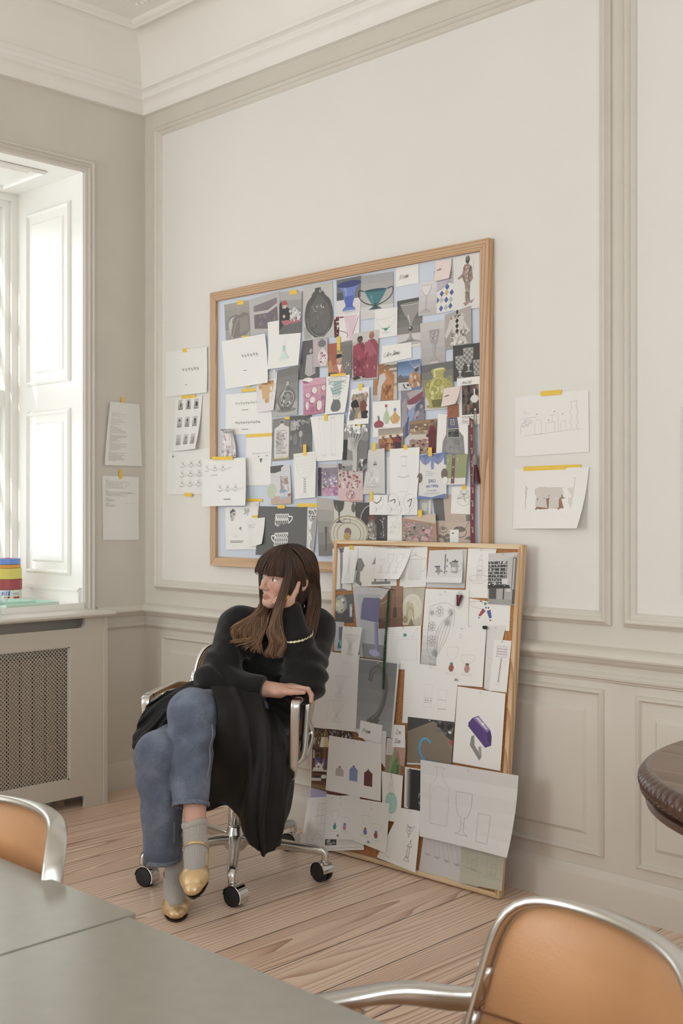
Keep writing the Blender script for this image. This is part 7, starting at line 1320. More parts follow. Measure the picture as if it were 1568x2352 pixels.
@art('techdraw')
def _(a): g = '#6b6967'; a.box(.10, .05, .97, .95, .6, g); a.box(.22, .12, .44, .50, .5, g); a.line([(.30, .1), (.30, .52)], .5, g); a.line([(.38, .12), (.38, .5)], .5, g); a.line([(.16, .36), (.46, .32)], .8, g); a.line([(.22, .24), (.44, .22)], .5, g); a.ring(.26, .77, .075, .095, .6, g); a.line([(.16, .78), (.36, .76)], .4, g); a.rect(.40, .78, .58, .90, '#57555a'); a.speck(14, ['#a3a1a0', '#c9c7c4', '#3a3837'], 3, (.41, .79, .57, .89), .03); [a.line([(.60, .80 + .03 * k), (.95, .79 + .03 * k)], .4, g) for k in range(4)]; a.lines(.22, .60, .63, 2, .12, g, .6)
made = {}
for key, plane, lay, Q, lift, tapes, name, label in SHEETS:
    made[key] = sheet(key, plane, lay, Q, lift, tapes, name, label, D.get(key, lambda a: None))
# ------------------------------------------------------------------ small things hanging on the boards
def bplane(x, z, h): return Vector((x, -0.0215 - h, z))
# white round stickers
STK = mat('white_sticker', '#f2f0ed', 0.4, bump=0.4, bscale=300)
def sticker(x, z, rx, label, h):
    bm = bmesh.new(); n = 28
    c = [bm.verts.new((rx * math.cos(2 * PI * k / n), -0.0008, rx * math.sin(2 * PI * k / n))) for k in range(n)]; b = [bm.verts.new((rx * math.cos(2 * PI * k / n), 0, rx * math.sin(2 * PI * k / n))) for k in range(n)]
    f = bm.faces.new(c); f.normal_update()
    for k in range(n): bm.faces.new((b[k], b[(k + 1) % n], c[(k + 1) % n], c[k]))
    o = obj('round_sticker', bm, STK); o.location = bplane(x, z, h); tag(o, label, 'sticker', 'white round stickers')
    bm = bmesh.new(); sweep(bm, [(rx * .8 * math.cos(2 * PI * k / n), -0.0009, rx * .8 * math.sin(2 * PI * k / n)) for k in range(n)], circ(0.0004, 5), up=(0, 1, 0), closed=True)
    tube(bm, spline([(-rx * .4, -0.0009, -rx * .2), (-rx * .1, -0.0009, rx * .4), (rx * .1, -0.0009, -rx * .4), (rx * .45, -0.0009, rx * .3)], 12), 0.0005, 5, up=(0, 1, 0))
    obj('embossed_mark', bm, mat('emboss', '#d6d3cf', 0.5), o)
for x, z, r, l, h in STICKERS: sticker(x, z, r, l, h)
# dark red ribbon with looping white writing
R0, R1 = RIBBON
bm = bmesh.new(); n = 16; lo = []; hi = []
for k in range(n + 1):
    t = k / n; x = R0[0] + (R1[0] - R0[0]) * t; z = R0[1] + (R1[1] - R0[1]) * t; wv = 0.0018 * math.sin(t * 9)
    z1 = 0.012 if k == 0 else 0.0
    lo.append(bm.verts.new(bplane(x - 0.0105, z + z1, 0.012 + wv) - bplane(*R0, 0))); hi.append(bm.verts.new(bplane(x + 0.0105, z, 0.012 + wv) - bplane(*R0, 0)))
for k in range(n): bm.faces.new((lo[k], lo[k + 1], hi[k + 1], hi[k]))
rib = obj('ribbon', bm, mat('burgundy_ribbon', '#6d2a33', 0.5, sheen=0.3)); rib.location = bplane(*R0, 0)
tag(rib, 'long dark red ribbon with white script hanging down the right side of the board', 'ribbon')
bm = bmesh.new()
for q in range(9):
    t = (q + 0.5) / 9.3; x = R0[0] + (R1[0] - R0[0]) * t; z = R0[1] + (R1[1] - R0[1]) * t; wv = 0.0018 * math.sin(t * 9)
    xx, zz = 0.0, 0.0; pts = []
    for ch in 'Bise':
        g, adv = GLY[ch]
        tube(bm, [bplane(x + 0.004 - 0.0065 * b + 0.0, z + 0.020 - 0.0105 * (a_ + xx), 0.0128 + wv) - bplane(*R0, 0) for a_, b in g], 0.0006, 5, up=(0, 1, 0)); xx += adv
obj('white_script', bm, mat('script_white', '#e6e0dc', 0.6), rib)
# tassel on a twisted cord
tx, tz = TASSEL; base = bplane(tx, tz, 0.016)
ts = empty('tassel', base); tag(ts, 'grey and dark red tassel hanging on a doubled cord beside the ribbon', 'tassel')
TG = mat('tassel_grey', '#8d8a84', 0.8, var=0.3, vscale=400); TR = mat('tassel_red', '#5f1f2b', 0.7)
bm = bmesh.new()
for s in (-1, 1): tube(bm, spline([(s * 0.002, 0, 0.158), (s * 0.006, 0, 0.11), (s * 0.005, 0, 0.0)], 14), 0.0017, 7, up=(0, 1, 0))
obj('cord', bm, TG, ts, True)
bm = bmesh.new(); lathe(bm, [(0.004, 0.004), (0.0085, -0.004), (0.0105, -0.018), (0.0075, -0.030), (0.008, -0.033), (0.0075, -0.036)], 18)
obj('tassel_head', bm, TG, ts, True)
rr = random.Random(4)
for nm, m, n, dx in (('fringe', TG, 44, 0.0), ('fringe', TR, 26, 0.007)):
    bm = bmesh.new()
    for k in range(n):
        a = rr.uniform(0, 2 * PI); r = 0.006 * math.sqrt(rr.random()); L = rr.uniform(0.058, 0.072)
        tube(bm, spline([(r * math.cos(a), r * math.sin(a), -0.034), (dx * .6 + r * 1.7 * math.cos(a), r * 1.3 * math.sin(a), -0.06), (dx + r * 2.3 * math.cos(a), r * 1.6 * math.sin(a), -0.034 - L)], 6), 0.0009, 5, up=(0, 1, 0))
    o = obj(nm, bm, m, ts)
    if m is TR: o['label'] = 'dark red half of the fringe'
obj('hanging_pin', (lambda bm: (lathe(bm, [(0.0, 0.155), (0.0035, 0.156), (0.0035, 0.162), (0.0, 0.163)], 12, caps=False), bm)[1])(bmesh.new()), mat('pin_white', '#e6e3de', 0.3), ts, True)

# green bead string on a long nail over the cork board
def cp(u, v, h): return CB0 + CBU * u + CBV * v + CBN * h
b0 = BEADS[0]; bs = empty('bead_string', cp(*b0, 0.035)); tag(bs, 'string of dark green beads hanging on a nail over the brown tassel photo', 'beads')
path = spline([tuple(cp(u, v, 0.024) - cp(*b0, 0.035)) for u, v in BEADS], 260); bm = bmesh.new(); bm2 = bmesh.new(); last = None; cnt = 0
for p in path:
    p = Vector(p)
    if last is None or (p - last).length > 0.0062:
        for s in (-1, 1):
            c = p + Vector((s * 0.0026, 0, 0.001 * s)); g = bmesh.ops.create_icosphere(bm, subdivisions=1, radius=0.0037)
            for v in g['verts']: v.co += c
        last = p; cnt += 1
o = obj('beads', bm, mat('green_bead', '#1c4a2a', 0.25), bs, True); o['kind'] = 'stuff'
tube(bm2, path[::6], 0.0008, 5); obj('thread', bm2, mat('bead_thread', '#23402c', 0.6), bs)
a, b = NAIL; nl = obj('long_nail', (lambda bm: (tube(bm, [cp(*a, 0.036) - cp(*a, 0.036), cp(*b, 0.020) - cp(*a, 0.036)], 0.0013, 8), bm)[1])(bmesh.new()), STEELD); nl.location = cp(*a, 0.036); tag(nl, 'long dark nail stuck slantwise above the green bead string', 'nail')
# little bag with a red thing
bg_ = empty('small_plastic_bag', cp(*BAG, 0.016)); tag(bg_, 'small clear plastic bag with a dark red trinket pinned on the plaque drawing', 'bag')
bm = bmesh.new(); q = [(-0.012, 0.022, 0), (0.006, 0.030, 0.004), (0.018, 0.010, 0.006), (0.012, -0.026, 0.002), (-0.002, -0.034, 0.004), (-0.020, -0.026, 0.001), (-0.016, 0.0, 0.005)]
c = bm.verts.new((0, 0.0 - 0.012, 0.0)); v = [bm.verts.new((x, -h, z)) for x, z, h in q]; w = [bm.verts.new((x, 0.004, z)) for x, z, h in q]; c2 = bm.verts.new((0, 0.006, 0))
for k in range(len(q)): bm.faces.new((v[k], v[(k + 1) % len(q)], c)); bm.faces.new((w[(k + 1) % len(q)], w[k], c2)); bm.faces.new((v[k], w[k], w[(k + 1) % len(q)], v[(k + 1) % len(q)]))
obj('bag_film', bm, GLASS, bg_)
bm = bmesh.new()
for s, l in ((-1, 0.05), (1, 0.045)): sweep(bm, [(s * 0.009 + 0.004, -0.002, 0.016), (-0.004, -0.003, -0.022)], rrect(0.009, 0.005, 0.002), up=(0, 1, 0))
obj('red_trinket', bm, mat('garnet', '#6f2430', 0.25, var=0.5, vscale=200), bg_)
# black pin with a thin cord
p0 = PIN; pn = empty('black_pin', cp(*p0, 0.014)); tag(pn, 'round black push pin at the top right of the rust and pink glass sheet', 'pin')
bm = bmesh.new(); [blob(bm, Vector((dx, 0, 0)) + CBN * 0.006, 0.0062, 1.0) for dx in (-0.003, 0.005)]; obj('pin_head', bm, BLACKP, pn, True)
bm = bmesh.new(); tube(bm, [(0, 0, 0), CBN * 0.006], 0.001, 6); obj('needle', bm, STEELD, pn)
bm = bmesh.new(); tube(bm, spline([(0, 0, -0.004), (-0.001, -0.001, -0.07), (-0.003, 0.005, -0.14), (-0.006, 0.009, -0.20)], 14), 0.0007, 5); obj('thread', bm, BLACKP, pn)
# guide curves of the hair and control grids of the coat, in metres in the frame of the seated woman
HAIR = {'fringe': [[(0.181,-0.087,1.165),(0.146,-0.072,1.155),(0.115,-0.059,1.130),(0.096,-0.051,1.102),(0.094,-0.075,1.082),(0.104,-0.080,1.072)],
  [(0.184,-0.087,1.167),(0.156,-0.090,1.150),(0.133,-0.101,1.120),(0.119,-0.093,1.089),(0.116,-0.105,1.073)],
  [(0.187,-0.086,1.168),(0.168,-0.099,1.147),(0.152,-0.115,1.115),(0.141,-0.113,1.084),(0.141,-0.118,1.071),(0.146,-0.120,1.067)],
  [(0.193,-0.083,1.171),(0.183,-0.106,1.145),(0.172,-0.122,1.110),(0.167,-0.123,1.079),(0.172,-0.124,1.070),(0.178,-0.124,1.065)],
  [(0.197,-0.080,1.174),(0.195,-0.109,1.142),(0.195,-0.123,1.106),(0.195,-0.125,1.076),(0.199,-0.122,1.064),(0.207,-0.120,1.059)]],
 'temple': [[(0.194,-0.081,1.173),(0.206,-0.111,1.139),(0.213,-0.121,1.095),(0.215,-0.110,1.049),(0.212,-0.118,1.009),(0.207,-0.120,0.974)],
  [(0.197,-0.080,1.174),(0.224,-0.108,1.139),(0.238,-0.114,1.095),(0.242,-0.101,1.049),(0.236,-0.100,1.008),(0.224,-0.100,0.965)],
  [(0.200,-0.078,1.176),(0.242,-0.103,1.135),(0.262,-0.101,1.093),(0.267,-0.085,1.048),(0.262,-0.060,1.000),(0.256,-0.060,0.959)]],
 'front_lock': [[(0.193,-0.087,1.168),(0.200,-0.119,1.125),(0.201,-0.127,1.081),(0.192,-0.130,1.040),(0.181,-0.150,0.996),(0.164,-0.165,0.953),(0.152,-0.165,0.914),(0.143,-0.170,0.878),(0.161,-0.175,0.837),(0.138,-0.180,0.802),(0.123,-0.180,0.796)],
  [(0.196,-0.087,1.168),(0.209,-0.118,1.125),(0.213,-0.126,1.080),(0.201,-0.130,1.040),(0.190,-0.150,0.996),(0.176,-0.165,0.956),(0.167,-0.165,0.914),(0.170,-0.170,0.872),(0.188,-0.175,0.840),(0.171,-0.180,0.808),(0.179,-0.180,0.789)],
  [(0.199,-0.088,1.168),(0.215,-0.117,1.125),(0.219,-0.125,1.080),(0.207,-0.128,1.035),(0.196,-0.148,0.990),(0.186,-0.163,0.949),(0.179,-0.165,0.908),(0.182,-0.170,0.866),(0.202,-0.175,0.834),(0.194,-0.180,0.803)]],
 'under_fringe': [[(0.192,-0.079,1.174),(0.161,-0.070,1.168),(0.126,-0.044,1.145),(0.102,-0.051,1.118),(0.096,-0.053,1.099)],
  [(0.192,-0.079,1.174),(0.168,-0.085,1.162),(0.147,-0.093,1.138),(0.129,-0.092,1.108),(0.126,-0.090,1.086)],
  [(0.194,-0.079,1.174),(0.184,-0.100,1.153),(0.176,-0.114,1.124),(0.167,-0.117,1.085)]],
 'crown': [[(0.198,-0.078,1.176),(0.230,-0.092,1.159),(0.257,-0.097,1.129),(0.272,-0.093,1.086),(0.278,-0.068,1.039)],
  [(0.200,-0.076,1.177),(0.244,-0.082,1.162),(0.278,-0.079,1.131),(0.292,-0.074,1.085),(0.296,-0.010,1.027)],
  [(0.201,-0.073,1.178),(0.253,-0.073,1.165),(0.290,-0.061,1.137),(0.305,-0.053,1.084),(0.307,-0.008,1.019)],
  [(0.198,-0.073,1.178),(0.256,-0.065,1.169),(0.296,-0.049,1.139),(0.312,-0.036,1.083),(0.315,-0.007,1.019)]],
 'far_lock': [[(0.109,-0.020,1.098),(0.104,-0.020,1.051),(0.107,-0.035,0.998),(0.112,-0.060,0.969),(0.085,-0.110,0.939),(0.057,-0.135,0.911),(0.028,-0.150,0.882),(0.009,-0.155,0.841)],
  [(0.115,-0.020,1.098),(0.112,-0.020,1.044),(0.116,-0.035,0.994),(0.121,-0.065,0.962),(0.106,-0.115,0.928),(0.083,-0.140,0.890),(0.052,-0.155,0.862),(0.022,-0.155,0.844)],
  [(0.121,-0.010,1.089),(0.121,-0.010,1.035),(0.127,-0.030,0.987),(0.134,-0.070,0.953),(0.125,-0.125,0.922),(0.106,-0.150,0.879),(0.078,-0.160,0.844),(0.041,-0.160,0.841)],
  [(0.136,0.000,1.081),(0.139,0.000,1.019),(0.150,-0.030,0.967),(0.147,-0.085,0.936),(0.126,-0.140,0.908),(0.119,-0.160,0.865),(0.137,-0.170,0.825),(0.111,-0.175,0.798)]],
 'near_mass': [[(0.201,-0.076,1.177),(0.251,-0.091,1.147),(0.278,-0.088,1.101),(0.283,-0.035,1.029),(0.278,-0.045,0.960),(0.267,-0.075,0.902),(0.262,-0.100,0.859),(0.265,-0.115,0.821)],
  [(0.204,-0.073,1.178),(0.261,-0.082,1.150),(0.290,-0.075,1.101),(0.294,0.000,1.027),(0.294,-0.005,0.957),(0.282,-0.045,0.899),(0.275,-0.080,0.853),(0.274,-0.095,0.822)],
  [(0.204,-0.073,1.178),(0.266,-0.076,1.153),(0.296,-0.068,1.100),(0.304,0.050,1.023),(0.309,0.050,0.952),(0.298,-0.010,0.895),(0.288,-0.050,0.845),(0.282,-0.075,0.822)]],
 'back_mass': [[(0.207,-0.073,1.178),(0.268,-0.070,1.155),(0.297,0.040,1.095),(0.305,0.090,1.021),(0.313,0.100,0.948),(0.321,0.080,0.894),(0.321,0.060,0.857)],
  [(0.167,0.060,1.169),(0.180,0.100,1.108),(0.188,0.110,1.027),(0.188,0.110,0.947),(0.181,0.080,0.886)],
  [(0.104,0.050,1.126),(0.097,0.060,1.078),(0.101,0.050,1.015),(0.112,0.030,0.954),(0.108,0.000,0.925)]]}
COAT = {'right': [[(-0.036,-0.330,0.718),(0.034,-0.300,0.710),(0.102,-0.240,0.675),(0.163,-0.160,0.602),(0.197,-0.080,0.508),(0.207,0.000,0.451)],
  [(-0.006,-0.400,0.627),(0.059,-0.370,0.619),(0.118,-0.320,0.603),(0.173,-0.270,0.545),(0.216,-0.200,0.470),(0.227,-0.020,0.416)],
  [(-0.053,-0.310,0.478),(0.053,-0.350,0.487),(0.117,-0.340,0.485),(0.169,-0.310,0.461),(0.212,-0.240,0.402),(0.220,-0.050,0.346)],
  [(-0.095,-0.180,0.361),(0.030,-0.250,0.360),(0.102,-0.340,0.356),(0.152,-0.330,0.336),(0.194,-0.240,0.302),(0.208,-0.080,0.261)],
  [(-0.086,-0.150,0.291),(0.009,-0.190,0.286),(0.088,-0.310,0.248),(0.142,-0.330,0.236),(0.180,-0.240,0.226),(0.193,-0.100,0.213)],
  [(-0.084,-0.140,0.261),(0.026,-0.160,0.260),(0.098,-0.290,0.199),(0.135,-0.300,0.150),(0.168,-0.240,0.167),(0.181,-0.120,0.173)]],
 'left': [[(-0.055,-0.080,0.704),(-0.129,-0.100,0.692),(-0.194,-0.170,0.672),(-0.251,-0.235,0.650)],
  [(-0.042,-0.200,0.692),(-0.116,-0.200,0.695),(-0.205,-0.245,0.655),(-0.281,-0.260,0.599)],
  [(-0.066,-0.250,0.670),(-0.135,-0.280,0.675),(-0.222,-0.280,0.603),(-0.302,-0.270,0.535)],
  [(-0.103,-0.300,0.650),(-0.161,-0.300,0.621),(-0.235,-0.290,0.532),(-0.290,-0.290,0.477)],
  [(-0.135,-0.280,0.559),(-0.191,-0.290,0.517),(-0.235,-0.290,0.460),(-0.270,-0.290,0.409)]]}
# ------------------------------------------------------------------ signed distance modelling: smooth unions meshed by surface nets
def seg(P, a, b, ra, rb, sq=None):
    a = np.array(a, float); b = np.array(b, float); ab = b - a; t = np.clip(((P - a) @ ab) / (ab @ ab), 0, 1)
    q = P - a - t[:, None] * ab
    if sq is not None: q = q / np.array(sq)
    return np.sqrt((q ** 2).sum(1)) - (ra + (rb - ra) * t)
def chain(P, pts, k=0.01):
    d = None
    for (a, ra), (b, rb) in zip(pts, pts[1:]):
        e = seg(P, a, b, ra, rb); d = e if d is None else smin(d, e, k)
    return d
def ell(P, c, r, R=None):
    q = P - np.array(c, float)
    if R is not None: q = q @ R
    r = np.array(r, float); k0 = np.sqrt(((q / r) ** 2).sum(1)); k1 = np.sqrt(((q / r ** 2) ** 2).sum(1)) + 1e-9
    return k0 * (k0 - 1) / k1
def smin(a, b, k):
    h = np.clip(0.5 + 0.5 * (b - a) / k, 0, 1); return b + (a - b) * h - k * h * (1 - h)
def smax(a, b, k): return -smin(-a, -b, k)
def surface(sdf, lo, hi, h, B=8):
    """mesh of sdf = 0: only blocks near the surface are sampled"""
    lo = np.array(lo, float); hi = np.array(hi, float); nb = np.ceil((hi - lo) / (h * B)).astype(int)
    g = np.stack(np.meshgrid(*[np.arange(n) for n in nb], indexing='ij'), -1).reshape(-1, 3)
    c = lo + (g + 0.5) * h * B; d = sdf(c); g = g[np.abs(d) < h * B * 1.25]
    off = np.stack(np.meshgrid(*[np.arange(B + 1)] * 3, indexing='ij'), -1).reshape(-1, 3)
    V = np.empty((len(g), (B + 1) ** 3))
    for s in range(0, len(g), 400):
        P = lo + (g[s:s + 400, None, :] * B + off[None]) * h; V[s:s + 400] = sdf(P.reshape(-1, 3)).reshape(-1, (B + 1) ** 3)
    V = V.reshape(-1, B + 1, B + 1, B + 1)
    cor = [(i, j, k) for i in (0, 1) for j in (0, 1) for k in (0, 1)]
    C = np.stack([V[:, i:B + i, j:B + j, k:B + k] for i, j, k in cor], -1); S = C < 0
    act = S.any(-1) & ~S.all(-1); bi, ci, cj, ck = np.nonzero(act); C = C[bi, ci, cj, ck]; cell = g[bi] * B + np.stack([ci, cj, ck], 1)
    cc = np.array(cor, float); acc = np.zeros((len(C), 3)); cnt = np.zeros(len(C))
    for a in range(8):
        for b in range(a + 1, 8):
            if np.abs(cc[a] - cc[b]).sum() == 1:
                m = (C[:, a] < 0) != (C[:, b] < 0); t = C[m, a] / (C[m, a] - C[m, b]); acc[m] += cc[a] + t[:, None] * (cc[b] - cc[a]); cnt[m] += 1
    verts = lo + (cell + acc / cnt[:, None]) * h
    N = nb * B + 2; key = ((cell[:, 0] + 1) * N[1] + cell[:, 1] + 1) * N[2] + cell[:, 2] + 1; order = np.argsort(key); ks = key[order]
    st = np.array([N[1] * N[2], N[2], 1]); faces = []
    for ax, (u, v) in enumerate(((1, 2), (2, 0), (0, 1))):
        b = {0: 4, 1: 2, 2: 1}[ax]; m = (C[:, 0] < 0) != (C[:, b] < 0); k0 = key[m]; q = np.stack([k0, k0 - st[u], k0 - st[u] - st[v], k0 - st[v]], 1)
        p = np.searchsorted(ks, q); p = np.minimum(p, len(ks) - 1); ok = (ks[p] == q).all(1); q = order[p]
        flip = C[m, 0] < 0
        q = np.where(flip[:, None], q, q[:, ::-1]); faces.append(q[ok])
    return verts, np.concatenate(faces)
def mesh_obj(name, V, F, m, parent=None, colors=None):
    me = bpy.data.meshes.new(name); me.vertices.add(len(V)); me.vertices.foreach_set('co', V.astype(np.float32).ravel())
    me.loops.add(F.size); me.loops.foreach_set('vertex_index', F.astype(np.int32).ravel()); me.polygons.add(len(F))
    me.polygons.foreach_set('loop_start', np.arange(0, F.size, F.shape[1], dtype=np.int32)); me.update(calc_edges=True); me.validate()
    me.polygons.foreach_set('use_smooth', np.ones(len(me.polygons), bool)); me.materials.append(m)
    if colors is not None:
        at = me.color_attributes.new('ink', 'FLOAT_COLOR', 'POINT'); at.data.foreach_set('color', np.c_[colors, np.ones(len(colors))].astype(np.float32).ravel())
    o = bpy.data.objects.new(name, me); COL.objects.link(o)
    if parent is not None: o.parent = parent
    return o
def attr_mat(name, rough, spec=0.5, sub=0.0, bump=0.0, bscale=300, aniso=0.0):
    m = bpy.data.materials.new(name); m.use_nodes = True; nt = m.node_tree; b = nt.nodes['Principled BSDF']; a = nt.nodes.new('ShaderNodeAttribute'); a.attribute_name = 'ink'
    nt.links.new(a.outputs['Color'], b.inputs['Base Color']); b.inputs['Roughness'].default_value = rough; b.inputs['Specular IOR Level'].default_value = spec
    if sub: b.inputs['Subsurface Weight'].default_value = sub; b.inputs['Subsurface Radius'].default_value = (0.012, 0.005, 0.003); b.inputs['Subsurface Scale'].default_value = 0.5
    if bump:
        tc = nt.nodes.new('ShaderNodeTexCoord'); n = nt.nodes.new('ShaderNodeTexNoise'); n.inputs['Scale'].default_value = bscale; nt.links.new(tc.outputs['Object'], n.inputs['Vector'])
        bp = nt.nodes.new('ShaderNodeBump'); bp.inputs['Strength'].default_value = bump; bp.inputs['Distance'].default_value = 0.001; nt.links.new(n.outputs['Fac'], bp.inputs['Height']); nt.links.new(bp.outputs['Normal'], b.inputs['Normal'])
    return m
def wob(P, seed, sc, n=5):
    """smooth pseudo-random field in about -1..1"""
    q = np.random.RandomState(seed); s = np.zeros(len(P))
    for _ in range(n):
        k = q.normal(size=3); k /= np.linalg.norm(k); s += np.sin(P @ k * sc * q.uniform(.6, 1.5) + q.uniform(0, 6.3))
    return s / n * 1.5

# --- joints of the seated woman, metres in the frame of her chair (x to her left, y backwards, z up)
HC = np.array([.205, -.03, 1.07])
def rot3(yaw, pitch, roll):
    a, b, c = np.radians([yaw, pitch, roll]); ca, sa, cb, sb, cc, sc_ = np.cos(a), np.sin(a), np.cos(b), np.sin(b), np.cos(c), np.sin(c)
    return np.array([[cc, 0, sc_], [0, 1, 0], [-sc_, 0, cc]]) @ np.array([[ca, -sa, 0], [sa, ca, 0], [0, 0, 1]]) @ np.array([[1, 0, 0], [0, cb, -sb], [0, sb, cb]])
HR = rot3(-50, 4, 7)
SHR, SHL = (.035, -.03, .885), (.285, .09, .865)           # shoulders
ELR, ELL = (-.040, -.165, .705), (.268, -.125, .705)      # elbows
WRR, WRL = (.182, -.205, .684), (.216, -.112, .952)       # wrists
HIR, HIL = (-.03, .04, .535), (.12, .05, .545)
KNR, KNL = (-.197, -.40, .505), (-.094, -.355, .632)
ANR, ANL = (-.150, -.345, .125), (-.066, -.500, .280)
# hand resting on the armrest: four fingers folded over its outer side, thumb along the near edge
FR = [[((.205, -.180 + dy, .686), .0125), ((.248, -.184 + dy * 1.15, .694), .0105), ((.280, -.186 + dy * 1.25, .690), .0088), ((.2915, -.188 + dy * 1.25, .668), .0080), ((.2905, -.190 + dy * 1.25, .650 - dz), .0070)] for dy, dz in ((-.027, .0), (-.009, .007), (.009, .006), (.025, -.003))]
TH_R = [((.192, -.218, .682), .0130), ((.222, -.238, .684), .0112), ((.246, -.243, .684), .0092), ((.266, -.241, .683), .0076)]
# hand at the cheek: index finger straight up to the ear, the others curled under the jaw, thumb below the chin
FL = [[((.216, -.118, .966), .0125), ((.222, -.128, .990), .0105), ((.236, -.122, 1.015), .0085), ((.245, -.106, 1.043), .0068)],
      [((.210, -.120, .968), .012), ((.209, -.137, .990), .0105), ((.197, -.141, 1.001), .0090), ((.184, -.134, 1.001), .0078), ((.177, -.124, .996), .007)],
      [((.203, -.121, .964), .012), ((.196, -.137, .983), .0103), ((.183, -.141, .992), .0088), ((.171, -.134, .990), .0076), ((.166, -.124, .985), .0068)],
      [((.197, -.118, .960), .011), ((.186, -.132, .974), .0095), ((.174, -.137, .980), .0082), ((.163, -.132, .978), .0070), ((.158, -.124, .974), .0062)]]
TH_L = [((.204, -.108, .955), .0125), ((.188, -.112, .957), .011), ((.176, -.112, .966), .0092), ((.170, -.106, .976), .0076)]
def head_local(P): return (P - HC) @ HR
def head_sdf(P):
    q = head_local(P); x = np.abs(q[:, 0]); s = np.stack([x, q[:, 1], q[:, 2]], 1)
    d = ell(q, (0, .014, .024), (.073, .092, .082))
    d = smin(d, ell(q, (0, -.028, -.030), (.0605, .066, .074)), .025)
    d = smin(d, ell(q, (0, -.046, -.083), (.040, .042, .033)), .024)
    d = smin(d, seg(s, (.046, .0, -.065), (.012, -.076, -.101), .018, .016), .022)          # jaw line
    d = smin(d, ell(q, (0, -.080, -.103), (.017, .013, .014)), .014)                        # chin
    d = smin(d, ell(s, (.036, -.062, -.040), (.022, .022, .024)), .020)                      # cheeks
    d = smin(d, ell(s, (.028, -.083, .008), (.026, .012, .010)), .012)                       # brow ridge
    d = smax(d, -ell(s, (.031, -.106, -.014), (.017, .017, .0125)), .012)                    # sockets
    d = smin(d, ell(s, (.0305, -.0765, -.0155), (.0138, .0125, .0128)), .003)                # lids over the eyeballs
    d = smin(d, seg(q, (0, -.0905, .004), (0, -.1105, -.044), .0072, .0072), .016)            # nose
    d = smin(d, ell(q, (0, -.1118, -.0465), (.0086, .0088, .0074)), .006)
    d = smin(d, ell(s, (.0090, -.0985, -.0490), (.0062, .0080, .0060)), .010)
    d = smax(d, -ell(s, (.0050, -.1035, -.0565), (.0024, .0040, .0024)), .003)               # nostrils
    d = smax(d, -ell(q, (0, -.101, -.0645), (.004, .006, .008)), .006)                       # philtrum
    up = smin(seg(s, (0.003, -.0992, -.0742), (.0215, -.0875, -.0775), .0036, .0016), seg(s, (.003, -.0992, -.0742), (.010, -.0968, -.0745), .0040, .0030), .004)
    d = smin(d, up, .004)
    d = smin(d, seg(s, (0, -.0978, -.0832), (.017, -.0895, -.0805), .0046, .0020), .006)
    d = smax(d, -seg(s, (0, -.1050, -.0786), (.026, -.0895, -.0788), .0012, .0008), .002)    # line of the mouth
    e = smin(ell(s, (.0745, .014, -.018), (.0075, .019, .029)), ell(s, (.073, .010, -.042), (.007, .010, .010)), .008)
    e = smax(e, -ell(s, (.082, .012, -.018), (.0065, .011, .018)), .004)
    return smin(d, e, .006)
def hand_parts(P, fingers, thumb, wrist, knuck, pr):
    d = None
    for f in fingers + [thumb]:
        e = chain(P, f, .004); d = e if d is None else smin(d, e, .0014)
    return smin(d, pr, .008)
def body_sdf(P):
    d = ell(P, (.15, .045, .78), (.150, .095, .15)); d = smin(d, ell(P, (.09, .05, .62), (.125, .095, .12)), .06); d = smin(d, ell(P, (.05, .05, .52), (.15, .11, .09)), .06)
    d = smin(d, seg(P, (.185, .030, 1.00), (.165, .045, .89), .049, .056), .03)
    for a, b, c in ((SHR, ELR, WRR), (SHL, ELL, WRL)):
        d = smin(d, seg(P, a, b, .048, .038), .03); d = smin(d, seg(P, b, c, .039, .0255), .02)
    for a, b, c in ((HIR, KNR, ANR), (HIL, KNL, ANL)):
        d = smin(d, seg(P, a, b, .078, .052), .04); m = tuple(np.array(b) * .68 + np.array(c) * .32 + np.array([0, .012, 0])); d = smin(d, seg(P, b, m, .050, .049), .02); d = smin(d, seg(P, m, c, .048, .031), .03)
    d = smin(d, chain(P, [((-.150, -.330, .085), .022), ((-.145, -.40, .062), .023), ((-.134, -.445, .042), .018)], .02), .02)
    d = smin(d, chain(P, [((-.056, -.475, .250), .022), ((-.058, -.540, .215), .022), ((-.056, -.590, .165), .017)], .02), .02)
    # palms
    pr = seg(P, WRR, (.236, -.190, .690), .0245, .021, (1, 1.45, .72)); pr = smin(pr, seg(P, (.17, -.21, .682), (.222, -.192, .688), .024, .024, (1, 1.35, .75)), .012)
    d = smin(d, hand_parts(P, FR, TH_R, None, None, pr), .012)
    pl = seg(P, WRL, (.208, -.124, .974), .0235, .0225); d2 = hand_parts(P, FL, TH_L, None, None, pl)
    return smin(d, d2, .010)
def all_sdf(P): return smin(body_sdf(P), head_sdf(P), .010)
V, F = surface(all_sdf, (-.36, -.72, 0.0), (.46, .24, 1.22), .0026)
q = head_local(V); ax_ = np.abs(q[:, 0]); skin = np.array(hexc('#cfa593')); Cc = np.tile(skin, (len(V), 1))
def paint(mask, col, a): Cc[:] = Cc + (np.array(hexc(col)) - Cc) * (np.clip(mask, 0, 1) * a)[:, None]
hd = (np.linalg.norm(V - HC, axis=1) < .16) & (q[:, 1] < 0)
gs = lambda x, c, s: np.exp(-((x - c) / s) ** 2)
paint(hd * gs(ax_, .040, .020) * gs(q[:, 2], -.048, .020), '#c98c7e', .45)                       # cheeks
paint(hd * gs(ax_, .0, .014) * gs(q[:, 2], -.048, .014) * (q[:, 1] < -.095), '#c48a7a', .45)      # nose tip
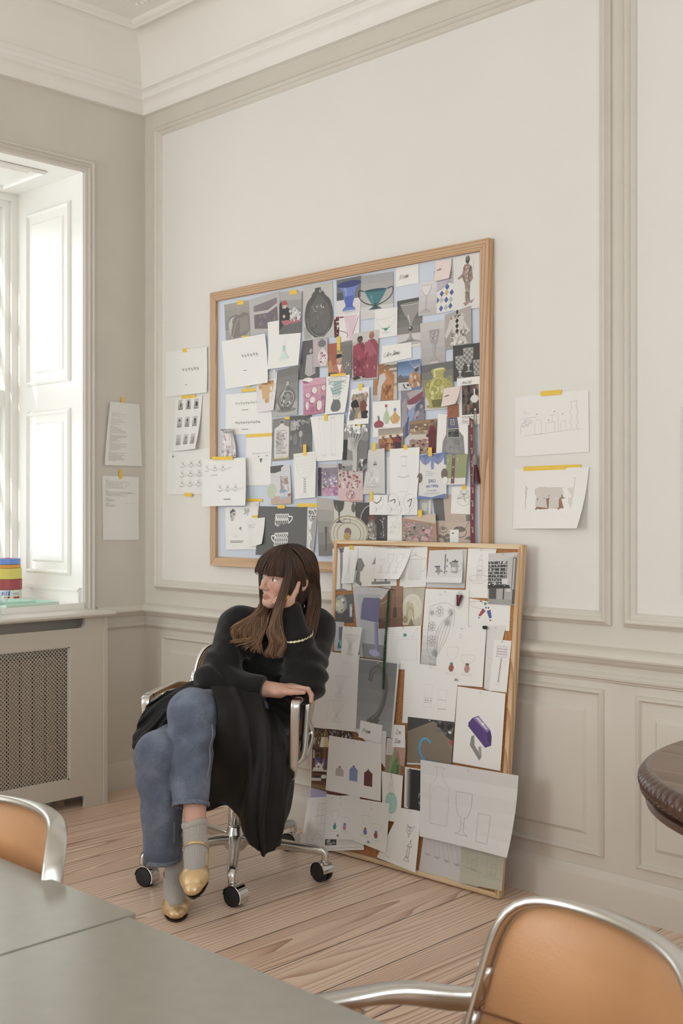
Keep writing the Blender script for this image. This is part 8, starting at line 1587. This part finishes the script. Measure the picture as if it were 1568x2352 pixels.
lipm = hd * (q[:, 1] < -.083) * (ax_ < .0215) * (((q[:, 2] + .0787) / (.0088 * np.sqrt(np.clip(1 - (ax_ / .0215) ** 2, 0.02, 1)))) ** 2 < 1)
paint(lipm.astype(float), '#b87d74', .75); paint(hd * (q[:, 1] < -.08) * (ax_ < .023) * gs(q[:, 2], -.0787, .0011), '#7d4a44', .75)  # lip colour, then the shade in the mouth groove painted into the skin
eye = ((ax_ - .0305) / .0135) ** 2 + ((q[:, 2] + .0158 + .10 * (ax_ - .0305)) / .0060) ** 2
paint(hd * (q[:, 1] < -.07) * (eye < 1), '#e9e4df', 1.0)
for s in (-1, 1):
    r2 = (q[:, 0] - (s * .0305 - .0030)) ** 2 + (q[:, 2] + .0150) ** 2
    paint(hd * (q[:, 1] < -.07) * (eye < 1) * (r2 < .0062 ** 2), '#4b4a3f', 1.0); paint(hd * (q[:, 1] < -.07) * (eye < 1) * (r2 < .0028 ** 2), '#151210', 1.0)
paint(hd * (q[:, 1] < -.066) * gs(eye, 1.15, .30) * (q[:, 2] > -.0165), '#2c1f1a', 1.0); paint(hd * (q[:, 1] < -.07) * gs(eye, 1.1, .18) * (q[:, 2] <= -.0170), '#8a6459', .6)
paint(hd * (q[:, 1] < -.06) * gs(q[:, 2], .010 - 9 * (ax_ - .032) ** 2, .0040) * (ax_ > .012) * (ax_ < .052), '#4a362c', .8)
ctr_l, ctr_r = np.array([.20, -.125, .985]), np.array([.25, -.2, .68])
for c in (ctr_l, ctr_r): paint((np.linalg.norm(V - c, axis=1) < .075) * (.5 + .5 * wob(V, 5, 120)), '#c08a78', .35)
SKIN = attr_mat('skin', 0.48, 0.45, sub=0.12, bump=0.06, bscale=500)
woman = mesh_obj('person', V, F, SKIN, None, Cc); woman.location = CH; woman.rotation_euler = (0, 0, CHR)
tag(woman, 'person in black sweater and jeans sitting in the swivel chair, head resting on one hand', 'person')

# --- sweater
def sweater_sdf(P):
    d = ell(P, (.155, .04, .785), (.172, .118, .165)); d = smin(d, ell(P, (.100, .035, .640), (.160, .130, .125)), .07); d = smin(d, ell(P, (.075, .02, .565), (.175, .145, .075)), .05)
    d = smin(d, ell(P, SHR, (.072, .072, .062)), .05); d = smin(d, ell(P, SHL, (.072, .075, .066)), .05)
    d = smin(d, seg(P, (.172, .04, .96), (.165, .045, .88), .064, .085), .03)
    d = smin(d, seg(P, SHR, ELR, .068, .064), .04); ax_c = np.array([.982, -.18, -.05]); f = smax(seg(P, ELR, (.150, -.216, .683), .063, .043), (P - np.array([.128, -.212, .684])) @ ax_c, .006); d = smin(d, f, .03)
    d = smin(d, seg(P, SHL, ELL, .074, .070), .05); d = smin(d, seg(P, ELL, (.238, -.118, .845), .068, .057), .04); d = smin(d, seg(P, (.238, -.118, .845), (.219, -.112, .940), .055, .036), .015)
    d = smin(d, seg(P, (.226, -.114, .905), (.2205, -.112, .945), .041, .0365), .004)
    d = d - .0035 * wob(P, 3, 38) - .002 * wob(P, 8, 90)
    # creases running across the bent sleeves and slanting over the body
    for c, k, w in ((ELR, (60, 90, 40), .09), (ELL, (30, 40, 110), .10), ((.02, -.1, .80), (70, 20, 60), .09), ((.15, -.08, .66), (50, -10, 75), .11)):
        r = np.linalg.norm(P - np.array(c), axis=1); d = d - .0105 * np.exp(-(r / w) ** 2) * np.sin(P @ np.array(k, float) + 2.2 * wob(P, 2, 20))
    return d
WOOL = mat('black_wool', '#1b1a19', 0.85, bump=0.5, bscale=260, var=0.15, vscale=40, spec=0.2, sheen=0.18)
V, F = surface(sweater_sdf, (-.2, -.34, .45), (.44, .24, 1.06), .0045)
mesh_obj('sweater', V, F, WOOL, woman)

# --- jeans
HEMR, HEML = np.array([-.188, -.365, .157]), np.array([-.085, -.470, .358])
def tube_cut(P, d, a, hem, rin):
    ax = np.array(hem) - np.array(a); ax /= np.linalg.norm(ax); s = (P - hem) @ ax
    near = np.linalg.norm(P - hem, axis=1) < .20
    d = np.where(near, np.maximum(d, s), d)
    inner = np.linalg.norm((P - hem) - s[:, None] * ax, axis=1) - rin
    return np.where(near & (s > -.10), np.maximum(d, -np.maximum(inner, -(s + .07))), d)
def jeans_sdf(P):
    b = smin(ell(P, (.04, .05, .53), (.165, .125, .10)), seg(P, HIR, KNR, .098, .076), .05)
    c = seg(P, KNR, HEMR, .076, .060); c = c - .0045 * np.sin(P[:, 2] * 60 + P[:, 0] * 40) * np.exp(-((P[:, 2] - .42) / .07) ** 2) - .0028 * wob(P, 4, 34) - .002 * np.sin(np.arctan2(P[:, 0] - HEMR[0], P[:, 1] - HEMR[1]) * 5) * np.clip((.45 - P[:, 2]) / .3, 0, 1)
    c = tube_cut(P, c, KNR, HEMR, .053); right = smin(b, c, .02)
    t = seg(P, HIL, KNL, .100, .079); e = seg(P, KNL, HEML, .079, .057)
    e = e - .0045 * np.sin(P[:, 2] * 75 - P[:, 0] * 45 + 1.0) * np.exp(-((P[:, 2] - .55) / .06) ** 2) - .0025 * wob(P, 6, 36)
    e = tube_cut(P, e, KNL, HEML, .050); left = smin(t, e, .02) - .0015 * wob(P, 9, 60)
    return smin(right, left, .006)
def denim():
    m = bpy.data.materials.new('washed_denim'); m.use_nodes = True; nt = m.node_tree; b = nt.nodes['Principled BSDF']; tc = nt.nodes.new('ShaderNodeTexCoord')
    n = nt.nodes.new('ShaderNodeTexNoise'); n.inputs['Scale'].default_value = 9; n.inputs['Detail'].default_value = 4; nt.links.new(tc.outputs['Object'], n.inputs['Vector'])
    mp = nt.nodes.new('ShaderNodeMapping'); mp.inputs['Scale'].default_value = (700, 700, 90); nt.links.new(tc.outputs['Object'], mp.inputs[0])
    n2 = nt.nodes.new('ShaderNodeTexNoise'); n2.inputs['Scale'].default_value = 1; n2.inputs['Detail'].default_value = 2; nt.links.new(mp.outputs[0], n2.inputs['Vector'])
    f = nmath(nt, 'ADD', nmath(nt, 'MULTIPLY', n.outputs['Fac'], .7), nmath(nt, 'MULTIPLY', n2.outputs['Fac'], .30))
    nt.links.new(ramp(nt, f, [(.26, '#3a404e'), (.50, '#5a6376'), (.80, '#929bad')]), b.inputs['Base Color']); b.inputs['Roughness'].default_value = .85; b.inputs['Sheen Weight'].default_value = .08
    bp = nt.nodes.new('ShaderNodeBump'); bp.inputs['Strength'].default_value = .14; bp.inputs['Distance'].default_value = .001; nt.links.new(n2.outputs['Fac'], bp.inputs['Height']); nt.links.new(bp.outputs['Normal'], b.inputs['Normal']); return m
DENIM = denim()
V, F = surface(jeans_sdf, (-.34, -.64, .13), (.30, .22, .76), .0042)
jeans = mesh_obj('jeans', V, F, DENIM, woman)
HEMM = mat('frayed_hem', '#6e7484', .9, bump=.8, bscale=300, var=.45, vscale=260)
for hem, kn, r in ((HEMR, KNR, .0618), (HEML, KNL, .0590)):
    ax = Vector(hem - np.array(kn)).normalized(); e1 = ax.cross(Vector((0, 1, 0))).normalized(); e2 = ax.cross(e1); bm = bmesh.new(); n = 72
    rings = []
    for o, dr in ((-.014, -.001), (-.012, .0012), (-.001, .0014), (.0012, -.0005), (.0008, -.004), (-.010, -.006)):
        rings.append([bm.verts.new(Vector(hem) + ax * (o + .0007 * math.sin(23 * k)) + (e1 * math.cos(2 * PI * k / n) + e2 * math.sin(2 * PI * k / n)) * (r + dr + .0006 * math.sin(31 * k) + (0 if kn == KNL else -.002 * math.sin(5 * 2 * PI * k / n)) * 0)) for k in range(n)])
    for A, B in zip(rings, rings[1:]):
        for k in range(n): bm.faces.new((A[k], A[(k + 1) % n], B[(k + 1) % n], B[k]))
    bmesh.ops.recalc_face_normals(bm, faces=bm.faces[:]); obj('hem', bm, HEMM, jeans, True)
def on_cloth(p, d):
    t = np.linspace(.02, .16, 71); Q = np.array(p)[None] + t[:, None] * (np.array(d, float) / np.linalg.norm(d)); v = jeans_sdf(Q); k = int(np.argmax(v > 0)); return tuple(Q[max(k, 1)])
THREAD = mat('seam_thread', '#8b90a0', .9)
def seam_line(a, b, d, t0=0.02, t1=.97):
    A, B = np.array(a), np.array(b)
    for dx in (-.0035, .0035):
        bm = bmesh.new(); tube(bm, [on_cloth(A + (B - A) * t + np.array([dx, 0, 0]), d) for t in np.linspace(t0, t1, 26)], .0011, 5); obj('seam', bm, THREAD, jeans, True)
seam_line(KNL, HEML, (.9, -.45, .1), .12, .97); seam_line(KNR, HEMR, (.72, -.70, 0), .60, .97)

# --- black coat spread over the lap and hanging off both sides of the seat
def patch(G, nu, nv, fold):
    rows = [np.array(spline(r, nu)) for r in G]; cols = [np.array(spline([rows[k][i] for k in range(len(rows))], nv)) for i in range(nu)]
    S = np.stack(cols, 0)                                     # nu, nv, 3
    du = np.gradient(S, axis=0); dv = np.gradient(S, axis=1); N = np.cross(du, dv); N /= np.linalg.norm(N, axis=2)[..., None] + 1e-9
    if N[..., 1].mean() > 0: N = -N
    u, v = np.meshgrid(np.linspace(0, 1, nu), np.linspace(0, 1, nv), indexing='ij'); S = S + N * fold(u, v)[..., None]
    idx = np.arange(nu * nv).reshape(nu, nv); f = np.stack([idx[:-1, :-1], idx[1:, :-1], idx[1:, 1:], idx[:-1, 1:]], -1).reshape(-1, 4)
    return S.reshape(-1, 3), f
COATM = mat('black_cotton', '#1a1918', 0.62, bump=0.35, bscale=420, var=0.12, vscale=25, spec=0.35)
def rg(x, c, w): return np.exp(-((x - c) / w) ** 2)
def fold_r(u, v):
    a = .012 * np.sin(2 * PI * (2.2 * u + .35 * v) + .6) * np.clip(v * 1.6, 0, 1) + .005 * np.sin(2 * PI * (5.1 * u - .9 * v)) * np.clip(v * 2, .2, 1)
    return a + .016 * rg(u - .18 * v, .40, .035) - .014 * rg(u - .22 * v, .54, .045) + .012 * rg(u + .12 * v, .86, .04) + .008 * rg(u - .30 * v, .20, .03) + .007 * rg(u - .05 * v, .70, .03)
def fold_l(u, v): return .006 * np.sin(2 * PI * (3.2 * v + .5 * u)) + .004 * np.sin(2 * PI * (6.5 * v - u) + 1) + .007 * rg(v - .2 * u, .45, .05)
cp_ = []
Sv, Sf = patch(COAT['right'], 90, 110, fold_r); Lv, Lf = patch(COAT['left'], 60, 70, fold_l)
coat = None
for nm, (v_, f_) in (('coat', (Sv, Sf)), ('coat_panel', (Lv, Lf))):
    o = mesh_obj(nm, v_, f_, COATM, woman if coat is None else coat)
    md = o.modifiers.new('thickness', 'SOLIDIFY'); md.thickness = .004; md.offset = 0
    if coat is None: coat = o

# --- socks: ribbed knit tubes, one with a rolled cuff
SOCK = mat('grey_rib_knit', '#b3aea9', .9, bump=.4, bscale=500, sheen=.2)
def sock(path, rad, name='sock'):
    n = 96; sec = [((1 + .045 * math.cos(2 * PI * k * 32 / n)) * math.cos(2 * PI * k / n), (1 + .045 * math.cos(2 * PI * k * 32 / n)) * math.sin(2 * PI * k / n)) for k in range(n)]
    P = spline(path, 44); R = [float(np.interp(t, np.linspace(0, 1, len(rad)), [r if isinstance(r, (int, float)) else r[0] for r in rad])) for t in np.linspace(0, 1, 44)]
    R = [r * (1 + .025 * math.sin(i * 1.9) * (1 if i < 22 else 0)) for i, r in enumerate(R)]
    bm = bmesh.new(); sweep(bm, P, sec, up=(0, -1, .3), scale=R); return obj(name, bm, SOCK, woman, True)
s1 = sock([(-.148, -.350, .25), (-.150, -.348, .17), (-.150, -.348, .115), (-.148, -.372, .082), (-.141, -.43, .062), (-.130, -.475, .040)], [.036, .0345, .036, .037, .034, .020])
s2 = sock([(-.070, -.488, .312), (-.067, -.498, .284), (-.063, -.512, .252), (-.060, -.540, .220), (-.057, -.580, .188), (-.055, -.618, .150)], [.0375, .0365, .0375, .037, .033, .020])
bm = bmesh.new(); n = 80; c0 = Vector((-.070, -.488, .306)); ax = Vector((.007, -.010, -.028)).normalized(); e1 = ax.cross(Vector((1, 0, 0))).normalized(); e2 = ax.cross(e1)
rings = []
for j in range(11):
    a = 2 * PI * j / 11
    rings.append([bm.verts.new(c0 + ax * (.010 * math.sin(a) + .002 * math.sin(3 * 2 * PI * k / n)) + (e1 * math.cos(2 * PI * k / n) + e2 * math.sin(2 * PI * k / n)) * (.0378 + .0042 * math.cos(a) + .0009 * math.cos(2 * PI * k * 32 / n))) for k in range(n)])
for j in range(11):
    for k in range(n): bm.faces.new((rings[j][k], rings[j][(k + 1) % n], rings[(j + 1) % 11][(k + 1) % n], rings[(j + 1) % 11][k]))
bmesh.ops.recalc_face_normals(bm, faces=bm.faces[:]); obj('rolled_cuff', bm, SOCK, s2, True)

# --- gold strap shoes
GOLD = mat('gold_leather', '#dcbf94', .34, .62, bump=.12, bscale=160, var=.06, vscale=60)
SOLE = mat('shoe_sole', '#2a1d14', .5)
def shoe_sdf(P):
    x, y, z = P.T; lift = .042 * np.clip((.135 - y) / .10, 0, 1) ** 1.3; q = np.stack([x, y, z - lift], 1)
    d = seg(q, (0, .028, .034), (0, .10, .034), .032, .034); d = smin(d, seg(q, (0, .10, .034), (0.001, .165, .027), .034, .0425, (1, 1, .72)), .02); d = smin(d, seg(q, (.001, .165, .027), (.001, .203, .020), .0420, .0285, (1, 1, .68)), .02)
    d = smax(d, -q[:, 2], .004)
    y = y + 16 * x * x
    top = np.where(y < .114, .043 + .014 * np.clip((.05 - y) / .05, 0, 1) - .010 * rg(y, .10, .04), .043 + ((np.clip(y, .114, 1) - .114) * 3.0)); hole = q[:, 2] - top
    return np.maximum(d, hole)
SV, SF = surface(shoe_sdf, (-.06, -.02, -.01), (.06, .25, .14), .0018)
def add_shoe(M, label=None):
    def X(p): return Vector(M @ np.array([*p, 1.0]))[:3] if False else tuple((M @ np.array([*p, 1.0]))[:3])
    V = np.c_[SV, np.ones(len(SV))] @ M.T; o = mesh_obj('shoe', V[:, :3], SF, GOLD, woman)
    def L(y): return .042 * min(1, max(0, (.135 - y) / .10)) ** 1.3
    # sole: outline of the last, a few millimetres thick
    bm = bmesh.new(); out = []
    hw = lambda y: float(np.interp(y, [0, .015, .05, .10, .165, .20, .222, .2295], [.010, .025, .029, .029, .037, .029, .015, .003]))
    ys = np.linspace(0.0, .2295, 26)
    for off in (.0025, -.0035): out.append([bm.verts.new(X((s * hw(y), y - .001, L(y) + off))) for s, yy in ((1, ys), (-1, ys[::-1])) for y in yy])
    bm.faces.new(out[0]); bm.faces.new(list(reversed(out[1])))
    for k in range(52): bm.faces.new((out[0][k], out[0][(k + 1) % 52], out[1][(k + 1) % 52], out[1][k]))
    bmesh.ops.recalc_face_normals(bm, faces=bm.faces[:]); obj('sole', bm, SOLE, o)
    bm = bmesh.new(); pr = []
    for z, k in ((.040, 1.0), (.022, .86), (.003, .80), (-.0035, .80)):
        pr.append([bm.verts.new(X((k * .027 * math.cos(a), .026 + .026 * k * math.sin(a) * (1 if math.sin(a) < 0 else .8), z))) for a in [2 * PI * q / 20 for q in range(20)]])
    for A, B in zip(pr, pr[1:]):
        for k in range(20): bm.faces.new((A[k], A[(k + 1) % 20], B[(k + 1) % 20], B[k]))
    bm.faces.new(pr[0]); bm.faces.new(pr[-1]); bmesh.ops.recalc_face_normals(bm, faces=bm.faces[:]); obj('heel', bm, GOLD, o, True)
    return o, X
def strap(o, c, ax, e1, rx, ry, buckle):
    c = Vector(c); ax = Vector(ax).normalized(); e1 = Vector(e1); e1 = (e1 - ax * e1.dot(ax)).normalized(); e2 = ax.cross(e1); n = 60; bm = bmesh.new()
    path = [c + e1 * rx * math.cos(2 * PI * k / n) + e2 * ry * math.sin(2 * PI * k / n) for k in range(n)]
    sweep(bm, path, rrect(.0085, .0022, .0008, 3), closed=True, ups=[tuple((p - c).normalized()) for p in path]); obj('ankle_strap', bm, GOLD, o, True)
    b = c + e1 * (rx + .001) * math.cos(buckle) + e2 * (ry + .001) * math.sin(buckle); bm = bmesh.new(); sweep(bm, [b + (e1 * math.cos(a) * .003 * math.sin(buckle) + e2 * math.cos(a) * .003 * math.cos(buckle) + ax * math.sin(a) * .006) for a in [2 * PI * k / 14 for k in range(14)]], circ(.0011, 6), closed=True)
    obj('buckle', bm, CHROME, o, True)
def frame(o, yv, zv):
    yv = np.array(yv, float); yv /= np.linalg.norm(yv); zv = np.array(zv, float); zv -= yv * (zv @ yv); zv /= np.linalg.norm(zv); xv = np.cross(yv, zv); M = np.eye(4); M[:3, 0] = xv; M[:3, 1] = yv; M[:3, 2] = zv; M[:3, 3] = o; return M
sh, X = add_shoe(frame((-.160, -.277, .0035), (.155, -1.0, 0), (0, 0, 1)))
strap(sh, (-.149, -.357, .110), (-.03, -.45, .9), (1, 0, 0), .0385, .041, math.pi)
sh, X = add_shoe(frame((-.048, -.430, .214), (-.03, -.91, -.40), (-.15, -.40, .91)))
strap(sh, (-.0615, -.523, .240), (.06, -.70, -.72), (1, 0, 0), .0395, .0405, math.pi)

# --- jewellery
def ring_obj(name, c, ax, R, r, m, parent, tw=0):
    ax = Vector(ax).normalized(); e1 = ax.cross(Vector((0, 1, .2))).normalized(); e2 = ax.cross(e1); n = 56
    bm = bmesh.new(); P = [Vector(c) + (e1 * math.cos(2 * PI * k / n) + e2 * math.sin(2 * PI * k / n)) * R for k in range(n)]
    if not tw: sweep(bm, P, circ(r, 8), closed=True, ups=[tuple(ax)] * n)
    else:
        for s in range(3):
            Q = [p + ((p - Vector(c)).normalized() * math.cos(k * tw * 2 * PI / n + s * 2.09) + ax * math.sin(k * tw * 2 * PI / n + s * 2.09)) * r * .6 for k, p in enumerate(P)]; sweep(bm, Q, circ(r * .62, 7), closed=True, ups=[tuple(ax)] * n)
    return obj(name, bm, m, parent, True)
YG = mat('yellow_gold', '#d9b25c', .18, 1.0); WG = mat('pale_gold', '#e3dac0', .2, 1.0)
ring_obj('bracelet', (.2335, -.117, .860), (-.16, -.25, .96), .0585, .0046, WG, woman, 9)
ring_obj('ring', (.2035, -.1385, .9945), (-.8, -.25, .5), .0112, .0026, YG, woman, 4); ring_obj('ring', (.1905, -.1395, .9865), (-.8, -.2, .5), .0106, .0018, YG, woman)
# --- hair: dark at the roots, lighter towards the ends, in several groups of strands over a close cap
def cap_sdf(P):
    q = head_local(P); d = ell(q, (0, .014, .024), (.076, .094, .085)); d = smin(d, ell(q, (0, .040, -.05), (.064, .058, .07)), .03)
    face = ell(q, (0, -.10, -.045), (.064, .085, .088)); return smax(d, -face, .01)
HAIRM = attr_mat('brown_hair', .58, .3)
V, F = surface(cap_sdf, (.02, -.20, .88), (.40, .20, 1.24), .004)
hair = mesh_obj('hair', V, F, HAIRM, woman, np.tile(np.array(hexc('#33251d')), (len(V), 1)))
rr = random.Random(11)
def strands(name, guides, n, r0, spread, tip, m=26, tail=0.3, wave=0.0):
    G = [np.array(spline(g, m)) for g in guides]; VV, FF, CC = [], [], []; ns = 6; root = np.array(hexc('#30251f')); mid = np.array(hexc('#4d3b30')); tipc = np.array(hexc(tip))
    for s in range(n):
        t = (s + rr.random()) / n * (len(G) - 1); i = min(int(t), len(G) - 2); P = G[i] * (1 - (t - i)) + G[i + 1] * (t - i)
        w = np.linspace(0, 1, m); ph = rr.uniform(0, 6.3); am = rr.uniform(.3, 1) * spread
        off = np.array([rr.gauss(0, 1), rr.gauss(0, .8), rr.gauss(0, .4)]) * spread * .6
        P = P + off * np.clip(w * 2.2, .15, 1)[:, None] + np.stack([np.sin(w * 7 + ph), np.cos(w * 6 + ph), np.zeros(m)], 1) * am * .5 * (w ** 1.2)[:, None]
        if wave: P = P + np.stack([np.sin(w * 13 + t * 2.2 + ph * .08), .6 * np.cos(w * 12 + t * 1.7 + ph * .08), .3 * np.sin(w * 10 + t * 3)], 1) * wave * (np.clip(w - .35, 0, 1) / .65)[:, None]
        L = m if rr.random() > tail else int(m * rr.uniform(.68, .98)); P = P[:L]
        T = np.gradient(P, axis=0); T /= np.linalg.norm(T, axis=1)[:, None] + 1e-9; S = np.cross(T, np.array([0, -1, .15])); S /= np.linalg.norm(S, axis=1)[:, None] + 1e-9; N = np.cross(S, T)
        r = r0 * rr.uniform(.6, 1.25) * np.interp(np.linspace(0, 1, L), [0, .1, .75, 1], [.7, 1, .85, .10]); base = sum(len(v) for v in VV); sh_ = rr.uniform(.62, 1.42)
        ring = np.stack([P + (S * math.cos(a) * 1.25 + N * math.sin(a) * .75) * r[:, None] for a in [2 * PI * k / ns for k in range(ns)]], 1); VV.append(ring.reshape(-1, 3))
        a, b = np.meshgrid(np.arange(L - 1), np.arange(ns), indexing='ij'); FF.append(base + np.stack([a * ns + b, a * ns + (b + 1) % ns, (a + 1) * ns + (b + 1) % ns, (a + 1) * ns + b], -1).reshape(-1, 4))
        c = np.where((np.linspace(0, 1, L) < .45)[:, None], root + (mid - root) * np.clip(np.linspace(0, 1, L) / .45, 0, 1)[:, None], mid + (tipc - mid) * np.clip((np.linspace(0, 1, L) - .45) / .5, 0, 1)[:, None]) * sh_
        CC.append(np.repeat(c, ns, 0))
    return mesh_obj(name, np.concatenate(VV), np.concatenate(FF), HAIRM, hair, np.clip(np.concatenate(CC), 0, 1))
strands('back_hair', HAIR['back_mass'], 220, .0022, .008, '#4f392c')
strands('crown_hair', HAIR['crown'], 260, .0017, .0035, '#4a352a')
strands('side_hair', HAIR['temple'], 260, .0015, .0042, '#44322a')
strands('long_hair', HAIR['near_mass'], 480, .0016, .0085, '#6f5443', tail=.6, wave=.005)
strands('far_lock', HAIR['far_lock'], 420, .0014, .0085, '#8f6e53', m=36, tail=.75, wave=.022)
strands('front_lock', HAIR['front_lock'], 300, .0014, .0065, '#876850', m=36, tail=.75, wave=.016)
strands('fringe', HAIR['fringe'], 300, .0012, .0055, '#4d392d', m=20, tail=.5)
strands('under_fringe', HAIR['under_fringe'], 150, .0018, .004, '#3f2f26', m=16)
